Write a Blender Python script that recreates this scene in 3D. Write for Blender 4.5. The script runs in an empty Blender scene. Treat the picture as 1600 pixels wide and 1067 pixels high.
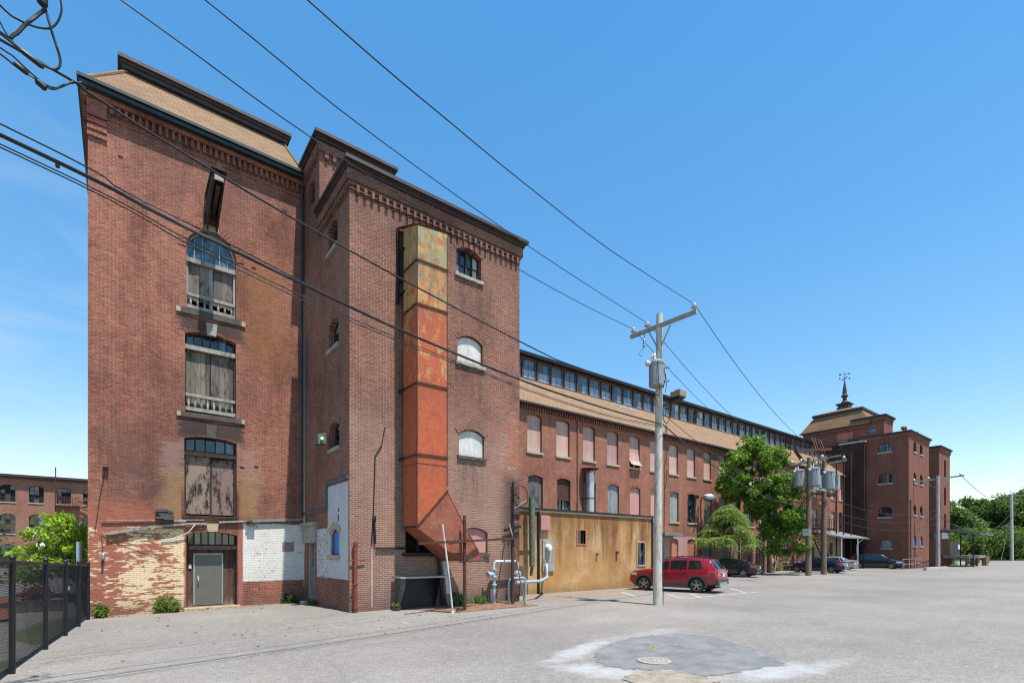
import bpy, bmesh, math, random
import numpy as np
from mathutils import Vector, Matrix
from mathutils.geometry import delaunay_2d_cdt

S = bpy.context.scene
COL = S.collection
R = math.radians
random.seed(7)
rng = np.random.default_rng(11)

# ------------------------------------------------------------------ camera, sky, sun, exposure
cd = bpy.data.cameras.new('camera')
cam = bpy.data.objects.new('camera', cd)
COL.objects.link(cam)
cam.location = (0, 0, 2.0)
cam.rotation_euler = (R(90), 0, R(52.27 - 90))
cd.sensor_width = 36
cd.lens = 17.75
cd.shift_y = 0.2047
cd.clip_start = 0.1
cd.clip_end = 6000
S.camera = cam

SUN_EL, SUN_AZ = 70.0, 6.8          # azimuth: degrees from -Y towards +X
sdir = Vector((math.cos(R(SUN_EL)) * math.sin(R(SUN_AZ)), -math.cos(R(SUN_EL)) * math.cos(R(SUN_AZ)), math.sin(R(SUN_EL))))
sl = bpy.data.lights.new('sun', 'SUN')
sl.energy = 5.0
sl.angle = R(0.5)
sl.color = (1.0, 0.955, 0.89)
so = bpy.data.objects.new('sun', sl)
COL.objects.link(so)
so.rotation_euler = sdir.to_track_quat('Z', 'Y').to_euler()
so.location = (0, -20, 60)

SKY_SAT, SKY_VAL, SKY_GAM = 1.74, 1.60, 0.65
W = bpy.data.worlds.new('World')
S.world = W
W.use_nodes = True
wn = W.node_tree
wn.nodes.clear()
wo = wn.nodes.new('ShaderNodeOutputWorld')
bg = wn.nodes.new('ShaderNodeBackground')
sky = wn.nodes.new('ShaderNodeTexSky')
sky.sky_type = 'NISHITA'
sky.sun_disc = False
sky.sun_elevation = R(SUN_EL)
sky.sun_rotation = R(180 - SUN_AZ)
sky.air_density = 1.2
sky.dust_density = 0.0
sky.ozone_density = 0.8
bg.inputs['Strength'].default_value = 0.15
wn.links.new(bg.outputs[0], wo.inputs[0])
# thin cirrus low on the left, mixed into the sky by direction
def wnode(typ, ins, **props):
    n = wn.nodes.new('ShaderNode' + typ)
    for k, v in props.items(): setattr(n, k, v)
    for k, v in ins.items():
        if isinstance(v, bpy.types.NodeSocket): wn.links.new(v, n.inputs[k])
        else: n.inputs[k].default_value = v
    return n
tc = wnode('TexCoord', {}).outputs['Generated']
cn = wnode('TexNoise', {'Vector': wnode('Mapping', {'Vector': tc, 'Rotation': (0.0, R(24), 0.0), 'Scale': (2.4, 2.4, 9.0)}).outputs[0], 'Scale': 1.7, 'Detail': 6.0, 'Roughness': 0.6, 'Distortion': 0.6}).outputs[0]
dirm = wnode('VectorMath', {0: tc, 1: (-0.11, 0.955, 0.26)}, operation='DOT_PRODUCT').outputs['Value']
m1 = wnode('MapRange', {0: dirm, 1: 0.93, 2: 0.995, 3: 0.0, 4: 1.0}).outputs[0]
m2 = wnode('MapRange', {0: cn, 1: 0.44, 2: 0.74, 3: 0.0, 4: 0.30}).outputs[0]
fac = wnode('Math', {0: m1, 1: m2}, operation='MULTIPLY').outputs[0]
gm = wnode('Gamma', {'Color': sky.outputs[0], 'Gamma': SKY_GAM}).outputs[0]
hs = wnode('HueSaturation', {'Saturation': SKY_SAT, 'Value': SKY_VAL, 'Color': gm}).outputs[0]
mx = wnode('Mix', {0: fac, 6: hs, 7: (3.6, 4.0, 4.4, 1.0)}, data_type='RGBA')
wn.links.new(mx.outputs[2], bg.inputs[0])

S.view_settings.view_transform = 'Standard'
S.view_settings.look = 'None'
S.view_settings.exposure = 0.55
S.view_settings.gamma = 1.0
S.view_settings.use_curve_mapping = False
S.render.engine = 'CYCLES'
S.cycles.filter_width = 1.15
S.cycles.max_bounces = 6
S.cycles.diffuse_bounces = 1
S.cycles.transparent_max_bounces = 8

# ------------------------------------------------------------------ node helpers
class NT:
    def __init__(self, tree):
        self.t = tree
    def n(self, typ, ins=None, **props):
        nd = self.t.nodes.new('ShaderNode' + typ)
        for k, v in props.items():
            setattr(nd, k, v)
        for k, v in (ins or {}).items():
            s = nd.inputs[k]
            if isinstance(v, bpy.types.NodeSocket):
                self.t.links.new(v, s)
            else:
                s.default_value = v
        return nd
    def math(self, op, a, b=0.0, clamp=False):
        return self.n('Math', {0: a, 1: b}, operation=op, use_clamp=clamp).outputs[0]
    def mix(self, f, a, b, blend='MIX'):
        def c(v):
            return v if isinstance(v, bpy.types.NodeSocket) else (tuple(v) + (1,) if len(v) == 3 else v)
        return self.n('Mix', {0: f, 6: c(a), 7: c(b)}, data_type='RGBA', blend_type=blend).outputs[2]
    def noise(self, vec, scale, detail=3, rough=0.55):
        return self.n('TexNoise', {'Vector': vec, 'Scale': scale, 'Detail': detail, 'Roughness': rough}).outputs[0]
    def rng(self, v, a, b, c=0.0, d=1.0):
        return self.n('MapRange', {0: v, 1: a, 2: b, 3: c, 4: d}, clamp=True).outputs[0]
    def pos(self):
        return self.n('NewGeometry').outputs['Position']
    def sep(self, v):
        o = self.n('SeparateXYZ', {0: v}).outputs
        return o[0], o[1], o[2]
    def comb(self, x, y, z):
        return self.n('CombineXYZ', {0: x, 1: y, 2: z}).outputs[0]
    def scale(self, v, s):
        return self.n('VectorMath', {0: v, 1: s}, operation='MULTIPLY').outputs[0]
    def box(self, x, z, x0, x1, z0, z1, nz, amp, soft):
        # 0..1 inside a rectangle whose border is broken up by noise nz
        a = self.math('SUBTRACT', self.math('ABSOLUTE', self.math('SUBTRACT', x, (x0 + x1) / 2)), (x1 - x0) / 2)
        b = self.math('SUBTRACT', self.math('ABSOLUTE', self.math('SUBTRACT', z, (z0 + z1) / 2)), (z1 - z0) / 2)
        d = self.math('MAXIMUM', a, b)
        d = self.math('ADD', d, self.math('MULTIPLY', self.math('SUBTRACT', nz, 0.5), amp))
        return self.rng(d, soft, -soft)

def newmat(name):
    m = bpy.data.materials.new(name)
    m.use_nodes = True
    nt = NT(m.node_tree)
    b = m.node_tree.nodes['Principled BSDF']
    return m, nt, b
def link(m, a, b):
    m.node_tree.links.new(a, b)

def plain(name, col, rough=0.6, metal=0.0, var=0.25, scale=6.0, bump=0.0, spec=0.5, stretch=(1, 1, 1)):
    m, nt, b = newmat(name)
    v = nt.scale(nt.pos(), stretch)
    f = nt.noise(v, scale, 4, 0.6)
    g = nt.noise(v, scale * 7, 2, 0.6)
    f = nt.math('ADD', nt.math('MULTIPLY', f, 0.7), nt.math('MULTIPLY', g, 0.3))
    lo = tuple(c * (1 - var) for c in col)
    hi = tuple(min(1, c * (1 + var)) for c in col)
    link(m, nt.mix(nt.rng(f, 0.3, 0.7), lo, hi), b.inputs['Base Color'])
    b.inputs['Roughness'].default_value = rough
    b.inputs['Metallic'].default_value = metal
    b.inputs['Specular IOR Level'].default_value = spec
    if bump:
        link(m, nt.n('Bump', {'Strength': bump, 'Distance': 0.02, 'Height': f}).outputs[0], b.inputs['Normal'])
    return m

def brick(name, c1, c2, mortar, dark=(0.06, 0.03, 0.025), darkamt=0.5, rows=0.064, width=0.20, marks=None, msize=0.0085, seed=0.0, pale=0.15):
    m, nt, b = newmat(name)
    p = nt.pos()
    x, y, z = nt.sep(p)
    u = nt.math('ADD', x, y)
    vec = nt.comb(nt.math('ADD', u, seed), z, 0.0)
    bt = nt.n('TexBrick', {'Vector': vec, 'Color1': c1 + (1,), 'Color2': c2 + (1,), 'Mortar': mortar + (1,), 'Scale': 1.0,
                           'Mortar Size': msize, 'Mortar Smooth': 0.3, 'Bias': 0.0, 'Brick Width': width, 'Row Height': rows})
    col = bt.outputs['Color']
    # burnt headers and pale bricks, brick by brick
    cell = nt.n('TexBrick', {'Vector': nt.comb(nt.math('ADD', u, seed + 40.0), z, 0.0), 'Color1': (0, 0, 0, 1), 'Color2': (1, 1, 1, 1), 'Mortar': (0.5, 0.5, 0.5, 1),
                             'Scale': 1.0, 'Mortar Size': msize, 'Brick Width': width, 'Row Height': rows, 'Bias': 0.0}).outputs['Color']
    col = nt.mix(nt.math('MULTIPLY', nt.rng(cell, 0.70, 0.95), 0.42), col, dark)
    col = nt.mix(nt.math('MULTIPLY', nt.rng(cell, 0.25, 0.05), pale), col, (0.46, 0.29, 0.215))
    # every brick its own firing, plus chips and grit
    gv_ = nt.rng(cell, 0.0, 1.0, 0.72, 1.22)
    col = nt.mix(nt.math('SUBTRACT', 1.0, bt.outputs['Fac']), col, nt.mix(1.0, col, nt.comb(gv_, gv_, gv_), 'MULTIPLY'))
    gn = nt.rng(nt.noise(nt.scale(p, (1, 1, 1.6)), 11.0, 3, 0.85), 0.30, 0.70, 0.66, 1.30)
    col = nt.mix(1.0, col, nt.comb(gn, gn, gn), 'MULTIPLY')
    big = nt.noise(nt.scale(p, (1, 1, 0.6)), 0.45, 6, 0.68)
    med = nt.noise(nt.scale(p, (1, 1, 0.28)), 1.1, 5, 0.65)
    col = nt.mix(nt.math('MULTIPLY', nt.rng(big, 0.45, 0.64), darkamt), col, nt.mix(1.0, col, (0.42, 0.38, 0.40), 'MULTIPLY'))
    col = nt.mix(nt.math('MULTIPLY', nt.rng(med, 0.50, 0.68), darkamt), col, nt.mix(1.0, col, (0.45, 0.40, 0.40), 'MULTIPLY'))
    col = nt.mix(nt.math('MULTIPLY', nt.rng(med, 0.42, 0.25), 0.20), col, (0.42, 0.28, 0.21))
    # mortar bloom: thin horizontal pale streaks
    bl = nt.noise(nt.scale(p, (0.5, 0.5, 6.0)), 1.4, 4, 0.7)
    col = nt.mix(nt.math('MULTIPLY', nt.rng(bl, 0.60, 0.76), 0.22), col, (0.46, 0.34, 0.26))
    bl2 = nt.noise(nt.scale(p, (1.6, 1.6, 6.0)), 1.6, 5, 0.75)
    col = nt.mix(nt.math('MULTIPLY', nt.rng(bl2, 0.60, 0.76), 0.18), col, (0.10, 0.055, 0.05))
    col = nt.mix(1.0, col, (1.06, 1.03, 1.0), 'MULTIPLY')
    if marks:
        nt.joint = bt.outputs['Fac']
        col = marks(nt, col, x, y, z, p, cell)
    link(m, col, b.inputs['Base Color'])
    b.inputs['Roughness'].default_value = 0.9
    b.inputs['Specular IOR Level'].default_value = 0.2
    h = nt.math('SUBTRACT', nt.math('MULTIPLY', nt.noise(p, 30, 3, 0.7), 0.6), bt.outputs['Fac'])
    link(m, nt.n('Bump', {'Strength': 0.55, 'Distance': 0.02, 'Height': h}).outputs[0], b.inputs['Normal'])
    return m

def rel(nt, p, sx=1.0, sz=7.0, scale=1.6):
    return nt.noise(nt.scale(p, (sx, sx, sz)), scale, 5, 0.72)

def marks_corner(nt, col, x, y, z, p, cell):
    n1 = rel(nt, p)
    n2 = rel(nt, p, 1, 1, 1.3)
    # soot band under and beside the doors
    so_ = nt.math('MULTIPLY', nt.box(x, z, -0.3, 1.9, 2.9, 5.5, n2, 3.2, 0.9), 0.62)
    col = nt.mix(so_, col, (0.075, 0.05, 0.045))
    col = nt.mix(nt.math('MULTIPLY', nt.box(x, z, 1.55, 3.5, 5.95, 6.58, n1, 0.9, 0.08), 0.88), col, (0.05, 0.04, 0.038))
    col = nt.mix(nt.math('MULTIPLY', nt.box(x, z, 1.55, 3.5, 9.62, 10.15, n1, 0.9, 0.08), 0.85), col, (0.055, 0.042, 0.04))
    n5 = nt.noise(nt.scale(p, (1.0, 1.0, 0.45)), 0.9, 6, 0.72)
    for (a, c, d, e, amt) in ((-0.9, 5.7, 14.2, 16.6, 0.35), (2.9, 4.2, 6.6, 8.6, 0.35), (0.6, 1.8, 6.0, 8.0, 0.30), (1.5, 3.6, 13.1, 14.6, 0.40), (3.4, 5.7, 3.1, 5.2, 0.40)):
        col = nt.mix(nt.math('MULTIPLY', nt.math('MULTIPLY', nt.box(x, z, a, c, d, e, n5, 2.2, 0.7), nt.rng(n5, 0.40, 0.58)), amt), col, (0.085, 0.05, 0.045))
    # fresh red brickwork round the ground floor
    col = nt.mix(nt.math('MULTIPLY', nt.box(x, z, -1.2, 1.9, -0.5, 3.6, n1, 1.5, 0.25), 0.75), col, nt.mix(cell, (0.42, 0.15, 0.095), (0.31, 0.095, 0.062)))
    # ochre and pale limewash beside the first floor door
    for a, c in ((1.06, 1.69), (3.34, 4.02)):
        col = nt.mix(nt.math('MULTIPLY', nt.box(x, z, a, c, 4.6, 5.75, n1, 1.3, 0.14), 0.36), col, (0.42, 0.28, 0.24))
        col = nt.mix(nt.math('MULTIPLY', nt.box(x, z, a, c, 3.25, 4.75, n2, 1.1, 0.16), 0.42), col, (0.36, 0.26, 0.11))
    # orange water stain from a hole high on the wall
    st = nt.box(x, z, 3.75, 4.75, 9.0, 12.75, n2, 1.5, 0.55)
    col = nt.mix(nt.math('MULTIPLY', st, 0.50), col, (0.26, 0.12, 0.035))
    # cream paint flaking off in horizontal scabs, thinner to the left
    nb = nt.noise(nt.scale(p, (1.9, 1.9, 6.5)), 1.6, 6, 0.8)
    lim = nt.math('ADD', nt.rng(x, -0.7, 1.3, 0.60, 0.43), nt.math('MULTIPLY', nt.math('SUBTRACT', nt.noise(p, 0.9, 2), 0.5), 0.42))
    thr = nt.rng(nt.math('ADD', nt.math('SUBTRACT', nb, lim), nt.math('MULTIPLY', nt.math('SUBTRACT', cell, 0.5), 0.16)), -0.012, 0.018)
    cream = nt.math('MULTIPLY', nt.box(x, z, -1.2, 1.71, -0.4, 2.78, n2, 0.25, 0.03), thr)
    creamc = nt.mix(nt.math('MULTIPLY', cell, 0.35), (0.80, 0.63, 0.38), (0.70, 0.55, 0.36))
    creamc = nt.mix(nt.math('MULTIPLY', nt.joint, 0.45), creamc, (0.36, 0.24, 0.14))
    col = nt.mix(cream, col, creamc)
    # white paint right of the door, speckled
    sp = nt.noise(nt.scale(p, (1.3, 1.3, 3.0)), 4.5, 5, 0.75)
    wh = nt.math('MULTIPLY', nt.box(x, z, 3.50, 5.9, 0.90, 3.03, n1, 0.12, 0.02), nt.rng(sp, 0.36, 0.41))
    wc = nt.mix(nt.rng(n2, 0.35, 0.7), (0.80, 0.78, 0.72), (0.66, 0.63, 0.57))
    wc = nt.mix(nt.math('MULTIPLY', nt.joint, 0.35), wc, (0.40, 0.36, 0.32))
    col = nt.mix(wh, col, wc)
    col = nt.mix(nt.math('MULTIPLY', nt.box(x, z, 3.36, 3.52, -0.4, 3.0, n1, 0.08, 0.02), 0.7), col, (0.42, 0.16, 0.12))
    # damp footing
    col = nt.mix(nt.math('MULTIPLY', nt.rng(nt.math('ADD', z, nt.math('MULTIPLY', n2, 0.8)), 0.95, 0.45), 0.45), col, (0.10, 0.075, 0.06))
    # the bricked-up square in the white paint
    col = nt.mix(nt.math('MULTIPLY', nt.box(x, z, 4.85, 5.28, 1.98, 2.35, n1, 0.05, 0.01), 0.85), col, (0.24, 0.15, 0.14))
    return col

def marks_stair(nt, col, x, y, z, p, cell):
    n1 = rel(nt, p)
    n2 = rel(nt, p, 1, 1, 1.3)
    side = nt.rng(x, 5.72, 5.70)
    front = nt.rng(y, 15.70, 15.68)
    # pale new brick low on the front, brown above
    pale = nt.math('MULTIPLY', front, nt.box(x, z, 5.4, 12.2, -0.3, 6.6, n2, 2.4, 0.9))
    col = nt.mix(nt.math('MULTIPLY', pale, 0.42), col, nt.mix(cell, (0.42, 0.27, 0.205), (0.30, 0.165, 0.12)))
    col = nt.mix(nt.math('MULTIPLY', nt.math('MULTIPLY', pale, nt.joint), 0.55), col, (0.50, 0.40, 0.32))
    # dirty runs under the sills
    for (a, c, d) in ((9.5, 10.7, 12.0), (9.55, 10.75, 8.85), (9.6, 10.8, 5.42)):
        rn = nt.math('MULTIPLY', front, nt.box(x, z, a, c, d - 1.5, d, n2, 1.1, 0.35))
        col = nt.mix(nt.math('MULTIPLY', rn, nt.rng(nt.noise(nt.scale(p, (6, 6, 0.3)), 1.4, 3), 0.42, 0.62, 0.1, 0.5)), col, (0.085, 0.06, 0.055))
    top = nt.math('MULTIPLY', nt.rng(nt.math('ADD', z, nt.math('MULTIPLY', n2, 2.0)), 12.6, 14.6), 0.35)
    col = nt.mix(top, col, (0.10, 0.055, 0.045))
    # burnt and broken patch by the right corner
    bu = nt.math('MULTIPLY', front, nt.box(x, z, 11.35, 12.9, 4.3, 7.6, n2, 2.2, 0.4))
    col = nt.mix(nt.math('MULTIPLY', bu, nt.rng(n1, 0.5, 0.6)), col, (0.48, 0.15, 0.08))
    col = nt.mix(nt.math('MULTIPLY', bu, nt.math('MULTIPLY', nt.rng(n1, 0.45, 0.35), 0.6)), col, (0.55, 0.47, 0.40))
    so_ = nt.math('MULTIPLY', front, nt.box(x, z, 11.7, 12.9, -0.4, 4.9, n2, 0.9, 0.3))
    col = nt.mix(nt.math('MULTIPLY', so_, 0.72), col, (0.05, 0.042, 0.04))
    col = nt.mix(nt.math('MULTIPLY', nt.math('MULTIPLY', so_, nt.rng(n1, 0.60, 0.66)), 0.9), col, (0.42, 0.13, 0.08))
    low = nt.rng(nt.math('ADD', z, nt.math('MULTIPLY', n2, 1.2)), 1.5, 0.7)
    col = nt.mix(nt.math('MULTIPLY', nt.math('MULTIPLY', low, front), 0.6), col, (0.08, 0.06, 0.055))
    # white paint on the shaded side
    sp = nt.noise(nt.scale(p, (1.3, 1.3, 3.0)), 4.0, 5, 0.75)
    for (a, c, d, e, t) in ((15.72, 17.72, 1.10, 4.22, 0.30), (17.72, 18.95, 1.08, 2.80, 0.40)):
        wm = nt.math('MULTIPLY', side, nt.box(y, z, a, c, d, e, n1, 0.10, 0.02))
        wm = nt.math('MULTIPLY', wm, nt.rng(sp, t, t + 0.05))
        col = nt.mix(wm, col, nt.mix(nt.math('MULTIPLY', nt.joint, 0.5), nt.mix(nt.rng(n2, 0.3, 0.7), (0.66, 0.66, 0.66), (0.54, 0.54, 0.55)), (0.26, 0.25, 0.26)))
    # white drips by the downspout
    dr = nt.math('MULTIPLY', front, nt.box(x, z, 6.36, 6.41, 0.2, 2.1, n2, 0.03, 0.015))
    col = nt.mix(nt.math('MULTIPLY', dr, 0.5), col, (0.6, 0.52, 0.46))
    return col

def marks_mill(nt, col, x, y, z, p, cell):
    n1 = rel(nt, p)
    n2 = rel(nt, p, 1, 1, 1.0)
    pk = nt.box(x, z, 24.5, 38.7, -0.3, 3.22, n1, 0.10, 0.02)
    col = nt.mix(nt.math('MULTIPLY', pk, nt.rng(n1, 0.30, 0.40)), col, nt.mix(nt.rng(n2, 0.35, 0.65), (0.52, 0.34, 0.30), (0.42, 0.25, 0.22)))
    return col

M = {}
M['brick_corner'] = brick('brick_corner', (0.375, 0.118, 0.078), (0.255, 0.074, 0.052), (0.36, 0.25, 0.18), darkamt=0.62, marks=marks_corner)
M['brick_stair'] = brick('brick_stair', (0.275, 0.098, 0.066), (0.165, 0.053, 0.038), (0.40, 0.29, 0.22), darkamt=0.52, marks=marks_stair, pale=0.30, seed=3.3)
M['brick_mill'] = brick('brick_mill', (0.375, 0.140, 0.086), (0.275, 0.092, 0.058), (0.33, 0.22, 0.165), darkamt=0.34, marks=marks_mill, seed=7.7)
M['brick_far'] = brick('brick_far', (0.255, 0.088, 0.058), (0.185, 0.060, 0.041), (0.23, 0.15, 0.11), darkamt=0.22, seed=5.1)
M['brick_dark'] = brick('brick_dark', (0.060, 0.032, 0.030), (0.040, 0.022, 0.022), (0.06, 0.045, 0.04), darkamt=0.5, seed=1.9, pale=0.03)  # near-black brick for the link wall at the far end, much darker than brick_far
M['brick_back'] = brick('brick_back', (0.34, 0.15, 0.095), (0.26, 0.105, 0.07), (0.3, 0.22, 0.18), darkamt=0.28, seed=9.1)
M['brick_arch'] = plain('brick_arch', (0.265, 0.098, 0.060), 0.9, 0, 0.5, 9)
M['brick_archdark'] = plain('brick_archdark', (0.07, 0.04, 0.035), 0.9, 0, 0.6, 9)
M['mortar_fill'] = plain('mortar_fill', (0.16, 0.10, 0.08), 0.95)
M['brick_trim'] = M['brick_stair']
M['void'] = plain('void', (0.012, 0.011, 0.011), 0.9)
M['stone'] = plain('stone', (0.42, 0.34, 0.22), 0.9, 0, 0.25, 5, 0.4)
M['stone_grey'] = plain('stone_grey', (0.34, 0.31, 0.26), 0.9, 0, 0.3, 6, 0.5)
M['stone_dark'] = plain('stone_dark', (0.085, 0.075, 0.065), 0.9, 0, 0.4, 6, 0.5)
M['cornice'] = plain('cornice', (0.045, 0.028, 0.025), 0.6, 0, 0.45, 3, 0.3, stretch=(1, 1, 3))
M['gutter'] = plain('gutter', (0.030, 0.040, 0.036), 0.45, 0.3, 0.35, 3)
M['metal_dark'] = plain('metal_dark', (0.018, 0.018, 0.020), 0.5, 0.4, 0.3, 8)
M['metal_grey'] = plain('metal_grey', (0.34, 0.36, 0.38), 0.45, 0.5, 0.15, 6)
M['galv'] = plain('galv', (0.55, 0.58, 0.60), 0.38, 0.7, 0.18, 5)
M['pipe_grey'] = plain('pipe_grey', (0.38, 0.46, 0.52), 0.45, 0.2, 0.15, 8)
M['pipe_green'] = plain('pipe_green', (0.10, 0.14, 0.10), 0.6, 0, 0.5, 6)
M['pipe_red'] = plain('pipe_red', (0.22, 0.045, 0.035), 0.6, 0.1, 0.4, 8)
M['white'] = plain('white', (0.72, 0.71, 0.67), 0.6, 0, 0.12, 4)
M['dirty_white'] = plain('dirty_white', (0.55, 0.535, 0.495), 0.75, 0, 0.38, 2.2, stretch=(1, 1, 0.6))
M['rust'] = plain('rust', (0.085, 0.032, 0.022), 0.8, 0.2, 0.55, 7, 0.3)
M['rust_light'] = plain('rust_light', (0.20, 0.115, 0.07), 0.85, 0.1, 0.5, 5, 0.3)
M['door_grey'] = plain('door_grey', (0.135, 0.132, 0.108), 0.45, 0.1, 0.10, 3)
M['blue'] = plain('blue', (0.03, 0.20, 0.62), 0.5, 0, 0.2, 6)
M['concrete'] = plain('concrete', (0.42, 0.40, 0.36), 0.9, 0, 0.2, 3, 0.3)
M['curb'] = plain('curb', (0.50, 0.40, 0.26), 0.9, 0, 0.25, 4, 0.3)
M['rubber'] = plain('rubber', (0.02, 0.02, 0.02), 0.8, 0, 0.2, 10)
M['insul'] = plain('insul', (0.50, 0.48, 0.46), 0.25, 0, 0.1, 10)
M['cable'] = plain('cable', (0.012, 0.012, 0.014), 0.55, 0, 0.2, 5)
M['soil'] = plain('soil', (0.10, 0.075, 0.05), 0.95, 0, 0.4, 4, 0.5)
M['slate'] = plain('slate', (0.10, 0.105, 0.115), 0.7, 0, 0.3, 2, 0.2)
M['tin'] = plain('tin', (0.26, 0.28, 0.30), 0.5, 0.4, 0.2, 2)
M['yellow_lamp'] = plain('yellow_lamp', (0.27, 0.205, 0.11), 0.6, 0, 0.3, 8)

def glass(name, col, rough=0.06, dirt=0.0, dirtcol=(0.35, 0.42, 0.48)):
    m, nt, b = newmat(name)
    p = nt.pos()
    f = nt.noise(nt.scale(p, (1, 1, 0.35)), 2.2, 5, 0.7)
    link(m, nt.mix(nt.rng(f, 0.62 - dirt, 0.80 - dirt), col, dirtcol), b.inputs['Base Color'])
    b.inputs['Roughness'].default_value = rough
    b.inputs['Specular IOR Level'].default_value = 0.9
    link(m, nt.n('Bump', {'Strength': 0.12, 'Distance': 0.02, 'Height': nt.noise(p, 2.5, 2)}).outputs[0], b.inputs['Normal'])
    return m
M['glass'] = glass('glass', (0.012, 0.018, 0.026), 0.06, 0.0)
M['glass_blue'] = glass('glass_blue', (0.035, 0.07, 0.115), 0.10, 0.12, (0.16, 0.23, 0.30))
M['glass_dirty'] = glass('glass_dirty', (0.15, 0.24, 0.33), 0.25, 0.20, (0.32, 0.40, 0.46))
M['glass_car'] = glass('glass_car', (0.010, 0.014, 0.014), 0.04, -0.3)

def planks(name, lo, hi, dirt=(0.05, 0.045, 0.04), dirtamt=0.5, low=None, sz=0.12):
    m, nt, b = newmat(name)
    p = nt.pos()
    x, y, z = nt.sep(p)
    f = nt.noise(nt.scale(p, (9, 9, 0.5)), 1.6, 5, 0.7)
    isl = nt.n('NewGeometry').outputs['Random Per Island']
    c = nt.mix(nt.rng(nt.math('ADD', nt.math('MULTIPLY', f, 0.6), nt.math('MULTIPLY', isl, 0.4)), 0.25, 0.75), lo, hi)
    g = nt.noise(nt.scale(p, (3.5, 3.5, 1.1)), 1.5, 5, 0.75)
    c = nt.mix(nt.math('MULTIPLY', nt.rng(g, 0.47 if dirtamt > 0.85 else 0.50, 0.60 if dirtamt > 0.85 else 0.64), dirtamt), c, dirt)
    if low:
        h = nt.noise(nt.scale(p, (14, 14, 1.0)), 1.2, 4, 0.8)
        zz = nt.math('ADD', z, nt.math('MULTIPLY', h, 1.6))
        c = nt.mix(nt.math('MULTIPLY', nt.rng(zz, low + 1.5, low + 0.7), 0.7), c, (0.48, 0.44, 0.42))
    rnd = nt.n('ObjectInfo').outputs['Random']
    vv = nt.rng(rnd, 0.0, 1.0, 0.80, 1.12)
    c = nt.mix(1.0, c, nt.comb(vv, nt.math('MULTIPLY', vv, nt.rng(rnd, 0.0, 0.5, 0.95, 1.03)), nt.math('MULTIPLY', vv, nt.rng(rnd, 0.3, 1.0, 1.04, 0.94))), 'MULTIPLY')
    link(m, c, b.inputs['Base Color'])
    b.inputs['Roughness'].default_value = 0.85
    b.inputs['Specular IOR Level'].default_value = 0.25
    link(m, nt.n('Bump', {'Strength': 0.35, 'Distance': 0.01, 'Height': f}).outputs[0], b.inputs['Normal'])
    return m
M['pink_plank'] = planks('pink_plank', (0.46, 0.265, 0.215), (0.55, 0.335, 0.285), (0.36, 0.25, 0.22), 0.7, low=8.3)
M['pink_board'] = planks('pink_board', (0.50, 0.25, 0.21), (0.58, 0.31, 0.26), (0.40, 0.2, 0.17), 0.4)
M['red_board'] = planks('red_board', (0.42, 0.15, 0.10), (0.50, 0.19, 0.13), (0.22, 0.08, 0.06), 0.4)
M['grey_board'] = planks('grey_board', (0.22, 0.23, 0.23), (0.33, 0.34, 0.33), (0.12, 0.12, 0.12), 0.6)
M['sooty_board'] = planks('sooty_board', (0.10, 0.098, 0.09), (0.20, 0.19, 0.165), (0.03, 0.03, 0.03), 0.8)
M['wood_plank'] = planks('wood_plank', (0.075, 0.060, 0.048), (0.27, 0.225, 0.18), (0.03, 0.026, 0.023), 0.8)
M['wood_grey'] = planks('wood_grey', (0.20, 0.185, 0.165), (0.40, 0.375, 0.335), (0.07, 0.06, 0.055), 0.6)
M['wood_brown'] = planks('wood_brown', (0.085, 0.045, 0.03), (0.17, 0.10, 0.065), (0.02, 0.014, 0.012), 0.8, low=-0.35)
M['wood_dark'] = planks('wood_dark', (0.028, 0.022, 0.02), (0.07, 0.055, 0.048), (0.012, 0.01, 0.01), 0.6)
M['wood_tan'] = planks('wood_tan', (0.25, 0.175, 0.13), (0.33, 0.235, 0.178), (0.032, 0.028, 0.026), 1.0)
M['wood_pole'] = planks('wood_pole', (0.33, 0.305, 0.275), (0.50, 0.465, 0.42), (0.17, 0.15, 0.13), 0.6)
M['wood_pole_brown'] = planks('wood_pole_brown', (0.12, 0.082, 0.057), (0.215, 0.15, 0.105), (0.07, 0.045, 0.03), 0.6)
M['bark'] = planks('bark', (0.10, 0.075, 0.055), (0.20, 0.155, 0.115), (0.04, 0.03, 0.025), 0.5)

def shingles(name, c1, c2):
    m, nt, b = newmat(name)
    p = nt.pos()
    x, y, z = nt.sep(p)
    v = nt.comb(nt.math('ADD', x, nt.math('MULTIPLY', y, 0.35)), nt.math('MULTIPLY', z, 1.0), 0.0)
    bt = nt.n('TexBrick', {'Vector': v, 'Color1': c1 + (1,), 'Color2': c2 + (1,), 'Mortar': tuple(c * 0.55 for c in c1) + (1,), 'Scale': 1.0,
                           'Mortar Size': 0.012, 'Mortar Smooth': 0.5, 'Brick Width': 0.32, 'Row Height': 0.115, 'Bias': 0.0})
    c = bt.outputs['Color']
    c = nt.mix(nt.math('MULTIPLY', nt.rng(nt.noise(p, 0.6, 5, 0.7), 0.42, 0.7), 0.40), c, tuple(q * 0.6 for q in c1))
    c = nt.mix(nt.math('MULTIPLY', nt.rng(nt.noise(p, 25, 2, 0.6), 0.4, 0.7), 0.3), c, tuple(q * 0.65 for q in c2))
    link(m, c, b.inputs['Base Color'])
    b.inputs['Roughness'].default_value = 0.95
    b.inputs['Specular IOR Level'].default_value = 0.15
    link(m, nt.n('Bump', {'Strength': 0.6, 'Distance': 0.02, 'Height': nt.math('SUBTRACT', 1.0, bt.outputs['Fac'])}).outputs[0], b.inputs['Normal'])
    return m
M['shingle'] = shingles('shingle', (0.315, 0.208, 0.128), (0.235, 0.150, 0.092))
M['shingle_far'] = shingles('shingle_far', (0.27, 0.17, 0.095), (0.21, 0.13, 0.075))

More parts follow.
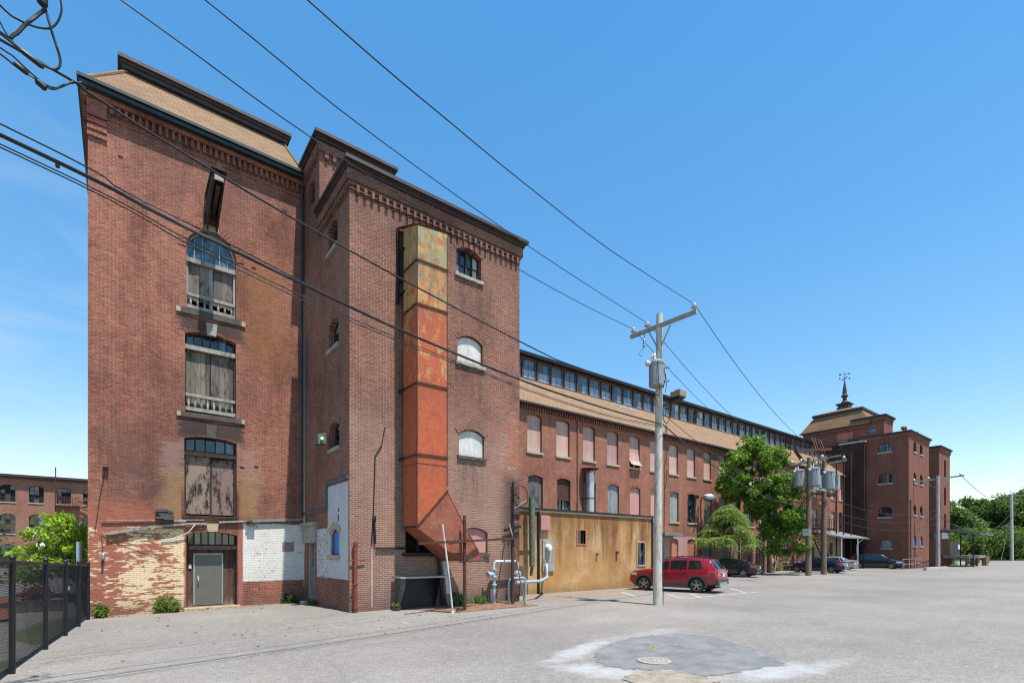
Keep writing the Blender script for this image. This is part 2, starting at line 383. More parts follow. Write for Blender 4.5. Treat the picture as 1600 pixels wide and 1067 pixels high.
def duct_mat():
    m, nt, b = newmat('duct_paint')
    p = nt.pos()
    x, y, z = nt.sep(p)
    n1 = nt.noise(nt.scale(p, (1.8, 1.8, 1.3)), 1.7, 7, 0.74)
    n2 = nt.noise(nt.scale(p, (3.2, 3.2, 0.9)), 1.7, 6, 0.74)
    n3 = nt.noise(p, 14, 3, 0.7)
    c = nt.mix(nt.rng(n3, 0.3, 0.7), (0.40, 0.074, 0.026), (0.52, 0.120, 0.036))
    up = nt.math('ADD', nt.rng(z, 9.2, 10.0, -0.06, 0.045), nt.rng(z, 6.9, 7.5, -0.15, 0.0))
    up = nt.math('ADD', up, nt.rng(z, 10.2, 11.8, 0.0, 0.05))
    c = nt.mix(nt.math('MULTIPLY', nt.rng(nt.math('ADD', n1, up), 0.46, 0.56), 0.85), c, (0.52, 0.33, 0.10))
    c = nt.mix(nt.math('MULTIPLY', nt.rng(nt.math('ADD', n2, up), 0.55, 0.61), 0.85), c, (0.20, 0.29, 0.15))
    n6 = nt.noise(nt.scale(p, (2.2, 2.2, 2.6)), 1.3, 6, 0.72)
    c = nt.mix(nt.math('MULTIPLY', nt.rng(n6, 0.54, 0.62), 0.75), c, (0.42, 0.085, 0.030))
    c = nt.mix(nt.math('MULTIPLY', nt.rng(nt.noise(nt.scale(p, (5, 5, 0.6)), 1.3, 5, 0.75), 0.52, 0.68), 0.45), c, (0.19, 0.05, 0.025))
    br = nt.noise(nt.scale(p, (3.0, 3.0, 2.2)), 1.6, 6, 0.75)
    c = nt.mix(nt.math('MULTIPLY', nt.rng(br, 0.46, 0.62), 0.55), c, (0.27, 0.056, 0.026))
    for fz in (9.77, 7.30, 5.05, 11.15):
        rn = nt.rng(nt.math('ADD', z, nt.math('MULTIPLY', n2, 0.9)), fz - 0.55, fz + 0.42)
        rn = nt.math('MULTIPLY', rn, nt.rng(z, fz + 0.02, fz))
        c = nt.mix(nt.math('MULTIPLY', rn, 0.35), c, (0.20, 0.05, 0.022))
    link(m, c, b.inputs['Base Color'])
    b.inputs['Roughness'].default_value = 0.72
    b.inputs['Metallic'].default_value = 0.0
    link(m, nt.n('Bump', {'Strength': 0.15, 'Distance': 0.03, 'Height': n1}).outputs[0], b.inputs['Normal'])
    return m
M['duct'] = duct_mat()
def elbow_mat():
    m, nt, b = newmat('duct_rust')
    p = nt.pos()
    n1 = nt.noise(p, 1.6, 6, 0.72)
    n2 = nt.noise(nt.scale(p, (2, 2, 2)), 2.5, 6, 0.75)
    c = nt.mix(nt.rng(n1, 0.35, 0.65), (0.19, 0.046, 0.030), (0.30, 0.085, 0.045))
    c = nt.mix(nt.math('MULTIPLY', nt.rng(n2, 0.50, 0.64), 0.75), c, (0.36, 0.135, 0.05))
    c = nt.mix(nt.math('MULTIPLY', nt.rng(nt.noise(nt.scale(p, (6, 6, 1)), 2, 4, 0.8), 0.66, 0.72), 0.6), c, (0.45, 0.28, 0.2))
    link(m, c, b.inputs['Base Color'])
    b.inputs['Roughness'].default_value = 0.65
    return m
M['duct_rust'] = elbow_mat()

def annex_mat():
    m, nt, b = newmat('annex_render')
    p = nt.pos()
    x, y, z = nt.sep(p)
    wob = nt.noise(nt.scale(p, (1.0, 1.0, 0.9)), 1.6, 3)
    pw_ = nt.comb(nt.math('ADD', x, nt.math('MULTIPLY', wob, 0.25)), y, z)
    n1 = nt.noise(nt.scale(pw_, (1.0, 1.0, 0.16)), 1.25, 6, 0.66)
    n2 = nt.noise(nt.scale(p, (0.5, 0.5, 0.5)), 1.2, 5, 0.65)
    n3 = nt.noise(nt.scale(pw_, (3.2, 3.2, 0.22)), 1.3, 5, 0.75)
    n4 = nt.noise(p, 0.55, 4, 0.6)
    c = nt.mix(nt.rng(n2, 0.3, 0.7), (0.57, 0.335, 0.135), (0.44, 0.225, 0.072))
    topf = nt.rng(z, 0.2, 3.7, 0.1, 1.0)
    zone = nt.math('MAXIMUM', nt.box(x, z, 19.2, 24.6, 0.2, 4.4, n4, 1.6, 1.0), nt.box(x, z, 15.9, 17.6, 1.5, 4.0, n4, 1.5, 0.8))
    st = nt.math('MULTIPLY', nt.math('MULTIPLY', nt.rng(n1, 0.38, 0.60), topf), nt.math('ADD', nt.math('MULTIPLY', zone, 0.6), 0.45))
    c = nt.mix(nt.math('MULTIPLY', st, 0.95), c, (0.20, 0.080, 0.022))
    c = nt.mix(nt.math('MULTIPLY', nt.math('MULTIPLY', nt.rng(n3, 0.48, 0.66), nt.math('MULTIPLY', topf, zone)), 0.6), c, (0.085, 0.042, 0.018))
    c = nt.mix(nt.math('MULTIPLY', nt.rng(n4, 0.50, 0.68), 0.45), c, (0.64, 0.49, 0.30))
    dn = nt.noise(nt.comb(nt.math('MULTIPLY', nt.math('ADD', x, nt.math('MULTIPLY', wob, 0.35)), 1.5), 3.0, nt.math('MULTIPLY', z, 0.10)), 1.0, 5, 0.68)
    dl = nt.noise(nt.comb(nt.math('MULTIPLY', x, 1.1), 9.0, 0.0), 1.0, 4, 0.7)
    reach = nt.rng(nt.math('ADD', z, nt.math('MULTIPLY', nt.math('SUBTRACT', dl, 0.5), 5.0)), 1.2, 3.4)
    drip = nt.math('MULTIPLY', nt.rng(dn, 0.40, 0.54), reach)
    c = nt.mix(nt.math('MULTIPLY', drip, 0.85), c, (0.22, 0.085, 0.022))
    drip2 = nt.math('MULTIPLY', nt.rng(dn, 0.49, 0.60), nt.math('MULTIPLY', reach, nt.rng(x, 18.0, 20.5, 0.35, 1.0)))
    c = nt.mix(nt.math('MULTIPLY', drip2, 0.8), c, (0.085, 0.04, 0.018))
    ed = nt.rng(nt.math('ADD', z, nt.math('MULTIPLY', nt.math('SUBTRACT', n3, 0.5), 1.1)), 3.15, 3.75)
    c = nt.mix(nt.math('MULTIPLY', ed, 0.55), c, (0.24, 0.11, 0.035))
    bt = nt.n('TexBrick', {'Vector': nt.comb(nt.math('ADD', x, y), z, 0.0), 'Color1': (1, 1, 1, 1), 'Color2': (0.93, 0.93, 0.93, 1), 'Mortar': (0.88, 0.86, 0.83, 1), 'Scale': 1.0,
                           'Mortar Size': 0.008, 'Brick Width': 0.41, 'Row Height': 0.205}).outputs['Color']
    c = nt.mix(1.0, c, bt, 'MULTIPLY')
    low = nt.rng(nt.math('ADD', z, nt.math('MULTIPLY', n3, 0.9)), 1.0, 0.45)
    c = nt.mix(nt.math('MULTIPLY', low, 0.6), c, (0.16, 0.09, 0.045))
    link(m, c, b.inputs['Base Color'])
    b.inputs['Roughness'].default_value = 0.85
    link(m, nt.n('Bump', {'Strength': 0.2, 'Distance': 0.02, 'Height': nt.noise(p, 25, 3)}).outputs[0], b.inputs['Normal'])
    return m
M['annex'] = annex_mat()

def asphalt_mat():
    m, nt, b = newmat('asphalt')
    p = nt.pos()
    x, y, z = nt.sep(p)
    big = nt.noise(nt.scale(p, (1, 1, 0)), 0.16, 5, 0.62)
    mid = nt.noise(nt.scale(p, (0.55, 1.2, 0)), 0.7, 6, 0.7)
    fine = nt.noise(p, 38, 3, 0.8)
    gr = nt.n('TexVoronoi', {'Vector': p, 'Scale': 70.0}).outputs['Color']
    gv = nt.n('SeparateColor', {0: gr}).outputs[0]
    c = nt.mix(nt.rng(big, 0.35, 0.68), (0.200, 0.180, 0.154), (0.318, 0.288, 0.246))
    c = nt.mix(nt.math('MULTIPLY', nt.rng(mid, 0.46, 0.70), 0.35), c, (0.175, 0.165, 0.158))
    c = nt.mix(nt.math('MULTIPLY', nt.rng(mid, 0.44, 0.26), 0.28), c, (0.36, 0.335, 0.30))
    c = nt.mix(nt.math('MULTIPLY', nt.rng(fine, 0.40, 0.68), 0.55), c, (0.105, 0.10, 0.095))
    c = nt.mix(nt.math('MULTIPLY', nt.rng(gv, 0.75, 0.95), 0.45), c, (0.46, 0.44, 0.41))
    c = nt.mix(nt.math('MULTIPLY', nt.rng(gv, 0.22, 0.05), 0.45), c, (0.09, 0.088, 0.085))
    # short scraped rust-brown marks across the lot
    gm_ = nt.rng(nt.noise(nt.scale(p, (0.7, 1.0, 0)), 7.5, 4, 0.85), 0.30, 0.70, 0.80, 1.16)
    c = nt.mix(1.0, c, nt.comb(gm_, gm_, gm_), 'MULTIPLY')
    ax = nt.math('ADD', nt.math('MULTIPLY', x, 0.88), nt.math('MULTIPLY', y, -0.47))
    ay = nt.math('ADD', nt.math('MULTIPLY', x, 0.47), nt.math('MULTIPLY', y, 0.88))
    s3 = nt.noise(nt.comb(nt.math('MULTIPLY', ax, 0.7), nt.math('MULTIPLY', ay, 7.0), 0.0), 1.0, 5, 0.75)
    c = nt.mix(nt.math('MULTIPLY', nt.rng(s3, 0.60, 0.68), 0.45), c, (0.17, 0.125, 0.09))
    c = nt.mix(nt.math('MULTIPLY', nt.rng(s3, 0.40, 0.30), 0.25), c, (0.36, 0.34, 0.31))
    sc = nt.noise(nt.scale(p, (0.55, 5.5, 0)), 1.0, 5, 0.72)
    c = nt.mix(nt.math('MULTIPLY', nt.rng(sc, 0.645, 0.69), 0.50), c, (0.14, 0.095, 0.066))
    sc2 = nt.noise(nt.scale(p, (3.3, 0.6, 0)), 0.8, 5, 0.72)
    c = nt.mix(nt.math('MULTIPLY', nt.rng(sc2, 0.63, 0.69), 0.32), c, (0.40, 0.37, 0.33))
    # hairline cracks
    cr = nt.n('TexVoronoi', {'Vector': nt.n('VectorMath', {0: nt.scale(p, (0.22, 0.22, 0)), 1: nt.n('VectorMath', {0: nt.n('TexNoise', {'Vector': p, 'Scale': 0.8, 'Detail': 4.0}).outputs[1], 1: (0.35, 0.35, 0)}, operation='MULTIPLY').outputs[0]}, operation='ADD').outputs[0], 'Scale': 1.0}, feature='DISTANCE_TO_EDGE').outputs['Distance']
    c = nt.mix(nt.math('MULTIPLY', nt.rng(cr, 0.006, 0.002), 0.22), c, (0.085, 0.078, 0.07))
    oil = nt.noise(nt.scale(p, (1, 1, 0)), 0.55, 3, 0.5)
    c = nt.mix(nt.math('MULTIPLY', nt.rng(oil, 0.66, 0.76), 0.35), c, (0.115, 0.108, 0.10))
    zone = nt.n('TexVoronoi', {'Vector': nt.scale(p, (0.055, 0.11, 0)), 'Scale': 1.0}, feature='F1').outputs['Color']
    zv = nt.n('SeparateColor', {0: zone}).outputs[0]
    c = nt.mix(nt.math('MULTIPLY', nt.rng(zv, 0.55, 0.95), 0.16), c, (0.155, 0.145, 0.132))
    # brown dirt washed out of the annex and along the walls
    n2 = nt.noise(nt.scale(p, (1, 1, 0)), 0.8, 5, 0.7)
    d = nt.math('MAXIMUM', nt.box(x, y, 13.5, 21.5, 14.6, 18.4, n2, 2.4, 0.7), nt.box(x, y, -1.0, 6.0, 19.9, 21, n2, 1.0, 0.3))
    c = nt.mix(nt.math('MULTIPLY', d, 0.55), c, (0.26, 0.185, 0.125))
    d2 = nt.box(x, y, 12.8, 20.0, 11.6, 14.0, n2, 3.0, 1.2)
    c = nt.mix(nt.math('MULTIPLY', d2, 0.30), c, (0.33, 0.27, 0.21))
    oo_ = nt.noise(nt.scale(p, (1, 1, 0)), 2.6, 6, 0.75)
    c = nt.mix(nt.math('MULTIPLY', nt.rng(oo_, 0.60, 0.72), 0.22), c, (0.36, 0.33, 0.29))
    # white salts dried round the drain: three ragged tongues
    w = nt.noise(nt.scale(p, (1, 1, 0)), 1.5, 6, 0.7)
    w2 = nt.noise(nt.scale(p, (1, 1, 0)), 5.0, 4, 0.7)
    tot = None
    for (ex, ey, ang, ra, rb) in ((7.35, 7.25, 22, 1.15, 0.26), (6.35, 5.75, -62, 0.75, 0.34), (8.75, 3.95, -14, 1.25, 0.30), (9.9, 7.6, 5, 1.6, 0.30)):
        ca, sa = math.cos(R(ang)), math.sin(R(ang))
        dx, dy = nt.math('SUBTRACT', x, ex), nt.math('SUBTRACT', y, ey)
        q1 = nt.math('DIVIDE', nt.math('ADD', nt.math('MULTIPLY', dx, ca), nt.math('MULTIPLY', dy, sa)), ra)
        q2 = nt.math('DIVIDE', nt.math('SUBTRACT', nt.math('MULTIPLY', dy, ca), nt.math('MULTIPLY', dx, sa)), rb)
        e = nt.math('SQRT', nt.math('ADD', nt.math('MULTIPLY', q1, q1), nt.math('MULTIPLY', q2, q2)))
        e = nt.math('ADD', e, nt.math('MULTIPLY', nt.math('SUBTRACT', w, 0.5), 3.2))
        f = nt.rng(e, 1.5, 0.55, 0.0, 0.9 if ex < 9.5 else 0.35)
        tot = f if tot is None else nt.math('MAXIMUM', tot, f)
    tot = nt.math('MULTIPLY', tot, nt.rng(w2, 0.25, 0.55, 0.45, 1.0))
    c = nt.mix(nt.math('MULTIPLY', tot, 0.70), c, (0.45, 0.455, 0.46))
    link(m, c, b.inputs['Base Color'])
    b.inputs['Roughness'].default_value = 0.88
    b.inputs['Specular IOR Level'].default_value = 0.3
    hh = nt.math('ADD', nt.math('MULTIPLY', gv, 0.6), fine)
    link(m, nt.n('Bump', {'Strength': 0.5, 'Distance': 0.012, 'Height': hh}).outputs[0], b.inputs['Normal'])
    return m
M['asphalt'] = asphalt_mat()
def patch_mat():
    m, nt, b = newmat('patch_asphalt')
    p = nt.pos()
    n = nt.noise(p, 1.5, 7, 0.78)
    f = nt.noise(p, 40, 3, 0.8)
    c = nt.mix(nt.rng(n, 0.3, 0.7), (0.105, 0.107, 0.110), (0.255, 0.248, 0.240))
    c = nt.mix(nt.math('MULTIPLY', nt.rng(f, 0.45, 0.7), 0.5), c, (0.075, 0.077, 0.08))
    c = nt.mix(nt.math('MULTIPLY', nt.rng(nt.noise(p, 3, 5, 0.75), 0.62, 0.70), 0.5), c, (0.30, 0.30, 0.30))
    link(m, c, b.inputs['Base Color'])
    b.inputs['Roughness'].default_value = 0.75
    link(m, nt.n('Bump', {'Strength': 0.5, 'Distance': 0.012, 'Height': f}).outputs[0], b.inputs['Normal'])
    return m
M['patch'] = patch_mat()
M['sand'] = plain('sand', (0.26, 0.215, 0.165), 0.95, 0, 0.5, 5, 0.5)
M['salts'] = plain('salts', (0.56, 0.56, 0.55), 0.9, 0, 0.22, 3)
M['line_paint'] = plain('line_paint', (0.47, 0.455, 0.425), 0.8, 0, 0.35, 6)
M['lawn'] = plain('lawn', (0.085, 0.105, 0.035), 0.95, 0, 0.5, 1.5, 0.6)

def leafmat(name, lo, hi, trans=0.35):
    m, nt, b = newmat(name)
    g = nt.n('NewGeometry')
    f = nt.math('ADD', nt.math('MULTIPLY', g.outputs['Random Per Island'], 0.65), nt.math('MULTIPLY', nt.noise(g.outputs['Position'], 0.7, 3), 0.35))
    c = nt.mix(nt.rng(f, 0.15, 0.85), lo, hi)
    link(m, c, b.inputs['Base Color'])
    b.inputs['Roughness'].default_value = 0.5
    b.inputs['Specular IOR Level'].default_value = 0.35
    t = nt.n('BsdfTranslucent', {'Color': nt.mix(0.5, c, (0.20, 0.30, 0.03))})
    ms = nt.n('MixShader', {0: trans, 1: b.outputs[0], 2: t.outputs[0]})
    link(m, ms.outputs[0], m.node_tree.nodes['Material Output'].inputs[0])
    return m
M['leaf_tree'] = leafmat('leaf_tree', (0.075, 0.16, 0.016), (0.24, 0.4, 0.05))
M['leaf_sumac'] = leafmat('leaf_sumac', (0.11, 0.19, 0.035), (0.27, 0.37, 0.085))
M['leaf_lime'] = leafmat('leaf_lime', (0.22, 0.36, 0.018), (0.4, 0.54, 0.05), 0.45)
M['leaf_dark'] = leafmat('leaf_dark', (0.026, 0.06, 0.012), (0.075, 0.135, 0.028))
M['leaf_mid'] = leafmat('leaf_mid', (0.04, 0.09, 0.018), (0.12, 0.2, 0.042))
M['leaf_pale'] = leafmat('leaf_pale', (0.075, 0.14, 0.034), (0.17, 0.26, 0.075))
M['leaf_bush'] = leafmat('leaf_bush', (0.075, 0.13, 0.018), (0.19, 0.26, 0.045))
M['leaf_red'] = leafmat('leaf_red', (0.25, 0.02, 0.04), (0.40, 0.06, 0.08))
M['dry_leaf'] = leafmat('dry_leaf', (0.12, 0.055, 0.025), (0.24, 0.12, 0.06), 0.1)

def carpaint(name, col, flake=0.3):
    m, nt, b = newmat(name)
    b.inputs['Base Color'].default_value = col + (1,)
    b.inputs['Metallic'].default_value = flake
    b.inputs['Roughness'].default_value = 0.28
    b.inputs['Coat Weight'].default_value = 0.7
    b.inputs['Coat Roughness'].default_value = 0.04
    f = nt.noise(nt.pos(), 3, 4)
    link(m, nt.rng(f, 0.2, 0.8, 0.24, 0.38), b.inputs['Roughness'])
    return m
M['paint_red'] = carpaint('paint_red', (0.26, 0.006, 0.014), 0.2)
M['paint_navy'] = carpaint('paint_navy', (0.006, 0.010, 0.045), 0.3)
M['paint_black'] = carpaint('paint_black', (0.006, 0.008, 0.014), 0.2)
M['paint_slate'] = carpaint('paint_slate', (0.018, 0.022, 0.030), 0.3)
M['paint_silver'] = carpaint('paint_silver', (0.42, 0.43, 0.44), 0.6)
M['cladding'] = plain('cladding', (0.045, 0.048, 0.052), 0.6, 0, 0.15, 8)
M['alloy'] = plain('alloy', (0.36, 0.34, 0.29), 0.35, 0.7, 0.1, 8)
M['lamp_red'] = carpaint('lamp_red', (0.42, 0.012, 0.012), 0.0)
M['lamp_clear'] = carpaint('lamp_clear', (0.55, 0.57, 0.58), 0.4)
M['plate'] = plain('plate', (0.50, 0.66, 0.74), 0.5, 0, 0.1, 20)

# ------------------------------------------------------------------ mesh helpers
WL = {}                                   # world location of every object made here
class MB:
    def __init__(self):
        self.v = []; self.f = []; self.m = []
    def add(self, vs, fs, mi=0):
        o = len(self.v)
        self.v += [tuple(p) for p in vs]
        self.f += [tuple(i + o for i in f) for f in fs]
        self.m += [mi] * len(fs)
        return self
    def hexa(self, c, mi=0):              # 8 corners: bottom ring 0-3, top ring 4-7
        return self.add(c, [(0, 3, 2, 1), (4, 5, 6, 7), (0, 1, 5, 4), (1, 2, 6, 5), (2, 3, 7, 6), (3, 0, 4, 7)], mi)
    def box(self, x0, x1, y0, y1, z0, z1, mi=0):
        return self.hexa([(x0, y0, z0), (x1, y0, z0), (x1, y1, z0), (x0, y1, z0), (x0, y0, z1), (x1, y0, z1), (x1, y1, z1), (x0, y1, z1)], mi)
    def pbox(self, P, u0, u1, z0, z1, d0, d1, mi=0):   # a box in a wall's frame, d = outwards
        return self.hexa([P(u0, z0, d0), P(u1, z0, d0), P(u1, z0, d1), P(u0, z0, d1), P(u0, z1, d0), P(u1, z1, d0), P(u1, z1, d1), P(u0, z1, d1)], mi)
    def prism(self, poly, off, mi=0):     # 3-D polygon swept by a vector
        n = len(poly); off = Vector(off)
        vs = [Vector(p) for p in poly]
        vs = vs + [p + off for p in vs]
        fs = [tuple(range(n - 1, -1, -1)), tuple(range(n, 2 * n))] + [(i, (i + 1) % n, n + (i + 1) % n, n + i) for i in range(n)]
        return self.add(vs, fs, mi)
    def pprism(self, P, poly, d0, d1, mi=0):
        n = len(poly)
        vs = [P(u, z, d0) for u, z in poly] + [P(u, z, d1) for u, z in poly]
        fs = [tuple(range(n - 1, -1, -1)), tuple(range(n, 2 * n))] + [(i, (i + 1) % n, n + (i + 1) % n, n + i) for i in range(n)]
        return self.add(vs, fs, mi)
    def beam(self, a, b, w, h=None, mi=0, up=(0, 0, 1)):
        a, b = Vector(a), Vector(b); h = h or w
        d = (b - a).normalized(); up = Vector(up)
        if abs(d.dot(up)) > 0.98: up = Vector((1, 0, 0))
        s = d.cross(up).normalized(); t = s.cross(d).normalized()
        s *= w / 2; t *= h / 2
        return self.hexa([a - s - t, a + s - t, a + s + t, a - s + t, b - s - t, b + s - t, b + s + t, b - s + t], mi)
    def tube(self, pts, r, n=8, mi=0, caps=True):
        pts = [Vector(p) for p in pts]
        rs = r if isinstance(r, (list, tuple)) else [r] * len(pts)
        vs = []; prev = None
        for i, p in enumerate(pts):
            d = (pts[min(i + 1, len(pts) - 1)] - pts[max(i - 1, 0)])
            d = d.normalized() if d.length > 1e-9 else Vector((0, 0, 1))
            if prev is None:
                s = d.orthogonal().normalized()
            else:
                s = prev - d * prev.dot(d)
                s = s.normalized() if s.length > 1e-6 else d.orthogonal().normalized()
            prev = s; t = d.cross(s)
            for k in range(n):
                a = 2 * math.pi * k / n
                vs.append(p + (s * math.cos(a) + t * math.sin(a)) * rs[i])
        fs = []
        for i in range(len(pts) - 1):
            for k in range(n):
                fs.append((i * n + k, i * n + (k + 1) % n, (i + 1) * n + (k + 1) % n, (i + 1) * n + k))
        if caps:
            fs.append(tuple(range(n - 1, -1, -1)))
            fs.append(tuple(range((len(pts) - 1) * n, len(pts) * n)))
        return self.add(vs, fs, mi)
    def lathe(self, prof, c, n=20, mi=0, axis=(0, 0, 1), caps=True):
        ax = Vector(axis).normalized()
        s = ax.orthogonal().normalized(); t = ax.cross(s); c = Vector(c)
        vs = []
        for r, z in prof:
            for k in range(n):
                a = 2 * math.pi * k / n
                vs.append(c + ax * z + (s * math.cos(a) + t * math.sin(a)) * max(r, 1e-4))
        fs = []
        for i in range(len(prof) - 1):
            for k in range(n):
                fs.append((i * n + k, i * n + (k + 1) % n, (i + 1) * n + (k + 1) % n, (i + 1) * n + k))
        if caps: fs.append(tuple(range(n - 1, -1, -1))); fs.append(tuple(range((len(prof) - 1) * n, len(prof) * n)))
        return self.add(vs, fs, mi)
    def wall(self, P, u0, u1, z0, z1, holes=(), depth=0.3, mi=0, mr=None, top=None):
        # a wall face with real openings and their reveals
        outer = [(u0, z0), (u1, z0)] + (top or [(u1, z1), (u0, z1)])
        vs = []; es = []
        for loop in [outer] + list(holes):
            o = len(vs); n = len(loop)
            vs += [Vector(q) for q in loop]
            es += [(o + i, o + (i + 1) % n) for i in range(n)]
        rv, re_, rf, *_ = delaunay_2d_cdt(vs, es, [], 1 if not holes else 1, 1e-5)
        def inside(q, poly):
            c = False; j = len(poly) - 1
            for i in range(len(poly)):
                a, b = poly[i], poly[j]
                if (a[1] > q.y) != (b[1] > q.y) and q.x < (b[0] - a[0]) * (q.y - a[1]) / (b[1] - a[1]) + a[0]:
                    c = not c
                j = i
            return c
        keep = []
        for f in rf:
            c = sum((rv[i] for i in f), Vector((0, 0))) / len(f)
            if not any(inside(c, h) for h in holes): keep.append(tuple(f))
        self.add([P(q.x, q.y, 0) for q in rv], keep, mi)
        for h in holes:
            n = len(h)
            self.add([P(a, b, 0) for a, b in h] + [P(a, b, -depth) for a, b in h], [(i, (i + 1) % n, n + (i + 1) % n, n + i) for i in range(n)], mi if mr is None else mr)
        return self
    def build(self, name, mats, parent=None, smooth=None, local=False, origin=None, label=None):
        me = bpy.data.meshes.new(name)
        if local:
            org = Vector((0, 0, 0))
        elif parent is not None:
            org = WL[parent]
        elif origin is not None:
            org = Vector(origin)
        else:
            a = np.array(self.v); org = Vector(((a[:, 0].min() + a[:, 0].max()) / 2, (a[:, 1].min() + a[:, 1].max()) / 2, a[:, 2].min()))
        me.from_pydata([(p[0] - org.x, p[1] - org.y, p[2] - org.z) for p in self.v], [], self.f)
        for mt in (mats if isinstance(mats, (list, tuple)) else [mats]):
            me.materials.append(M[mt] if isinstance(mt, str) else mt)
        me.polygons.foreach_set('material_index', self.m)
        if smooth:
            me.polygons.foreach_set('use_smooth', [True] * len(self.f))
            me.set_sharp_from_angle(angle=R(smooth))
        me.update()
        o = bpy.data.objects.new(name, me)
        COL.objects.link(o)
        if parent is not None: o.parent = parent
        else: o.location = org
        WL[o] = org
        if label: o['label'] = label
        return o

def tag(o, label=None, cat=None, group=None, kind=None):
    if label: o['label'] = label
    if cat: o['category'] = cat
    if group: o['group'] = group
    if kind: o['kind'] = kind
    return o
def thing(name, label, cat, loc, group=None, rotz=0.0):
    o = bpy.data.objects.new(name, None)
    COL.objects.link(o)
    o.location = loc; o.rotation_euler = (0, 0, rotz)
    o.empty_display_size = 0.3
    WL[o] = Vector(loc)
    return tag(o, label, cat, group)

def gz(x, y):                             # the lot is not quite flat
    return (0.10 * math.exp(-((x - 7.5) / 5) ** 2 - ((y - 17) / 3.5) ** 2)
            - 0.07 * math.exp(-((x + .8) / 2.5) ** 2 - ((y - 19) / 4) ** 2))

def arch(u0, u1, z0, zs, rise, n=12):
    w = u1 - u0
    if rise <= 0.001: return [(u0, z0), (u1, z0), (u1, zs), (u0, zs)]
    r = (w * w / 4 + rise * rise) / (2 * rise)
    c = (u0 + u1) / 2; zc = zs + rise - r
    a = math.asin(min(1, w / 2 / r))
    if rise > w / 2: a = math.pi - a
    pts = [(c + r * math.sin(a - 2 * a * i / n), zc + r * math.cos(a - 2 * a * i / n)) for i in range(n + 1)]
    return [(u0, z0), (u1, z0)] + pts
def archz(u, u0, u1, zs, rise):
    w = u1 - u0
    if rise <= 0.001: return zs
    r = (w * w / 4 + rise * rise) / (2 * rise)
    c = (u0 + u1) / 2
    return zs + rise - r + math.sqrt(max(0, r * r - (u - c) ** 2))

def voussoirs(mb, P, u0, u1, zs, rise, h=0.23, n=15, proud=0.015, gap=0.12, mi=0):
    w = u1 - u0
    r = (w * w / 4 + rise * rise) / (2 * rise)
    c = (u0 + u1) / 2; zc = zs + rise - r
    a = math.asin(min(1, w / 2 / r))
    st = 2 * a / n
    for i in range(n):
        a0 = -a + st * (i + gap / 2); a1 = -a + st * (i + 1 - gap / 2)
        q = [(c + rr * math.sin(t), zc + rr * math.cos(t)) for rr, t in ((r + .004, a0), (r + .004, a1), (r + h, a1), (r + h, a0))]
        mb.pprism(P, q, -0.05, proud + random.uniform(-.004, .004), mi)

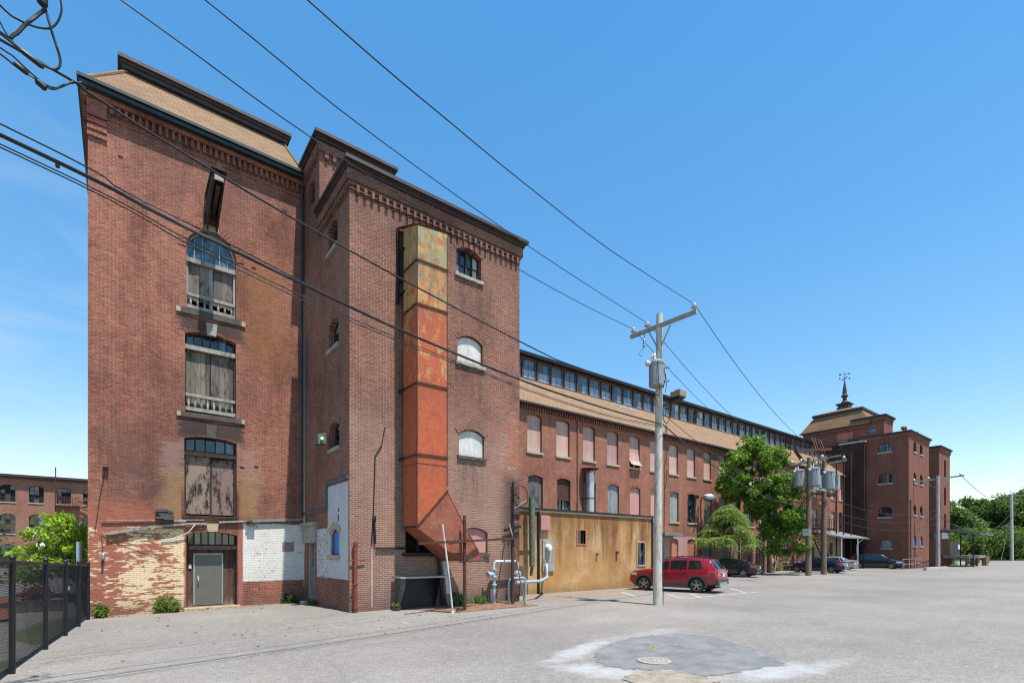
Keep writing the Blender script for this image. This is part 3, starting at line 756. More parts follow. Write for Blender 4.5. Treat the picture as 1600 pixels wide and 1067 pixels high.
def window(P, u0, u1, z0, zs, rise, parent, kind='glass', rec=0.16, nx=2, nz=3, sill='stone', archrows=0, name='window', pane=None, frame='wood_dark', archmat='brick_arch', sillover=0.08, sillh=0.13, t=0.055, planks_n=8, lightdirt=None):
    """One window: its frame, and under it panes or boards, sill and brick arch."""
    out = arch(u0, u1, z0, zs, rise)
    inn = arch(u0 + t, u1 - t, z0 + t, zs, max(rise - t * 0.9, 0.0) if rise > 0 else 0.0)
    if rise <= 0.001: inn = [(u0 + t, z0 + t), (u1 - t, z0 + t), (u1 - t, zs - t), (u0 + t, zs - t)]
    if len(inn) != len(out): inn = arch(u0 + t, u1 - t, z0 + t, zs, 0.002)
    mb = MB(); n = len(out)
    vs = [P(a, b, -rec) for a, b in out] + [P(a, b, -rec) for a, b in inn] + [P(a, b, -rec - .07) for a, b in inn]
    fs = [(i, (i + 1) % n, n + (i + 1) % n, n + i) for i in range(n)] + [(n + i, n + (i + 1) % n, 2 * n + (i + 1) % n, 2 * n + i) for i in range(n)]
    mb.add(vs, fs)
    ztop = lambda u: archz(u, u0, u1, zs, rise)
    if kind in ('glass', 'mixed'):
        for i in range(1, nx):
            u = u0 + (u1 - u0) * i / nx
            bw = 0.03 if (nx % 2 == 0 and i == nx // 2) else 0.014
            mb.pbox(P, u - bw, u + bw, z0 + t * .6, ztop(u) - t * .6, -rec - .05, -rec - .008)
        for k in range(1, nz):
            z = z0 + (zs + rise * .6 - z0) * k / nz
            bw = 0.03 if k == nz // 2 and nz > 2 else 0.014
            mb.pbox(P, u0 + t * .6, u1 - t * .6, z - bw, z + bw, -rec - .052, -rec - .012)
    w = mb.build(name, frame, parent)
    if kind in ('glass', 'mixed'):
        g = MB(); mats = pane or ['glass', 'glass_blue', 'glass_dirty']
        if isinstance(mats, str): mats = [mats]
        # separate panes, each very slightly out of true so they reflect differently
        for i in range(nx):
            for k in range(nz):
                a, b = u0 + (u1 - u0) * i / nx, u0 + (u1 - u0) * (i + 1) / nx
                c, d = z0 + (zs + rise * .6 - z0) * k / nz, z0 + (zs + rise * .6 - z0) * (k + 1) / nz
                ta = ztop(max(a, u0 + .001)) - .01 if k == nz - 1 else d
                tb = ztop(min(b, u1 - .001)) - .01 if k == nz - 1 else d
                e = [random.uniform(-.012, .012) for _ in range(3)]
                if lightdirt is not None: mi = lightdirt(i, k)
                else: mi = random.choice([0, 0, 0, 1, 1, min(2, len(mats) - 1)]) if len(mats) > 1 else 0
                mi = min(mi, len(mats) - 1)
                g.add([P(a, c, -rec - .06 + e[0]), P(b, c, -rec - .06 + e[1]), P(b, tb, -rec - .06 + e[2]), P(a, ta, -rec - .06 + e[0] + e[2] - e[1])], [(0, 1, 2, 3)], mi)
        g.build('pane', mats, w)
    else:
        g = MB()
        if kind == 'panel':
            g.pprism(P, arch(u0 + t * .5, u1 - t * .5, z0 + t * .5, zs, rise * .85 if rise else 0), -rec - .05, -rec + .012)
        else:
            for i in range(planks_n):
                a = u0 + .012 + (u1 - u0 - .024) * i / planks_n; b = u0 + .012 + (u1 - u0 - .024) * (i + 1) / planks_n - .007
                dd = random.uniform(-.006, .006); zb = z0 + .02 + random.uniform(0, .02)
                g.pprism(P, [(a, zb), (b, zb), (b, ztop(b) - .015), (a, ztop(a) - .015)], -rec - .03 + dd, -rec + .014 + dd)
        g.build('boarding', pane or 'pink_plank', w)
    if sill:
        s = MB()
        zt = z0 - .002
        nn = 7; L = (u1 - u0 + 2 * sillover)
        for i in range(nn):                # rough stone: each length a hair different
            a = u0 - sillover + L * i / nn; b = u0 - sillover + L * (i + 1) / nn
            o = random.uniform(0, .012); o2 = random.uniform(-.010, .012)
            s.pbox(P, a, b, zt - sillh + o2, zt, -rec, .07 + o)
        s.build('sill', sill, w)
    if archrows:
        a = MB()
        voussoirs(a, P, u0 - .01, u1 + .01, zs, rise, 0.23, archrows, 0.018)
        a.build('brick_arch', archmat, w)
    return w

def teeth(mb, P, u0, u1, pitch, w, z0, z1, d, mi=0, drop=0.0):
    n = max(1, int(round((u1 - u0) / pitch)))
    for i in range(n):
        u = u0 + (u1 - u0) * (i + .5) / n
        mb.pbox(P, u - w / 2, u + w / 2, z0, z1, -.02, d, mi)
        if drop: mb.pbox(P, u - w * .3, u + w * .3, z0 - drop, z0, -.02, d * .6, mi)

PY = lambda Y: (lambda u, z, d: (u, Y - d, z))        # wall facing -Y
PX = lambda X: (lambda u, z, d: (X - d, u, z))        # wall facing -X
PXr = lambda X: (lambda u, z, d: (X + d, u, z))       # wall facing +X
PYr = lambda Y: (lambda u, z, d: (u, Y + d, z))       # wall facing +Y

# ------------------------------------------------------------------ ground
def sheet(name, poly, mat, dz, thick=None):
    mb = MB()
    pts = [(x, y, gz(x, y) + dz) for x, y in poly]
    c = (sum(p[0] for p in pts) / len(pts), sum(p[1] for p in pts) / len(pts))
    rv, _, rf, *_r = delaunay_2d_cdt([Vector((x, y)) for x, y in poly], [(i, (i + 1) % len(poly)) for i in range(len(poly))], [], 1, 1e-6)
    mb.add([(q.x, q.y, gz(q.x, q.y) + dz) for q in rv], [tuple(f) for f in rf])
    o = mb.build(name, mat)
    o['kind'] = 'structure'
    return o
xs = [-3000, -900, -300, -120, -60, -30, -15] + list(np.arange(-8, 24.1, 0.8)) + [28, 34, 42, 52, 64, 80, 110, 160, 260, 600, 3000]
ys = [-3000, -800, -200, -60, -20, -8, 0, 4] + list(np.arange(6, 24.1, 0.8)) + [28, 40, 60, 100, 200, 500, 3000]
g = MB()
g.add([(x, y, gz(x, y)) for y in ys for x in xs], [(j * len(xs) + i, j * len(xs) + i + 1, (j + 1) * len(xs) + i + 1, (j + 1) * len(xs) + i) for j in range(len(ys) - 1) for i in range(len(xs) - 1)])
o = g.build('ground', 'asphalt', origin=(0, 0, 0), smooth=60); tag(o, 'worn pale grey asphalt of the parking lot', kind='structure')
tag(sheet('lawn', [(-90, -20), (-2.05, -20), (-1.50, 11), (-0.95, 19.3), (-1.02, 60), (-90, 60)], 'lawn', 0.012), 'patchy grass behind the black fence')
tag(sheet('verge', [(112, 27), (140, 24), (156, 17.5), (185, 4), (420, -40), (420, 240), (100, 240), (100, 40)], 'lawn', 0.05), 'grass verge under the far trees')
def ragged(pts, amp, sub=5):
    out = []
    for i in range(len(pts)):
        a, b = pts[i], pts[(i + 1) % len(pts)]
        for k in range(sub):
            t = k / sub
            out.append((a[0] + (b[0] - a[0]) * t + random.uniform(-amp, amp), a[1] + (b[1] - a[1]) * t + random.uniform(-amp, amp)))
    return out
tag(sheet('asphalt_patch', ragged([(7.01, 6.52), (7.5, 6.9), (8.6, 7.39), (9.38, 7.52), (10.23, 7.44), (10.81, 6.86), (10.9, 6.34), (10.48, 5.65), (10.13, 4.87), (9.24, 4.12), (8.51, 4.26), (7.43, 4.43), (7.29, 4.92), (6.97, 5.45), (6.65, 5.88)], .075, 16), 'patch', 0.006), 'dark irregular asphalt patch round the drain')
tag(sheet('sand', ragged([(7.38, 4.9), (7.15, 5.28), (6.6, 5.3), (6.2, 5.2), (6.1, 4.6), (6.8, 4.2), (7.2, 4.2)], .06, 9), 'sand', 0.012), 'brown grit below the drain')
q = MB()
for a_, b_, w_ in (((8.45, 6.25), (8.95, 6.55), .05), ((8.6, 6.42), (8.75, 6.45), .05)):
    q.prism([(a_[0], a_[1], .0105), (b_[0], b_[1], .0105), (b_[0] - .03, b_[1] + w_, .0105), (a_[0] - .03, a_[1] + w_, .0105)], (0, 0, .001))
o = q.build('paint_mark', 'yellow_lamp'); tag(o, 'short faded yellow paint mark on the dark patch', kind='structure')
pl = MB()
def stripe(mb, a, b, w=0.10):
    a, b = Vector(a), Vector(b); d = (b - a).normalized(); s = Vector((-d.y, d.x)) * w / 2
    n = 4
    for i in range(n):
        p, q = a + (b - a) * i / n, a + (b - a) * (i + 1) / n
        mb.add([(c.x, c.y, gz(c.x, c.y) + .008) for c in (p - s, q - s, q + s, p + s)], [(0, 1, 2, 3)])
for a, b in (((18.3, 16.6), (19.13, 14.4)), ((19.13, 14.4), (19.2, 12.4)), ((19.1, 12.35), (24.6, 12.2)), ((19.3, 16.2), (17.9, 14.2)), ((20.3, 14.4), (18.9, 12.6)), ((21.1, 13.6), (19.9, 12.3)), ((23.9, 17.2), (23.6, 12.4)),
             ((25.92, 14.34), (23.9, 12.4)), ((28.2, 17.5), (27.8, 12.6)), ((26.2, 16.6), (23.8, 14.4))):
    stripe(pl, a, b)
tag(pl.build('parking_lines', 'line_paint'), 'faded white parking lines by the red car', kind='structure')
gr = thing('drain_grate', 'pale round iron drain grate in the dark asphalt patch', 'drain', (7.65, 5.67, gz(7.65, 5.67)))
mb = MB()
mb.lathe([(0.30, 0), (0.30, 0.022), (0.25, 0.022), (0.25, 0.0)], (7.65, 5.67, 0.004), 28)
mb.build('rim', 'stone_grey', gr, 30)
mb = MB()
for k in range(-4, 5):
    hw = math.sqrt(max(0.0, .25 ** 2 - (k * .052) ** 2))
    if hw > .03: mb.box(7.65 - hw, 7.65 + hw, 5.67 + k * .052 - .014, 5.67 + k * .052 + .014, .004, .022)
for k in range(-3, 4):
    hw = math.sqrt(max(0.0, .25 ** 2 - (k * .07) ** 2))
    mb.box(7.65 + k * .07 - .010, 7.65 + k * .07 + .010, 5.67 - hw, 5.67 + hw, .003, .019)
mb.build('bars', 'stone_grey', gr)
mb = MB(); mb.lathe([(.25, 0), (.25, .002)], (7.65, 5.67, 0.007), 24); mb.build('pit', 'void', gr)

# ------------------------------------------------------------------ corner tower (tall, mansard roof)
LY = 20.6
LW = PY(LY)
ct = thing('corner_tower', 'tall brick corner tower with mansard roof and stacked loading doors', 'tower', (2.4, 20.6, 0))
CX0, CX1, CY1, CZ = -0.83, 5.65, 27.6, 16.32
d1 = arch(1.77, 3.33, 0.06, 2.55, 0.14)
d2 = arch(1.71, 3.31, 3.24, 5.89, 0.11)
d3 = arch(1.73, 3.29, 6.80, 9.52, 0.12)
d4 = arch(1.77, 3.29, 10.36, 12.48, 0.757, 18)
mb = MB()
mb.wall(LW, CX0, CX1, -0.4, CZ, [d1, d2, d3, d4], 0.36, 0)
mb.wall(PX(CX0), LY, CY1, -0.4, CZ)
mb.wall(PXr(CX1), LY, CY1, -0.4, CZ)
mb.wall(PYr(CY1), CX0, CX1, -0.4, CZ)
# corner pilaster banding, a few proud courses
for k in range(3):
    mb.pbox(LW, CX0 - .02, -.36, 15.45 - k * .22, 15.57 - k * .22, -.02, .06)
mb.pbox(LW, CX0 - .025, -.36, 15.66, 16.16, -.02, .07)
mb.build('wall', 'brick_corner', ct)
mb = MB()
mb.pbox(LW, CX0, CX1, 16.17, CZ, -.02, .17)
mb.pbox(LW, CX0, CX1, 15.72, 15.79, -.02, .03)
teeth(mb, LW, CX0 + .5, CX1, .18, .08, 15.88, 16.17, .12)
mb.pbox(PX(CX0), LY - .1, CY1, 16.17, CZ, -.02, .17)
teeth(mb, PX(CX0), LY + .3, CY1, .20, .095, 15.86, 16.17, .13)
mb.build('brick_cornice', 'brick_corner', ct)
mb = MB()
mb.box(-1.08, 5.52, 20.18, 20.34, 16.47, 16.57)       # gutter trough and its fascia
mb.box(-1.04, 5.54, 20.24, 20.60, 16.32, 16.44)
mb.box(-1.08, -0.92, 20.34, 27.7, 16.44, 16.58)
mb.box(-1.02, -0.83, 20.60, 27.7, 16.32, 16.44)
mb.build('gutter', 'gutter', ct)
# mansard roof
mb = MB()
A = [(-.93, 20.34, 16.54), (5.60, 20.34, 16.54), (5.60, 27.6, 16.52), (-.93, 27.6, 16.52)]
B = [(.16, 21.42, 18.16), (5.10, 21.42, 18.16), (5.10, 26.6, 18.16), (.16, 26.6, 18.16)]
mb.add(A + B, [(0, 1, 5, 4), (1, 2, 6, 5), (2, 3, 7, 6), (3, 0, 4, 7), (3, 2, 1, 0)])
rf = mb.build('roof', 'shingle', ct)
mb = MB()
mb.box(.02, 5.22, 21.28, 26.74, 18.16, 18.30); mb.box(-.03, 5.27, 21.23, 26.79, 18.30, 18.40); mb.box(-.10, 5.34, 21.16, 26.86, 18.40, 18.52)
mb.add([(-.06, 21.2, 18.52), (5.30, 21.2, 18.52), (5.3, 26.82, 18.52), (-.06, 26.82, 18.52), (2.6, 24.0, 19.1)], [(0, 1, 4), (1, 2, 4), (2, 3, 4), (3, 0, 4)], 0)
mb.build('roof_cornice', 'cornice', rf)
for p, q in ((A[0], B[0]), (A[1], B[1])):               # hip tiles
    mb = MB(); mb.tube([(p[0], p[1], p[2] + .02), (q[0], q[1], q[2] + .02)], .05, 6)
    mb.build('hip_ridge', 'shingle', rf)

def transom(P, u0, u1, z0, zs, rise, rec, n, parent, mats=('glass', 'glass_blue')):
    w = MB()
    w.pbox(P, u0, u1, z0, z0 + .05, -rec - .07, -rec)
    w.pbox(P, u0, u0 + .04, z0 + .05, zs, -rec - .07, -rec); w.pbox(P, u1 - .04, u1, z0 + .05, zs, -rec - .07, -rec)
    for i in range(1, n):
        u = u0 + (u1 - u0) * i / n
        w.pbox(P, u - .018, u + .018, z0 + .05, archz(u, u0, u1, zs, rise), -rec - .06, -rec - .01)
    t = w.build('transom_window', 'wood_dark', parent)
    gmb = MB()
    for i in range(n):
        a, b = u0 + (u1 - u0) * i / n, u0 + (u1 - u0) * (i + 1) / n
        e = random.uniform(-.012, .012)
        gmb.add([P(a, z0 + .04, -rec - .05 + e), P(b, z0 + .04, -rec - .05 - e), P(b, archz(b - .001, u0, u1, zs, rise), -rec - .05), P(a, archz(a + .001, u0, u1, zs, rise), -rec - .05 + e)], [(0, 1, 2, 3)], random.choice([0, 0, 1]) % len(mats))
    gmb.build('pane', list(mats), t)
    return t
def leaf_pair(P, u0, u1, z0, z1, d, n, mat, parent, name='door_leaf', split=True):
    m_ = (u0 + u1) / 2
    for a, b in (((u0, m_ - .012), (m_ + .012, u1)) if split else ((u0, u1),)):
        q = MB()
        for i in range(n):
            p, s = a + (b - a) * i / n, a + (b - a) * (i + 1) / n - .006
            e = random.uniform(-.008, .008)
            q.pbox(P, p, s, z0 + random.uniform(0, .04), z1 + random.uniform(-.03, 0), d - .04 + e, d + e)
        q.build(name, mat, parent)
def railing(P, u0, u1, z0, z1, d, nb, parent, slope=0.0):
    r = MB()
    w = .05
    def rail(z, h):
        r.hexa([P(u0, z, d - w), P(u1, z - slope, d - w), P(u1, z - slope, d + w), P(u0, z, d + w), P(u0, z + h, d - w), P(u1, z + h - slope, d - w), P(u1, z + h - slope, d + w), P(u0, z + h, d + w)])
    rail(z1 - .10, .10); rail(z0 + .02, .12)
    for i in range(nb):
        u = u0 + (u1 - u0) * (i + .5) / nb
        s = slope * (i + .5) / nb
        prof = [(.022, 0), (.036, .06), (.040, .11), (.026, .19), (.022, .26), (.034, .30), (.024, .33)]
        hh = (z1 - .10) - (z0 + .14)
        r.lathe([(a, b * hh / .33) for a, b in prof], P(u, z0 + .14 - s, d), 8)
    r.build('balustrade', 'wood_grey', parent)
def back(P, u0, u1, z0, z1, d, parent, mat='void', name='dark_interior'):
    q = MB(); q.pbox(P, u0 - .3, u1 + .3, z0 - .05, z1 + .1, d - .05, d); q.build(name, mat, parent)

# ground-floor entrance
e1 = MB()
e1.pbox(LW, 1.77, 3.33, 2.06, 2.20, -.34, -.10); e1.pbox(LW, 1.77, 1.83, .06, 2.06, -.36, -.28); e1.pbox(LW, 3.27, 3.33, .06, 2.06, -.36, -.28)
ent = e1.build('entrance', 'wood_dark', ct)
transom(LW, 1.80, 3.30, 2.20, 2.55, .14, .20, 7, ent)
q = MB()
for i in range(9):
    a = 1.80 + (3.27 - 1.80) * i / 9
    if a + .16 < 2.0 or a > 2.85 or True:
        q.pbox(LW, a, a + .158, .06, 2.06, -.40, -.345 + random.uniform(-.004, .004))
q.build('plank_screen', 'wood_brown', ent)
q = MB()
q.pbox(LW, 2.00, 2.045, .10, 1.93, -.345, -.29); q.pbox(LW, 2.875, 2.92, .10, 1.93, -.345, -.29); q.pbox(LW, 2.045, 2.875, 1.885, 1.93, -.345, -.29)
q.build('door_frame', 'metal_grey', ent)
q = MB(); q.pbox(LW, 2.045, 2.875, .10, 1.885, -.345, -.31)
dd = q.build('steel_door', 'door_grey', ct)
q = MB(); q.lathe([(.028, 0), (.028, .012), (.012, .014), (.012, .05), (.03, .055), (.034, .075), (.02, .09)], LW(2.15, .98, -.31), 12, axis=(0, -1, 0)); q.pbox(LW, 2.12, 2.18, 1.03, 1.12, -.31, -.285); q.build('handle', 'galv', dd)
q = MB(); q.pbox(LW, 1.865, 1.945, 1.40, 1.55, -.345, -.305); q.build('notice_plate', 'white', ent)
q = MB(); q.pbox(LW, 1.70, 3.42, -.2, .055, -.40, .14); q.build('door_step', 'curb', ct)
q = MB(); voussoirs(q, LW, 1.77, 3.33, 2.55, .14, .22, 22, .012); q.build('brick_arch', 'brick_corner', ct)
q = MB(); q.pprism(LW, [(2.40, 2.69), (2.70, 2.69), (2.735, 2.98), (2.365, 2.98)], -.1, .045); q.build('keystone', 'stone', ct)
# first floor doors: tan boards with soot
e2 = MB(); e2.pbox(LW, 1.71, 3.31, 5.33, 5.47, -.30, -.10); e2.pbox(LW, 1.71, 1.77, 3.24, 5.33, -.34, -.15); e2.pbox(LW, 3.25, 3.31, 3.24, 5.33, -.34, -.15)
e2.pbox(LW, 1.66, 3.36, 3.16, 3.238, -.3, .07); e2.pbox(LW, 1.64, 1.70, 3.20, 4.05, -.02, .06, 1); e2.pbox(LW, 3.32, 3.38, 3.20, 4.15, -.02, .06, 1)
l2 = e2.build('loading_door', ['wood_dark', 'pipe_red'], ct)
transom(LW, 1.74, 3.28, 5.47, 5.89, .11, .20, 5, l2)
leaf_pair(LW, 1.78, 3.24, 3.27, 5.33, -.22, 1, 'wood_tan', l2)
q = MB(); q.pbox(LW, 2.49, 2.55, 3.27, 5.3, -.215, -.19); q.build('cover_strip', 'wood_dark', l2)
q = MB(); voussoirs(q, LW, 1.71, 3.31, 5.89, .11, .23, 22, .012); q.build('brick_arch', 'brick_corner', l2)
q = MB(); q.pprism(LW, [(2.37, 5.99), (2.65, 5.99), (2.68, 6.46), (2.34, 6.46)], -.1, .05); q.build('keystone', 'stone_dark', l2)
back(LW, 1.7, 3.3, 3.2, 6.1, -.5, l2)
# second floor doors
e3 = MB(); e3.pbox(LW, 1.73, 3.29, 9.02, 9.17, -.28, -.10, 1); e3.pbox(LW, 1.73, 1.78, 6.8, 9.02, -.34, -.15); e3.pbox(LW, 3.24, 3.29, 6.8, 9.02, -.34, -.15)
l3 = e3.build('loading_door', ['wood_dark', 'wood_grey'], ct)
transom(LW, 1.76, 3.26, 9.17, 9.52, .12, .20, 6, l3)
leaf_pair(LW, 1.78, 3.24, 6.9, 9.02, -.24, 5, 'wood_plank', l3)
railing(LW, 1.75, 3.27, 6.86, 7.47, -.09, 8, l3, .02)
q = MB(); q.pbox(LW, 1.60, 3.46, 6.63, 6.795, -.3, .05); q.pbox(LW, 1.49, 1.60, 6.635, 6.79, -.05, .055, 1); q.pbox(LW, 3.46, 3.57, 6.635, 6.79, -.05, .055, 1); q.build('sill', ['stone_dark', 'stone'], l3)
q = MB(); voussoirs(q, LW, 1.73, 3.29, 9.52, .12, .23, 22, .012); q.build('brick_arch', 'brick_corner', l3)
q = MB(); q.pprism(LW, [(2.38, 9.60), (2.66, 9.60), (2.69, 10.02), (2.35, 10.02)], -.1, .05); q.build('keystone', 'stone_grey', l3)
back(LW, 1.7, 3.3, 6.8, 9.7, -.5, l3)
# third floor doors under a half-round light
e4 = MB(); e4.pbox(LW, 1.77, 3.29, 12.04, 12.19, -.28, -.08); e4.pbox(LW, 1.77, 1.84, 10.4, 12.04, -.3, -.14); e4.pbox(LW, 3.22, 3.29, 10.4, 12.04, -.3, -.14); e4.pbox(LW, 2.47, 2.59, 10.4, 12.04, -.3, -.19)
l4 = e4.build('loading_door', 'wood_grey', ct)
fan = MB()
for u in (2.02, 2.27, 2.53, 2.79, 3.04):
    fan.pbox(LW, u - .016, u + .016, 12.19, archz(u, 1.77, 3.29, 12.48, .757) - .01, -.23, -.18)
fan.pbox(LW, 1.8, 3.26, 12.60, 12.632, -.235, -.185)
oo = arch(1.77, 3.29, 12.19, 12.48, .757, 18); ii = arch(1.83, 3.23, 12.22, 12.48, .697, 18); n_ = len(oo)
fan.add([LW(a, b, -.17) for a, b in oo] + [LW(a, b, -.17) for a, b in ii] + [LW(a, b, -.25) for a, b in ii], [(i, (i + 1) % n_, n_ + (i + 1) % n_, n_ + i) for i in range(n_)] + [(n_ + i, n_ + (i + 1) % n_, 2 * n_ + (i + 1) % n_, 2 * n_ + i) for i in range(n_)])
fw = fan.build('fanlight', 'wood_grey', l4)
q = MB(); q.pprism(LW, arch(1.8, 3.26, 12.2, 12.48, .72, 18), -.26, -.235); q.build('pane', 'glass_blue', fw)
leaf_pair(LW, 1.84, 3.22, 10.75, 12.04, -.22, 4, 'wood_plank', l4)
railing(LW, 1.80, 3.26, 10.40, 10.95, -.08, 7, l4, .02)
q = MB(); q.pbox(LW, 1.60, 3.46, 10.18, 10.355, -.3, .05); q.pbox(LW, 1.47, 1.60, 10.185, 10.35, -.05, .055, 1); q.pbox(LW, 3.46, 3.59, 10.185, 10.35, -.05, .055, 1); q.build('sill', ['stone_dark', 'stone'], l4)
q = MB()
r_ = .76; zc_ = 12.48
for i in range(26):
    a0 = -math.pi / 2 + math.pi * (i + .06) / 26; a1 = -math.pi / 2 + math.pi * (i + .94) / 26
    q.pprism(LW, [(2.53 + rr * math.sin(t), zc_ + rr * math.cos(t)) for rr, t in ((r_ + .01, a0), (r_ + .01, a1), (r_ + .25, a1), (r_ + .25, a0))], -.05, .018)
q.build('brick_arch', 'brick_corner', l4)
back(LW, 1.7, 3.3, 10.3, 13.3, -.5, l4)
# hoist hood sticking out above the top door
q = MB()
q.prism([(2.35, 20.58, 13.25), (2.35, 18.96, 14.10), (2.35, 18.94, 14.44), (2.35, 20.58, 14.44)], (.06, 0, 0))
q.prism([(2.64, 20.58, 13.25), (2.64, 18.96, 14.10), (2.64, 18.94, 14.44), (2.64, 20.58, 14.44)], (.06, 0, 0))
q.box(2.41, 2.64, 18.98, 20.58, 14.20, 14.30)
q.add([(2.30, 18.86, 14.44), (2.75, 18.86, 14.44), (2.75, 20.6, 14.44), (2.30, 20.6, 14.44), (2.525, 18.86, 14.62), (2.525, 20.6, 14.62)], [(0, 1, 4), (1, 2, 5, 4), (3, 0, 4, 5), (2, 3, 5), (0, 3, 2, 1)])
hb = q.build('hoist_hood', 'wood_dark', ct)
q = MB(); q.beam((2.525, 20.6, 13.75), (2.525, 19.1, 13.98), .12, .16); q.build('hoist_beam', 'rust', hb)
q = MB(); q.box(2.40, 2.66, 18.92, 18.96, 14.12, 14.30); q.build('hood_end', 'stone_grey', hb)
q = MB(); q.pbox(LW, 2.33, 2.74, 13.26, 13.44, .0, .06); q.pbox(LW, 2.30, 2.35, 13.44, 13.9, 0, .05, 1); q.pbox(LW, 2.70, 2.75, 13.44, 13.9, 0, .05, 1); q.build('backing_board', ['stone_grey', 'wood_dark'], hb)
# remains of a pent roof across the ground floor
q = MB()
q.beam((-.36, 20.53, 2.56), (.78, 20.54, 2.80), .09, .10); q.beam((.70, 20.50, 2.80), (1.72, 20.52, 2.93), .10, .08); q.beam((1.6, 20.52, 2.93), (2.36, 20.54, 2.97), .06, .06)
q.beam((2.74, 20.54, 3.03), (3.9, 20.54, 3.13), .07, .06); q.beam((3.6, 20.54, 3.10), (5.6, 20.54, 3.24), .08, .10)
q.beam((-.5, 20.55, 2.98), (2.3, 20.56, 3.10), .04, .03); q.beam((1.1, 20.55, 3.02), (1.75, 20.55, 3.05), .06, .08)
q.build('ledge_remains', 'wood_grey', ct)
q = MB()
for k in range(14):
    q.pbox(LW, .88 + random.uniform(0, .3), 1.2 + random.uniform(0, .22), 2.96 + k * .03, 3.02 + k * .03 + random.uniform(0, .02), -.02, random.uniform(.08, .24))
q.build('broken_bricks', 'stone_dark', ct)
q = MB()
for k in range(6):
    q.pbox(LW, 3.58 + random.uniform(0, .12), 3.75 + random.uniform(0, .2), 2.93 + k * .035, 2.97 + k * .035, -.02, random.uniform(.06, .2))
q.build('broken_bricks', 'stone_dark', ct)
q = MB(); q.tube([(2.02, 20.5, 2.93), (1.85, 20.5, 2.68), (1.7, 20.52, 2.58), (1.35, 20.55, 2.42), (1.05, 20.56, 2.36)], .018, 6); q.build('loose_wire', 'dirty_white', ct)
q = MB()
for (x, z) in ((3.87, 12.45), (4.95, 15.0), (-.02, 14.7), (3.48, 5.05), (3.95, 5.12)):
    q.pbox(LW, x - .07, x + .07, z - .035, z + .035, -.01, .004)
q.build('brick_hole', 'void', ct)
q = MB()                                               # downpipe in the corner
q.tube([(5.55, 20.5, 16.3), (5.55, 20.5, 3.4)], .045, 8); q.build('downpipe', 'gutter', ct)
q = MB(); q.pbox(LW, -.47, -.32, 4.60, 4.68, 0, .12); q.tube([LW(-.40, 4.62, .06), LW(-.55, 3.6, .03), LW(-.66, 2.6, .03)], .008, 5); q.build('iron_bracket', 'metal_dark', ct)
hc = thing('dangling_cable', 'frayed cable with grey connector dangling against the flaking cream paint', 'cable', (-.46, 20.5, 1.5))
q = MB(); q.tube([(-.50, 20.56, 2.62), (-.48, 20.52, 2.5), (-.46, 20.5, 2.2), (-.455, 20.5, 2.0)], .010, 6); q.tube([(-.50, 20.56, 2.62), (-.2, 20.54, 2.45), (.3, 20.55, 2.2), (1.1, 20.56, 1.8)], .008, 5); q.build('wire', 'rust_light', hc)
q = MB(); q.lathe([(.02, 0), (.045, .03), (.045, .16), (.02, .2)], (-.455, 20.5, 1.74), 10); q.build('connector', 'metal_grey', hc)
q = MB(); q.lathe([(.03, 0), (.03, .1)], (-.47, 20.5, 1.62), 8); q.build('socket', 'metal_dark', hc)

# ------------------------------------------------------------------ stair tower in front of it
FY, FX, FX1 = 15.62, 5.65, 12.46
FF, FL, FR = PY(FY), PX(FX), PXr(FX1)
st = thing('stair_tower', 'square brick tower with corbelled cornice and the orange duct on its front', 'tower', (9.05, 15.62, 0))
front_w = [(9.55, 10.63, 12.04, 12.88, .20), (9.60, 10.69, 8.88, 9.67, .21), (9.66, 10.77, 5.47, 6.25, .22), (9.75, 10.92, 1.92, 2.67, .20)]
side_w = [(16.72, 17.62, 12.2, 12.91, .19), (16.62, 17.60, 8.86, 9.60, .20), (16.55, 17.50, 5.46, 6.15, .19), (16.55, 17.45, 1.88, 2.55, .20)]
vent = [(7.55, 1.95), (8.60, 1.95), (8.60, 2.92), (7.55, 2.92)]
sdoor = [(19.22, .12), (20.12, .12), (20.12, 2.30), (19.22, 2.30)]
mb = MB()
mb.wall(FF, FX, FX1, -0.4, 13.95, [arch(*w) for w in front_w] + [vent], .24)
mb.wall(FL, FY, 20.58, -0.4, 13.95, [arch(*w) for w in side_w] + [sdoor], .24)
mb.wall(FR, FY, 24.5, -0.4, 13.95)
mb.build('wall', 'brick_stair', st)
mb = MB()
mb.box(FX + .02, FX1 - .02, FY + .02, 24.4, 13.9, 14.0); mb.build('roof', 'slate', st)
mb = MB()
mb.pbox(FF, FX - .10, FX1 + .10, 13.60, 13.95, -.02, .10); mb.pbox(FF, FX - .04, FX1 + .04, 13.50, 13.60, -.02, .05)
teeth(mb, FF, FX + .12, FX1 - .05, .245, .095, 13.29, 13.50, .11, 0, .07)
mb.pbox(FF, FX, FX1, 13.36, 13.42, -.02, .045)
mb.pbox(FL, FY - .0, 18.6, 13.60, 13.95, -.02, .10); mb.pbox(FL, FY, 18.6, 13.50, 13.60, -.02, .05)
teeth(mb, FL, FY + .12, 18.6, .245, .095, 13.29, 13.50, .11, 0, .07)
mb.pbox(FL, FY, 18.6, 13.36, 13.42, -.02, .045)
mb.pbox(FR, FY, 24.4, 13.60, 13.95, -.02, .10)
teeth(mb, FR, FY + .12, 24.4, .29, .115, 13.16, 13.50, .085)
mb.build('brick_cornice', 'brick_stair', st)
mb = MB()
def cornice(mb, x0, x1, y0, y1, z, o=.0, left=True):
    mb.box(x0 - .14 - o, x1 + .14 + o, y0 - .16 - o, y1, z, z + .09)
    mb.box(x0 - .17 - o, x1 + .17 + o, y0 - .20 - o, y1, z + .09, z + .14)
    mb.box(x0 - .22 - o, x1 + .24 + o, y0 - .30 - o, y1, z + .14, z + .25)
cornice(mb, FX, FX1, FY, 18.62, 13.952)
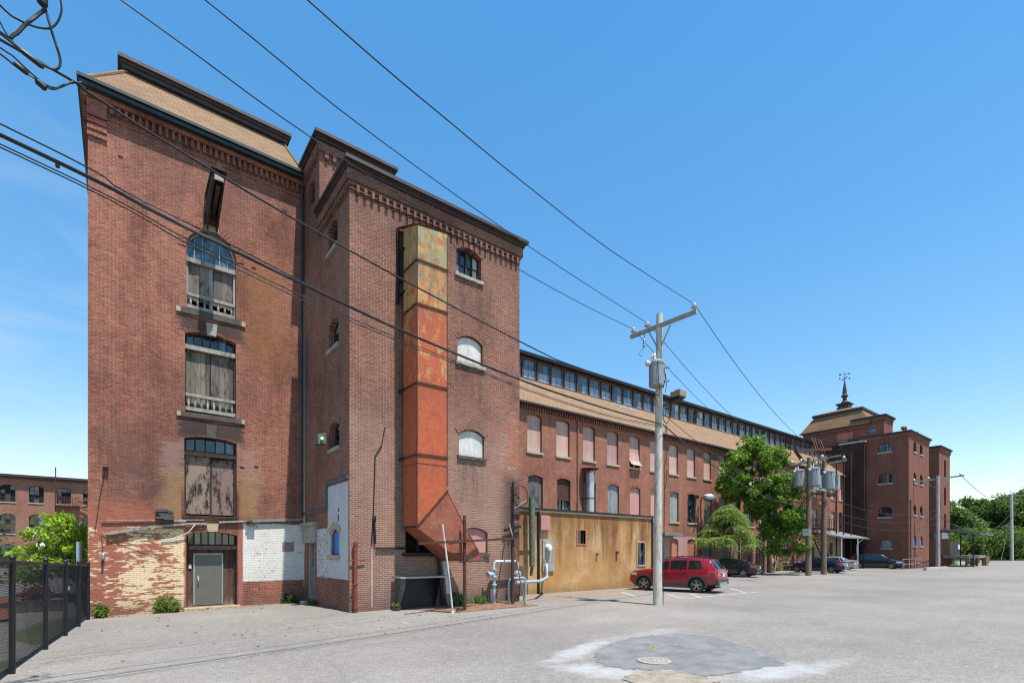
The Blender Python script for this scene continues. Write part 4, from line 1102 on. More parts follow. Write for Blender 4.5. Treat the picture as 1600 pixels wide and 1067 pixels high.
mb.build('wood_cornice', 'cornice', st)
# windows of the front
window(FF, *front_w[0], st, 'glass', .19, 4, 2, 'stone_grey', 13, archmat='brick_stair', sillh=.11, sillover=.08, pane=['glass', 'dirty_white', 'glass_blue'], lightdirt=lambda i, k: [1, 0, 0, 1][i] if k == 0 else [2, 0, 0, 1][i], frame='wood_dark')
window(FF, *front_w[1], st, 'panel', .10, archmat='brick_stair', sill='stone_grey', archrows=13, pane='dirty_white', sillh=.12, sillover=.09)
window(FF, *front_w[2], st, 'panel', .10, archmat='brick_stair', sill='stone_dark', archrows=13, pane='dirty_white', sillh=.11, sillover=.08)
window(FF, *front_w[3], st, 'panel', .10, archmat='brick_stair', sill='stone_dark', archrows=13, pane='pink_board', sillh=.11, sillover=.08)
vw = MB(); vw.pbox(FF, 7.55, 7.62, 1.95, 2.92, -.2, -.1); vw.pbox(FF, 8.53, 8.6, 1.95, 2.92, -.2, -.1); vw.pbox(FF, 7.55, 8.6, 2.86, 2.92, -.2, -.1); vw.pbox(FF, 8.05, 8.1, 1.95, 2.86, -.2, -.12); vw.pbox(FF, 7.45, 8.7, 1.83, 1.95, -.1, .08)
o = vw.build('vent_opening', 'wood_dark', st)
q = MB(); q.pbox(FF, 7.5, 8.65, 1.9, 3.0, -.30, -.25); q.build('dark_interior', 'void', o)
q = MB()
for k in range(8): q.hexa([FF(7.62, 1.98 + k * .11, -.12), FF(8.53, 1.98 + k * .11, -.12), FF(8.53, 2.02 + k * .11, -.2), FF(7.62, 2.02 + k * .11, -.2), FF(7.62, 1.99 + k * .11, -.12), FF(8.53, 1.99 + k * .11, -.12), FF(8.53, 2.03 + k * .11, -.2), FF(7.62, 2.03 + k * .11, -.2)])
q.build('louvre', 'metal_dark', o)
# windows of the shaded side
for i, w in enumerate(side_w[:3]):
    window(FL, *w, st, 'glass', .18, 2, 3, 'stone_grey', 9, archmat='brick_stair', sillh=.13, pane=['glass', 'glass_blue', 'glass_dirty'])
window(FL, *side_w[3], st, 'panel', .13, sill='stone', archrows=9, pane='blue', sillh=.14, archmat='stone')
q = MB(); q.pbox(FL, 19.22, 20.12, .12, 2.30, -.24, -.20); q.pbox(FL, 19.22, 19.30, .12, 2.30, -.2, -.05); q.pbox(FL, 20.04, 20.12, .12, 2.30, -.2, -.05); q.pbox(FL, 19.30, 20.04, 1.28, 1.36, -.2, -.16)
sd = q.build('side_door', 'wood_grey', st)
q = MB(); q.lathe([(.02, 0), (.02, .05), (.035, .06), (.02, .09)], FL(19.42, 1.1, -.2), 8, axis=(-1, 0, 0)); q.build('handle', 'metal_dark', sd)
q = MB(); q.pbox(FL, 18.92, 20.5, 2.32, 2.95, -.1, .10); q.pbox(FL, 18.86, 20.5, 2.95, 3.08, -.1, .17); q.build('door_lintel', 'stone_grey', st)
q = MB(); q.pbox(FL, 17.76, 20.56, 3.40, 3.52, -.02, .06); q.pbox(FL, 15.7, 17.76, 4.28, 4.40, -.02, .05); q.pbox(FL, 17.72, 17.80, 3.4, 4.4, -.02, .05); q.build('flashing', 'slate', st)
q = MB(); q.pbox(FL, 16.55, 16.65, 3.3, 3.42, -.05, .003); q.pbox(FL, 16.6, 16.7, 3.0, 3.2, -.05, .003); q.build('brick_hole', 'void', st)
# set-back upper stage
UX1, UY0 = 8.34, 18.66
UF, UL = PY(UY0), PX(FX)
uwin = (19.22, 20.0, 14.95, 15.62, .25)
mb = MB()
mb.wall(UF, FX, UX1, 13.9, 16.75); mb.wall(UL, UY0, 24.3, 13.95, 16.75, [arch(*uwin)], .24); mb.wall(PXr(UX1), UY0, 24.3, 13.9, 16.75)
up = mb.build('upper_stage', 'brick_stair', st)
mb = MB()
mb.pbox(UF, FX - .08, UX1 + .08, 16.45, 16.75, -.02, .08); teeth(mb, UF, FX + .1, UX1 - .05, .29, .115, 16.22, 16.45, .10, 0, .06)
mb.pbox(UL, UY0, 24.3, 16.45, 16.75, -.02, .08); teeth(mb, UL, UY0 + .1, 24.2, .29, .115, 16.22, 16.45, .10, 0, .06)
mb.build('brick_cornice', 'brick_stair', up)
mb = MB(); cornice(mb, FX, UX1, UY0, 24.4, 16.752); mb.box(FX, UX1, UY0, 24.3, 17.0, 17.06); mb.build('wood_cornice', 'cornice', up)
window(UL, *uwin, up, 'glass', .14, 2, 3, None, 0, name='upper_window', pane='glass_blue')
# ------------------------------------------------------------------ things fixed to the stair tower
du = thing('exhaust_duct', 'tall rusty orange square duct bent sideways above the ground', 'duct', (8.1, 14.72, 0))
X0, X1, Y0, Y1 = 7.335, 8.41, 14.33, 15.30
cuts = [12.45, 11.15, 9.77, 7.30, 5.05]
b = [4.86, 3.0]
q = MB()
q.hexa([(X0, Y0, 2.78), (X1, Y0, 3.99), (X1, Y1, 3.99), (X0, Y1, 2.78), (X0, Y0, 12.22), (X1, Y0, 12.34), (X1, Y1, 12.70), (X0, Y1, 12.60)])
q.build('shaft', 'duct', du)
q = MB()
for z in cuts[1:]:
    q.box(X0 - .03, X1 + .03, Y0 - .03, Y1 + .0, z - .03, z + .03)
q.box(X0 - .008, X1 + .008, Y0 - .008, Y1, 4.76, 4.775)
for (x, y) in ((X0, Y0), (X1, Y0)):
    q.box(x - .013, x + .013, y - .013, y + .013, 4.1 if x == X1 else 2.85, 12.2)
q.hexa([(X0 - .03, Y0 - .03, 2.74), (X1 + .03, Y0 - .03, 3.98), (X1 + .03, Y1, 3.98), (X0 - .03, Y1, 2.74), (X0 - .03, Y0 - .03, 2.79), (X1 + .03, Y0 - .03, 4.03), (X1 + .03, Y1, 4.03), (X0 - .03, Y1, 2.79)])
q.build('flange', 'rust', du)
q = MB()
q.add([(X0, Y0, 12.22), (X1, Y0, 12.34), (X1, Y1, 12.70), (X0, Y1, 12.60), (X0 - .04, Y0 - .02, 12.26), (X1 + .02, Y0 - .02, 12.38), (X1 + .02, 15.6, 12.84), (X0 - .10, 15.6, 12.74)], [(0, 1, 2, 3), (4, 5, 6, 7), (0, 1, 5, 4), (1, 2, 6, 5), (2, 3, 7, 6), (3, 0, 4, 7)])
q.build('cap', 'rust', du)
# lower leg swings out to the right and towards the lot
TF = [Vector((X0 + .01, Y0 + .01, 2.75)), Vector((X1 - .01, Y0 + .01, 3.99)), Vector((X1 - .01, Y1 - .01, 3.99)), Vector((X0 + .01, Y1 - .01, 2.75))]
BF = [Vector((8.87, 14.25, 1.70)), Vector((9.74, 14.25, 1.74)), Vector((9.66, 15.22, 1.74)), Vector((8.73, 15.22, 1.69))]
q = MB(); q.hexa(BF + TF); q.build('elbow', 'duct_rust', du)
q = MB()
def rim(mb, P4, r):
    for i in range(4): mb.beam(P4[i], P4[(i + 1) % 4], r, r)
rim(q, BF, .05)
for i in range(4): q.beam(TF[i], BF[i], .03, .03)
q.build('elbow_rim', 'duct_rust', du)
q = MB()
for z in (11.9, 10.5):
    q.box(X0 - .06, X0, Y1 - .1, 15.60, z - .03, z + .03); q.box(X1, X1 + .05, Y1 - .1, 15.60, z - .03, z + .03)
q.box(X0 - .12, X0 - .05, 15.5, 15.6, 10.2, 12.7); q.box(X0 - .05, X0 - .02, 15.32, 15.5, 10.9, 11.9)
for z in (7.3, 5.05): q.box(X0 - .05, X0, Y1 - .1, 15.6, z - .04, z + .04)
q.build('wall_bracket', 'metal_dark', du)
fl = thing('floodlight', 'small lit floodlight beside the shaded side window of the stair tower', 'lamp', (5.55, 17.5, 5.75))
q = MB(); q.tube([(5.66, 17.3, 5.62), (5.40, 17.35, 5.66)], .02, 6); q.hexa([(5.46, 17.25, 5.62), (5.18, 17.25, 5.58), (5.18, 17.65, 5.58), (5.46, 17.65, 5.62), (5.44, 17.25, 5.98), (5.16, 17.25, 5.92), (5.16, 17.65, 5.92), (5.44, 17.65, 5.98)]); q.build('housing', 'pipe_green', fl)
em, nt, bb = newmat('lamp_lit'); bb.inputs['Emission Color'].default_value = (0.55, 1.0, 0.45, 1); bb.inputs['Emission Strength'].default_value = 1.3; bb.inputs['Base Color'].default_value = (.5, .6, .4, 1); M['lamp_lit'] = em
q = MB(); q.lathe([(.01, 0), (.04, .01), (.045, .04), (.02, .06)], (5.30, 17.24, 5.77), 12, axis=(0, -1, 0)); q.build('bulb', 'lamp_lit', fl)
q = MB(); q.box(5.145, 5.155, 17.28, 17.62, 5.60, 5.90); q.build('lens', 'glass_blue', fl)
q = MB(); q.tube([(5.80, 15.52, .0), (5.80, 15.52, 2.30)], .055, 10); q.tube([(5.62, 15.53, 1.72), (6.14, 15.55, 1.72)], .022, 6); q.lathe([(.075, 0), (.075, .05)], (5.80, 15.52, .95), 10); q.lathe([(.075, 0), (.075, .05)], (5.80, 15.52, 2.2), 10); q.lathe([(.07, 0), (.07, .05)], (5.80, 15.52, .2), 10)
q.tube([(5.72, 15.5, .5), (5.70, 15.48, .95), (5.86, 15.45, 1.0)], .015, 6)
tag(q.build('standpipe', 'pipe_red', smooth=40), 'dark red standpipe with collars at the tower corner', 'pipe')
q = MB()
q.tube([FF(6.82, 6.05, .03), FF(6.78, 5.9, .03), FF(6.70, 5.45, .03), FF(6.48, 5.08, .03), FF(6.46, 4.4, .03), FF(6.42, 3.2, .03), FF(6.36, 2.2, .03)], .017, 6)
q.tube([FF(6.44, 3.0, .05), FF(6.46, 2.6, .05), FF(6.47, 2.25, .05)], .034, 8); q.lathe([(.03, 0), (.055, .03), (.055, .2), (.03, .24)], FF(6.44, 2.92, .05), 10)
tag(q.build('conduit', 'metal_dark', smooth=40), 'thin black conduit kinking down the tower front', 'conduit')
q = MB(); q.tube([FF(6.5, 2.10, .05), FF(7.55, 2.10, .05)], .035, 8)
tag(q.build('conduit', 'metal_dark', smooth=40), 'short level black conduit running to the vent opening', 'conduit')
# steel frame, leaning poles and rusty plate under the duct
sheet_ = MB()
sheet_.prism([(7.5, 15.6, .06), (8.33, 13.78, .02), (12.0, 14.0, .0), (11.9, 15.6, .03)], (0, 0, .05))
tag(sheet_.build('base_plate', 'rust_light'), 'flat rusty steel plate under the duct frame', 'plate')
sf = thing('duct_stand', 'rusty steel frame of two posts and a crossbar below the duct', 'frame', (10.4, 14.8, 0))
q = MB(); q.tube([(8.93, 14.08, .06), (8.91, 14.06, 3.18)], .055, 8); q.build('post', 'rust', sf, 40)
q = MB(); q.tube([(11.34, 14.62, .03), (11.34, 14.62, 2.54)], .06, 8); q.build('post', 'rust', sf, 40)
q = MB(); q.beam((6.98, 13.55, 2.23), (11.52, 14.56, 2.48), .08, .075); q.beam((8.35, 14.10, 2.27), (9.05, 14.05, 2.36), .09, .09); q.build('crossbar', 'rust', sf)
q = MB(); q.box(8.62, 8.82, 13.95, 14.1, .06, .16); q.tube([(8.7, 13.98, .1), (8.5, 13.9, .08)], .03, 6); q.build('foot_plate', 'rust', sf)
q = MB(); q.tube([(8.33, 13.84, .04), (8.17, 13.80, 1.2), (7.98, 13.76, 2.35), (7.90, 13.75, 2.85)], .030, 8); q.lathe([(.07, 0), (.05, .08)], (8.33, 13.84, .03), 8)
tag(q.build('leaning_pipe', 'dirty_white', smooth=40), 'pale thin pipe leaning against the rusty crossbar', 'pipe')
q = MB(); q.tube([(11.6, 14.2, .02), (11.48, 14.48, 1.4), (11.40, 14.72, 2.6), (11.75, 15.35, 3.05)], .028, 8)
tag(q.build('leaning_pipe', 'rust_light', smooth=40), 'rusty brown pole leaning on the right post', 'pipe')
bi = thing('metal_bench', 'open green steel counter standing against the tower base', 'counter', (7.8, 15.2, 0))
q = MB(); q.box(7.05, 8.95, 14.92, 15.56, 1.12, 1.17); q.build('top', 'metal_grey', bi)
q = MB(); q.prism([(7.22, 15.5, .05), (7.22, 15.02, .9), (7.22, 15.0, 1.12), (7.22, 15.5, 1.12)], (.04, 0, 0)); q.box(7.20, 7.25, 15.44, 15.5, .05, 1.6); q.build('side_panel', 'pipe_green', bi)
q = MB(); q.prism([(8.55, 15.5, .05), (8.55, 15.02, .9), (8.55, 15.0, 1.12), (8.55, 15.5, 1.12)], (.04, 0, 0)); q.build('side_panel', 'metal_dark', bi)
q = MB(); q.box(7.26, 8.55, 15.48, 15.54, .05, 1.12); q.build('back_panel', 'metal_dark', bi)
pp = thing('downpipe', 'pale square downpipe with yellow foot behind the duct', 'pipe', (9.0, 15.5, 0))
q = MB(); q.beam((9.10, 15.50, .5), (8.92, 15.5, 1.75), .17, .12); q.build('pipe', 'dirty_white', pp)
q = MB(); q.beam((9.18, 15.44, .06), (9.10, 15.5, .5), .17, .12); q.build('boot', 'yellow_lamp', pp)
q = MB(); q.tube([(8.72, 15.5, 1.9), (8.85, 15.52, 1.0), (8.92, 15.52, .1)], .045, 8); q.build('hose', 'metal_dark', pp)
gp = thing('gas_pipe', 'blue-grey gas pipe with valves running from tower to annex', 'pipe', (12.0, 15.3, 0))
q = MB()
q.tube([(11.0, 15.30, .05), (11.0, 15.30, 1.55), (11.06, 15.3, 1.62), (12.05, 15.3, 1.62), (12.12, 15.3, 1.55), (12.12, 15.3, .82)], .055, 10)
q.tube([(12.0, 15.25, .80), (13.6, 15.7, .78), (15.62, 17.55, .78), (15.72, 17.65, .84), (15.75, 17.7, 1.25), (15.80, 17.76, 1.33), (15.98, 17.98, 1.34)], .065, 10)
q.build('pipe', 'pipe_grey', gp, 40)
for z in (.72, 1.02, 1.30):
    q = MB(); q.lathe([(.05, 0), (.10, .01), (.10, .05), (.05, .06)], (11.0, 15.3, z), 12); q.build('flange', 'pipe_grey', gp, 40)
q = MB(); q.lathe([(.05, 0), (.09, .03), (.09, .2), (.05, .24)], (10.72, 15.3, 1.14), 12, axis=(1, 0, 0)); q.lathe([(.13, 0), (.13, .03)], (10.71, 15.3, 1.145), 12, axis=(1, 0, .3)); q.build('valve', 'pipe_grey', gp, 40)
q = MB(); q.lathe([(.06, 0), (.13, .04), (.13, .18), (.06, .24)], (12.12, 15.3, 1.02), 12); q.tube([(11.84, 15.3, 1.13), (12.1, 15.3, 1.13)], .03, 8); q.lathe([(.10, 0), (.10, .05)], (11.82, 15.3, 1.13), 10, axis=(1, 0, 0)); q.build('valve', 'pipe_grey', gp, 40)
for x in (12.35, 12.55):
    q = MB(); q.lathe([(.10, 0), (.10, .04)], (x, 15.35 + (x - 12.35) * .3, .80), 12, axis=(1, .28, 0)); q.build('flange', 'pipe_grey', gp, 40)
q = MB(); q.tube([(11.35, 14.86, .02), (11.35, 14.86, .86), (11.40, 14.86, .96), (11.48, 14.86, 1.0), (12.12, 14.98, 1.0), (12.22, 14.99, .95), (12.26, 15.0, .86), (12.26, 15.0, .02)], .04, 10)
tag(q.build('pipe_guard', 'pipe_grey', smooth=40), 'pale blue hoop guard of bent pipe before the gas valves', 'guard')
wm = thing('service_mast', 'black service mast with wire hoop on the tower right corner', 'mast', (12.08, 15.5, 2.5))
q = MB(); q.tube([FF(12.08, 2.62, .10), FF(12.06, 4.72, .10)], .035, 8); q.beam(FF(11.62, 2.80, .12), FF(12.42, 2.98, .12), .06, .10); q.beam(FF(11.9, 2.5, .1), FF(12.06, 2.95, .1), .04, .04); q.build('mast', 'metal_dark', wm)
q = MB()
q.tube([FF(12.10 + .36 * math.cos(a) + .30, 4.15 + .42 * math.sin(a), .16) for a in np.linspace(2.2, 8.0, 22)], .016, 6); q.tube([FF(12.1, 3.65, .12), FF(12.4, 3.82, .16), FF(12.68, 3.98, .18)], .04, 6); q.tube([FF(12.1, 4.5, .12), FF(12.35, 4.68, .16)], .02, 6)
q.build('hoop', 'metal_dark', wm)

# ------------------------------------------------------------------ the long mill
MY, MX0, MX1, MZ = 24.5, 12.46, 71.0, 11.42
MW = PY(MY)
ml = thing('mill_building', 'long two-storey brick mill with clerestory roof and boarded windows', 'mill', (41.0, 24.5, 0))
PIT = 2.476
upw = [(20.17 + PIT * k, 21.38 + PIT * k, 8.30, 10.56, .13) for k in range(21)]
low = [(20.24 + PIT * k, 21.46 + PIT * k, 4.40, 6.70, .14) for k in range(21)]
grd = [(20.24 + PIT * k, 21.42 + PIT * k, .95, 2.90, .14) for k in range(21)]
skip_g = {0, 1, 2, 3, 4, 17, 18, 19, 20}
mb = MB()
mb.wall(MW, MX0, MX1, -.4, MZ, [arch(*w, 8) for w in upw] + [arch(*w, 8) for w in low] + [arch(*w, 8) for i, w in enumerate(grd) if i not in skip_g], .22)
mb.wall(PXr(MX1), MY, 33.0, -.4, 13.0)
mb.build('wall', 'brick_mill', ml)
mb = MB()
mb.pbox(MW, MX0, MX1, 11.28, MZ, -.02, .14); mb.pbox(MW, MX0, MX1, 11.20, 11.28, -.02, .10)
teeth(mb, MW, MX0, MX1, .215, .085, 10.90, 11.20, .12)
mb.pbox(MW, MX0, MX1, 10.84, 10.90, -.02, .02)
mb.build('brick_cornice', 'brick_mill', ml)
mb = MB()
E0, E1 = (24.16, 11.32), (27.02, 13.92)
mb.add([(MX0, E0[0], E0[1]), (MX1 + .5, E0[0], E0[1]), (MX1 + .5, E1[0], E1[1]), (MX0, E1[0], E1[1]), (MX0, E0[0], E0[1] - .07), (MX1 + .5, E0[0], E0[1] - .07), (MX1 + .5, E1[0], E1[1] - .07), (MX0, E1[0], E1[1] - .07)], [(0, 1, 2, 3), (7, 6, 5, 4), (0, 4, 5, 1), (1, 5, 6, 2), (3, 2, 6, 7), (0, 3, 7, 4)])
rf = mb.build('roof', 'shingle', ml)
mb = MB(); mb.box(MX0, MX1 + .4, 24.20, 24.36, 11.16, 11.25); mb.box(MX0, MX1 + .5, 24.10, 24.20, 11.18, 11.30); mb.build('eave_gutter', 'cornice', rf)
# torn flashing on the slope below the clerestory
mb = MB()
for k in range(9):
    a = 31.0 + k * .28 + random.uniform(-.05, .05); t = random.uniform(.72, .86)
    y = 24.16 + 2.86 * t; z = 11.32 + 2.6 * t
    mb.add([(a, y, z + .03), (a + .34, y, z + .03), (a + .30, y + .36, z + .36), (a + .04, y + .36, z + .36)], [(0, 1, 2, 3)])
mb.build('torn_flashing', 'tin', rf)
CYL = 27.0
CW = PY(CYL)
CP = 1.316
cl0 = 21.82
mb = MB()
mb.pbox(CW, MX0, MX1, 13.85, 13.98, -.2, .03); mb.pbox(CW, MX0, MX1, 15.28, 15.42, -.2, .02)
n = int((MX1 - cl0) / CP) + 1
first = -7
for k in range(first, n + 1):
    u = cl0 + CP * k
    if MX0 < u < MX1: mb.pbox(CW, u - .07, u + .07, 13.98, 15.28, -.2, .03)
mb.build('clerestory_frame', 'wood_brown', ml)
mb = MB()
mb.box(MX0, MX1 + .1, 26.72, 33.2, 15.50, 15.62); mb.box(MX0, MX1 + .1, 26.66, 26.80, 15.44, 15.66); mb.box(MX0, MX1, 26.8, 27.02, 15.40, 15.50); mb.box(MX0, MX1, 27.1, 33, 13.5, 13.6)
mb.build('clerestory_roof', 'metal_dark', ml)
for k in range(first, n):
    u0, u1 = cl0 + CP * k + .07, cl0 + CP * (k + 1) - .07
    if u0 < MX0 or u1 > MX1: continue
    w = MB(); d = -.10
    for a, b2 in ((u0, u0 + .035), (u1 - .035, u1), ((u0 + u1) / 2 - .012, (u0 + u1) / 2 + .012)): w.pbox(CW, a, b2, 13.98, 15.28, d - .04, d)
    for z in (13.98, 14.61, 15.24): w.pbox(CW, u0 + .035, u1 - .035, z, z + .035, d - .035, d - .004)
    wo_ = w.build('clerestory_window', 'wood_grey', ml)
    g_ = MB(); rr = random.random()
    for i in range(2):
        for j in range(2):
            a, b2 = u0 + (u1 - u0) * i / 2, u0 + (u1 - u0) * (i + 1) / 2; c, e = 13.98 + .65 * j, 13.98 + .65 * (j + 1)
            t = [random.uniform(-.010, .010) for _ in range(3)]
            mi = (2 if random.random() < .85 else 1) if j == 0 else (1 if random.random() < .75 else 0)
            if rr < .10: mi = 0
            if random.random() < .02: mi = 3
            g_.add([CW(a, c, d - .03 + t[0]), CW(b2, c, d - .03 + t[1]), CW(b2, e, d - .03 + t[2]), CW(a, e, d - .03 + t[0] + t[2] - t[1])], [(0, 1, 2, 3)], mi)
    g_.build('pane', ['glass', 'glass_blue', 'glass_dirty', 'dirty_white'], wo_)
mb = MB(); mb.box(MX0, MX1, 27.6, 27.65, 13.6, 15.4); mb.build('clerestory_interior', 'wood_dark', ml)
for k, w in enumerate(upw):
    if k == 4:
        # the loose sheet that bows out at the bottom
        o = window(MW, *w, ml, 'glass', .16, 2, 4, 'stone', 0, pane='glass')
        q = MB(); z0, z1 = w[2] + .02, w[3]
        for i in range(7):
            a = w[0] + .02 + 1.17 * i / 7; b2 = a + 1.17 / 7 - .008
            prof = [(z1 + archz(a + .05, w[0], w[1], 0, .13) - .02, -.14), (z0 + 1.1, -.12), (z0 + .55, -.02), (z0 + .22, .16), (z0 + .12, .34)]
            vs = []
            for zz, dd in prof: vs += [MW(a, zz, dd), MW(b2, zz, dd)]
            q.add(vs, [(2 * j, 2 * j + 1, 2 * j + 3, 2 * j + 2) for j in range(4)])
            q.add([Vector(p) + Vector((0, .02, 0)) for p in vs], [(2 * j, 2 * j + 1, 2 * j + 3, 2 * j + 2) for j in range(4)])
        q.build('loose_boarding', 'pink_plank', o, label='loose pink sheet bowing out at the bottom')
    else:
        window(MW, *w, ml, 'boards', .15, sill='stone', archrows=9 if k < 12 else 0, pane='pink_plank', planks_n=5)
kinds = {0: ('boards', 'sooty_board'), 1: ('half', 'rust'), 2: ('boards', 'grey_board'), 3: ('boards', 'grey_board'), 4: ('boards', 'pink_board'), 5: ('boards', 'pink_board'), 6: ('boards', 'grey_board'), 7: ('glass', None), 8: ('boards', 'sooty_board')}
for k, w in enumerate(low):
    kd, mt = kinds.get(k, random.choice([('glass', None), ('boards', 'grey_board'), ('glass', None)]))
    if kd == 'boards': window(MW, *w, ml, 'boards', .15, sill='stone', archrows=9 if k < 12 else 0, pane=mt, planks_n=4)
    elif kd == 'glass': window(MW, *w, ml, 'glass', .16, 3, 5, 'stone', 9 if k < 12 else 0, pane=['glass', 'glass_blue'])
    else:
        o = window(MW, *w, ml, 'glass', .17, 4, 2, 'stone', 9, pane=['glass_blue', 'glass'])
        q = MB(); q.pprism(MW, [(w[0] + .06, 5.50), (w[1] - .06, 5.50), (w[1] - .06, 6.64), (22.0 + 2.2, 6.78), (w[0] + .06, 6.64)] if False else arch(w[0] + .06, w[1] - .06, 5.5, 6.62, .18), -.16, -.13); q.pbox(MW, w[0], w[1], 5.38, 5.5, -.16, -.08); q.build('boarding', 'rust', o)
for k, w in enumerate(grd):
    if k in skip_g: continue
    if 8 <= k <= 11: window(MW, *w, ml, 'boards', .18, sill='stone', pane='sooty_board', planks_n=4)
    else: window(MW, *w, ml, 'boards', .15, sill='stone', pane='red_board' if k < 8 else 'pink_board', planks_n=4)
mb = MB()
for x in (24.58,): mb.pbox(MW, x - .05, x + .05, 4.0, 10.86, 0, .09)
for z in (5.2, 7.0, 9.2): mb.pbox(MW, 24.50, 24.66, z, z + .05, 0, .10)
mb.build('downpipe', 'brick_arch', ml)
# big dark doorways behind the trees
for (a, b2, z) in ((46.4, 48.6, 3.3), (49.2, 51.0, 3.1)):
    mb = MB(); mb.pbox(MW, a, b2, -.1, z, .0, .05); mb.pbox(MW, a - .1, b2 + .1, z, z + .12, 0, .09)
    for i in range(1, 6): mb.pbox(MW, a + (b2 - a) * i / 6 - .01, a + (b2 - a) * i / 6 + .01, -.1, z, .05, .06)
    mb.build('wagon_door', 'wood_dark', ml)
fu = thing('metal_flue', 'shiny metal flue with rain cap rising from the annex roof', 'flue', (25.45, 24.2, 3.9))
q = MB(); q.tube([(25.40, 24.10, 3.9), (25.40, 24.10, 7.35)], .30, 20); q.build('pipe', 'galv', fu, 40)
q = MB(); q.lathe([(.62, 0), (.60, .05), (.2, .16), (.02, .2)], (25.40, 24.10, 7.62), 20); q.build('rain_cap', 'rust', fu, 40)
q = MB()
for a in range(4): q.beam((25.4 + .3 * math.cos(a * 1.57 + .4), 24.1 + .3 * math.sin(a * 1.57 + .4), 7.2), (25.4 + .45 * math.cos(a * 1.57 + .4), 24.1 + .45 * math.sin(a * 1.57 + .4), 7.64), .03, .03)
q.lathe([(.33, 0), (.33, .05)], (25.4, 24.1, 5.6), 20); q.beam((24.9, 24.48, 5.62), (25.9, 24.48, 5.62), .05, .05); q.build('strap', 'rust', fu)

# ------------------------------------------------------------------ flat-roofed annex
AY, AX0, AX1 = 18.0, 14.2, 24.1
AW = PY(AY)
an = thing('annex', 'low flat-roofed annex with rust-streaked ochre walls', 'annex', (19.1, 18.0, 0))
h1 = [(18.05, 2.38), (18.63, 2.38), (18.63, 3.06), (18.05, 3.06)]
h2 = [(22.74, 1.20), (23.44, 1.20), (23.44, 2.52), (22.74, 2.52)]
mb = MB()
mb.wall(AW, AX0, AX1, -.3, 3.84, [h1, h2], .2); mb.wall(PX(AX0), AY, MY, -.3, 3.84); mb.wall(PXr(AX1), AY, MY, -.3, 3.84)
mb.build('wall', 'annex', an)
mb = MB(); mb.box(AX0 - .10, AX1 + .10, AY - .10, MY - .01, 3.93, 4.02); mb.build('roof', 'metal_dark', an)
mb = MB(); mb.box(AX0 - .05, AX1 + .05, AY - .05, AY + .1, 3.84, 3.93); mb.build('fascia', 'curb', an)
mb = MB(); mb.pbox(AW, 18.0, 18.05, 2.33, 3.11, -.1, .03); mb.pbox(AW, 18.63, 18.68, 2.33, 3.11, -.1, .03); mb.pbox(AW, 18.05, 18.63, 3.06, 3.11, -.1, .03); mb.pbox(AW, 18.05, 18.63, 2.33, 2.38, -.1, .03)
o = mb.build('window', 'red_board', an)
mb = MB(); mb.pbox(AW, 18.05, 18.63, 2.38, 3.06, -.19, -.15); mb.build('pane', 'glass', o)
mb = MB(); mb.pbox(AW, 22.70, 22.76, 1.16, 2.56, -.1, .03); mb.pbox(AW, 23.42, 23.48, 1.16, 2.56, -.1, .03); mb.pbox(AW, 22.76, 23.42, 2.48, 2.56, -.1, .03); mb.pbox(AW, 22.76, 23.42, 1.16, 1.24, -.1, .04)
o = mb.build('window', 'stone_grey', an)
mb = MB(); mb.pbox(AW, 22.74, 23.44, 1.20, 2.52, -.19, -.12); mb.build('pane', 'glass', o)
mb = MB(); mb.pbox(AW, 15.42, 15.50, .05, 3.86, 0, .10); mb.pbox(AW, 15.40, 15.60, -.0, .06, 0, .2); mb.build('downpipe', 'metal_dark', an)
mb = MB(); mb.pbox(AW, 24.02, 24.09, 0, 3.9, .0, .08); mb.build('corner_pipe', 'metal_dark', an)
mb = MB(); mb.pbox(AW, 19.4, 19.44, 1.5, 1.9, 0, .03); mb.pbox(AW, 19.4, 19.62, 1.86, 1.9, 0, .03); mb.pbox(AW, 20.95, 21.0, 1.5, 2.0, 0, .05); mb.pbox(AW, 20.95, 21.2, 1.95, 2.0, 0, .05); mb.build('old_bracket', 'rust', an)
ub = thing('utility_box', 'weathered pinkish metal box high on the annex wall', 'utility box', (15.8, 17.9, 3.0))
mb = MB(); mb.pbox(AW, 15.54, 16.10, 2.98, 3.68, .0, .14); mb.build('case', 'pink_board', ub)
mb = MB(); mb.pbox(AW, 15.57, 16.07, 3.01, 3.65, .14, .155); mb.build('lid', 'pink_board', ub)
ub = thing('meter_board', 'weathered board with round meter low on the annex wall', 'meter', (16.05, 17.9, 1.1))
mb = MB(); mb.pbox(AW, 15.72, 16.42, 1.50, 2.55, 0, .06); mb.pbox(AW, 15.70, 16.44, 1.05, 1.48, 0, .08); mb.build('board', 'wood_grey', ub)
mb = MB(); mb.lathe([(.16, 0), (.17, .10), (.14, .17), (.13, .2)], AW(16.02, 2.18, .06), 20, axis=(0, -1, 0)); mb.build('meter', 'white', ub, 40)
mb = MB(); mb.tube([(14.75, 17.6, 4.45), (14.78, 17.6, 1.3)], .13, 12); mb.tube([(14.78, 17.6, 1.3), (14.76, 17.66, .9)], .07, 8); mb.beam((14.4, 17.65, 2.9), (15.1, 17.65, 2.9), .06, .06); mb.beam((14.76, 17.6, 2.9), (14.76, 18.0, 2.9), .05, .05)
tag(mb.build('vent_pipe', 'pipe_green', smooth=40), 'thick flaking green vent pipe at the annex left end', 'pipe')
mb = MB(); mb.box(14.0, 14.3, 17.5, 17.62, 0, 1.35); tag(mb.build('wood_plank', 'wood_pole_brown'), 'short brown plank upright by the annex corner', 'plank')

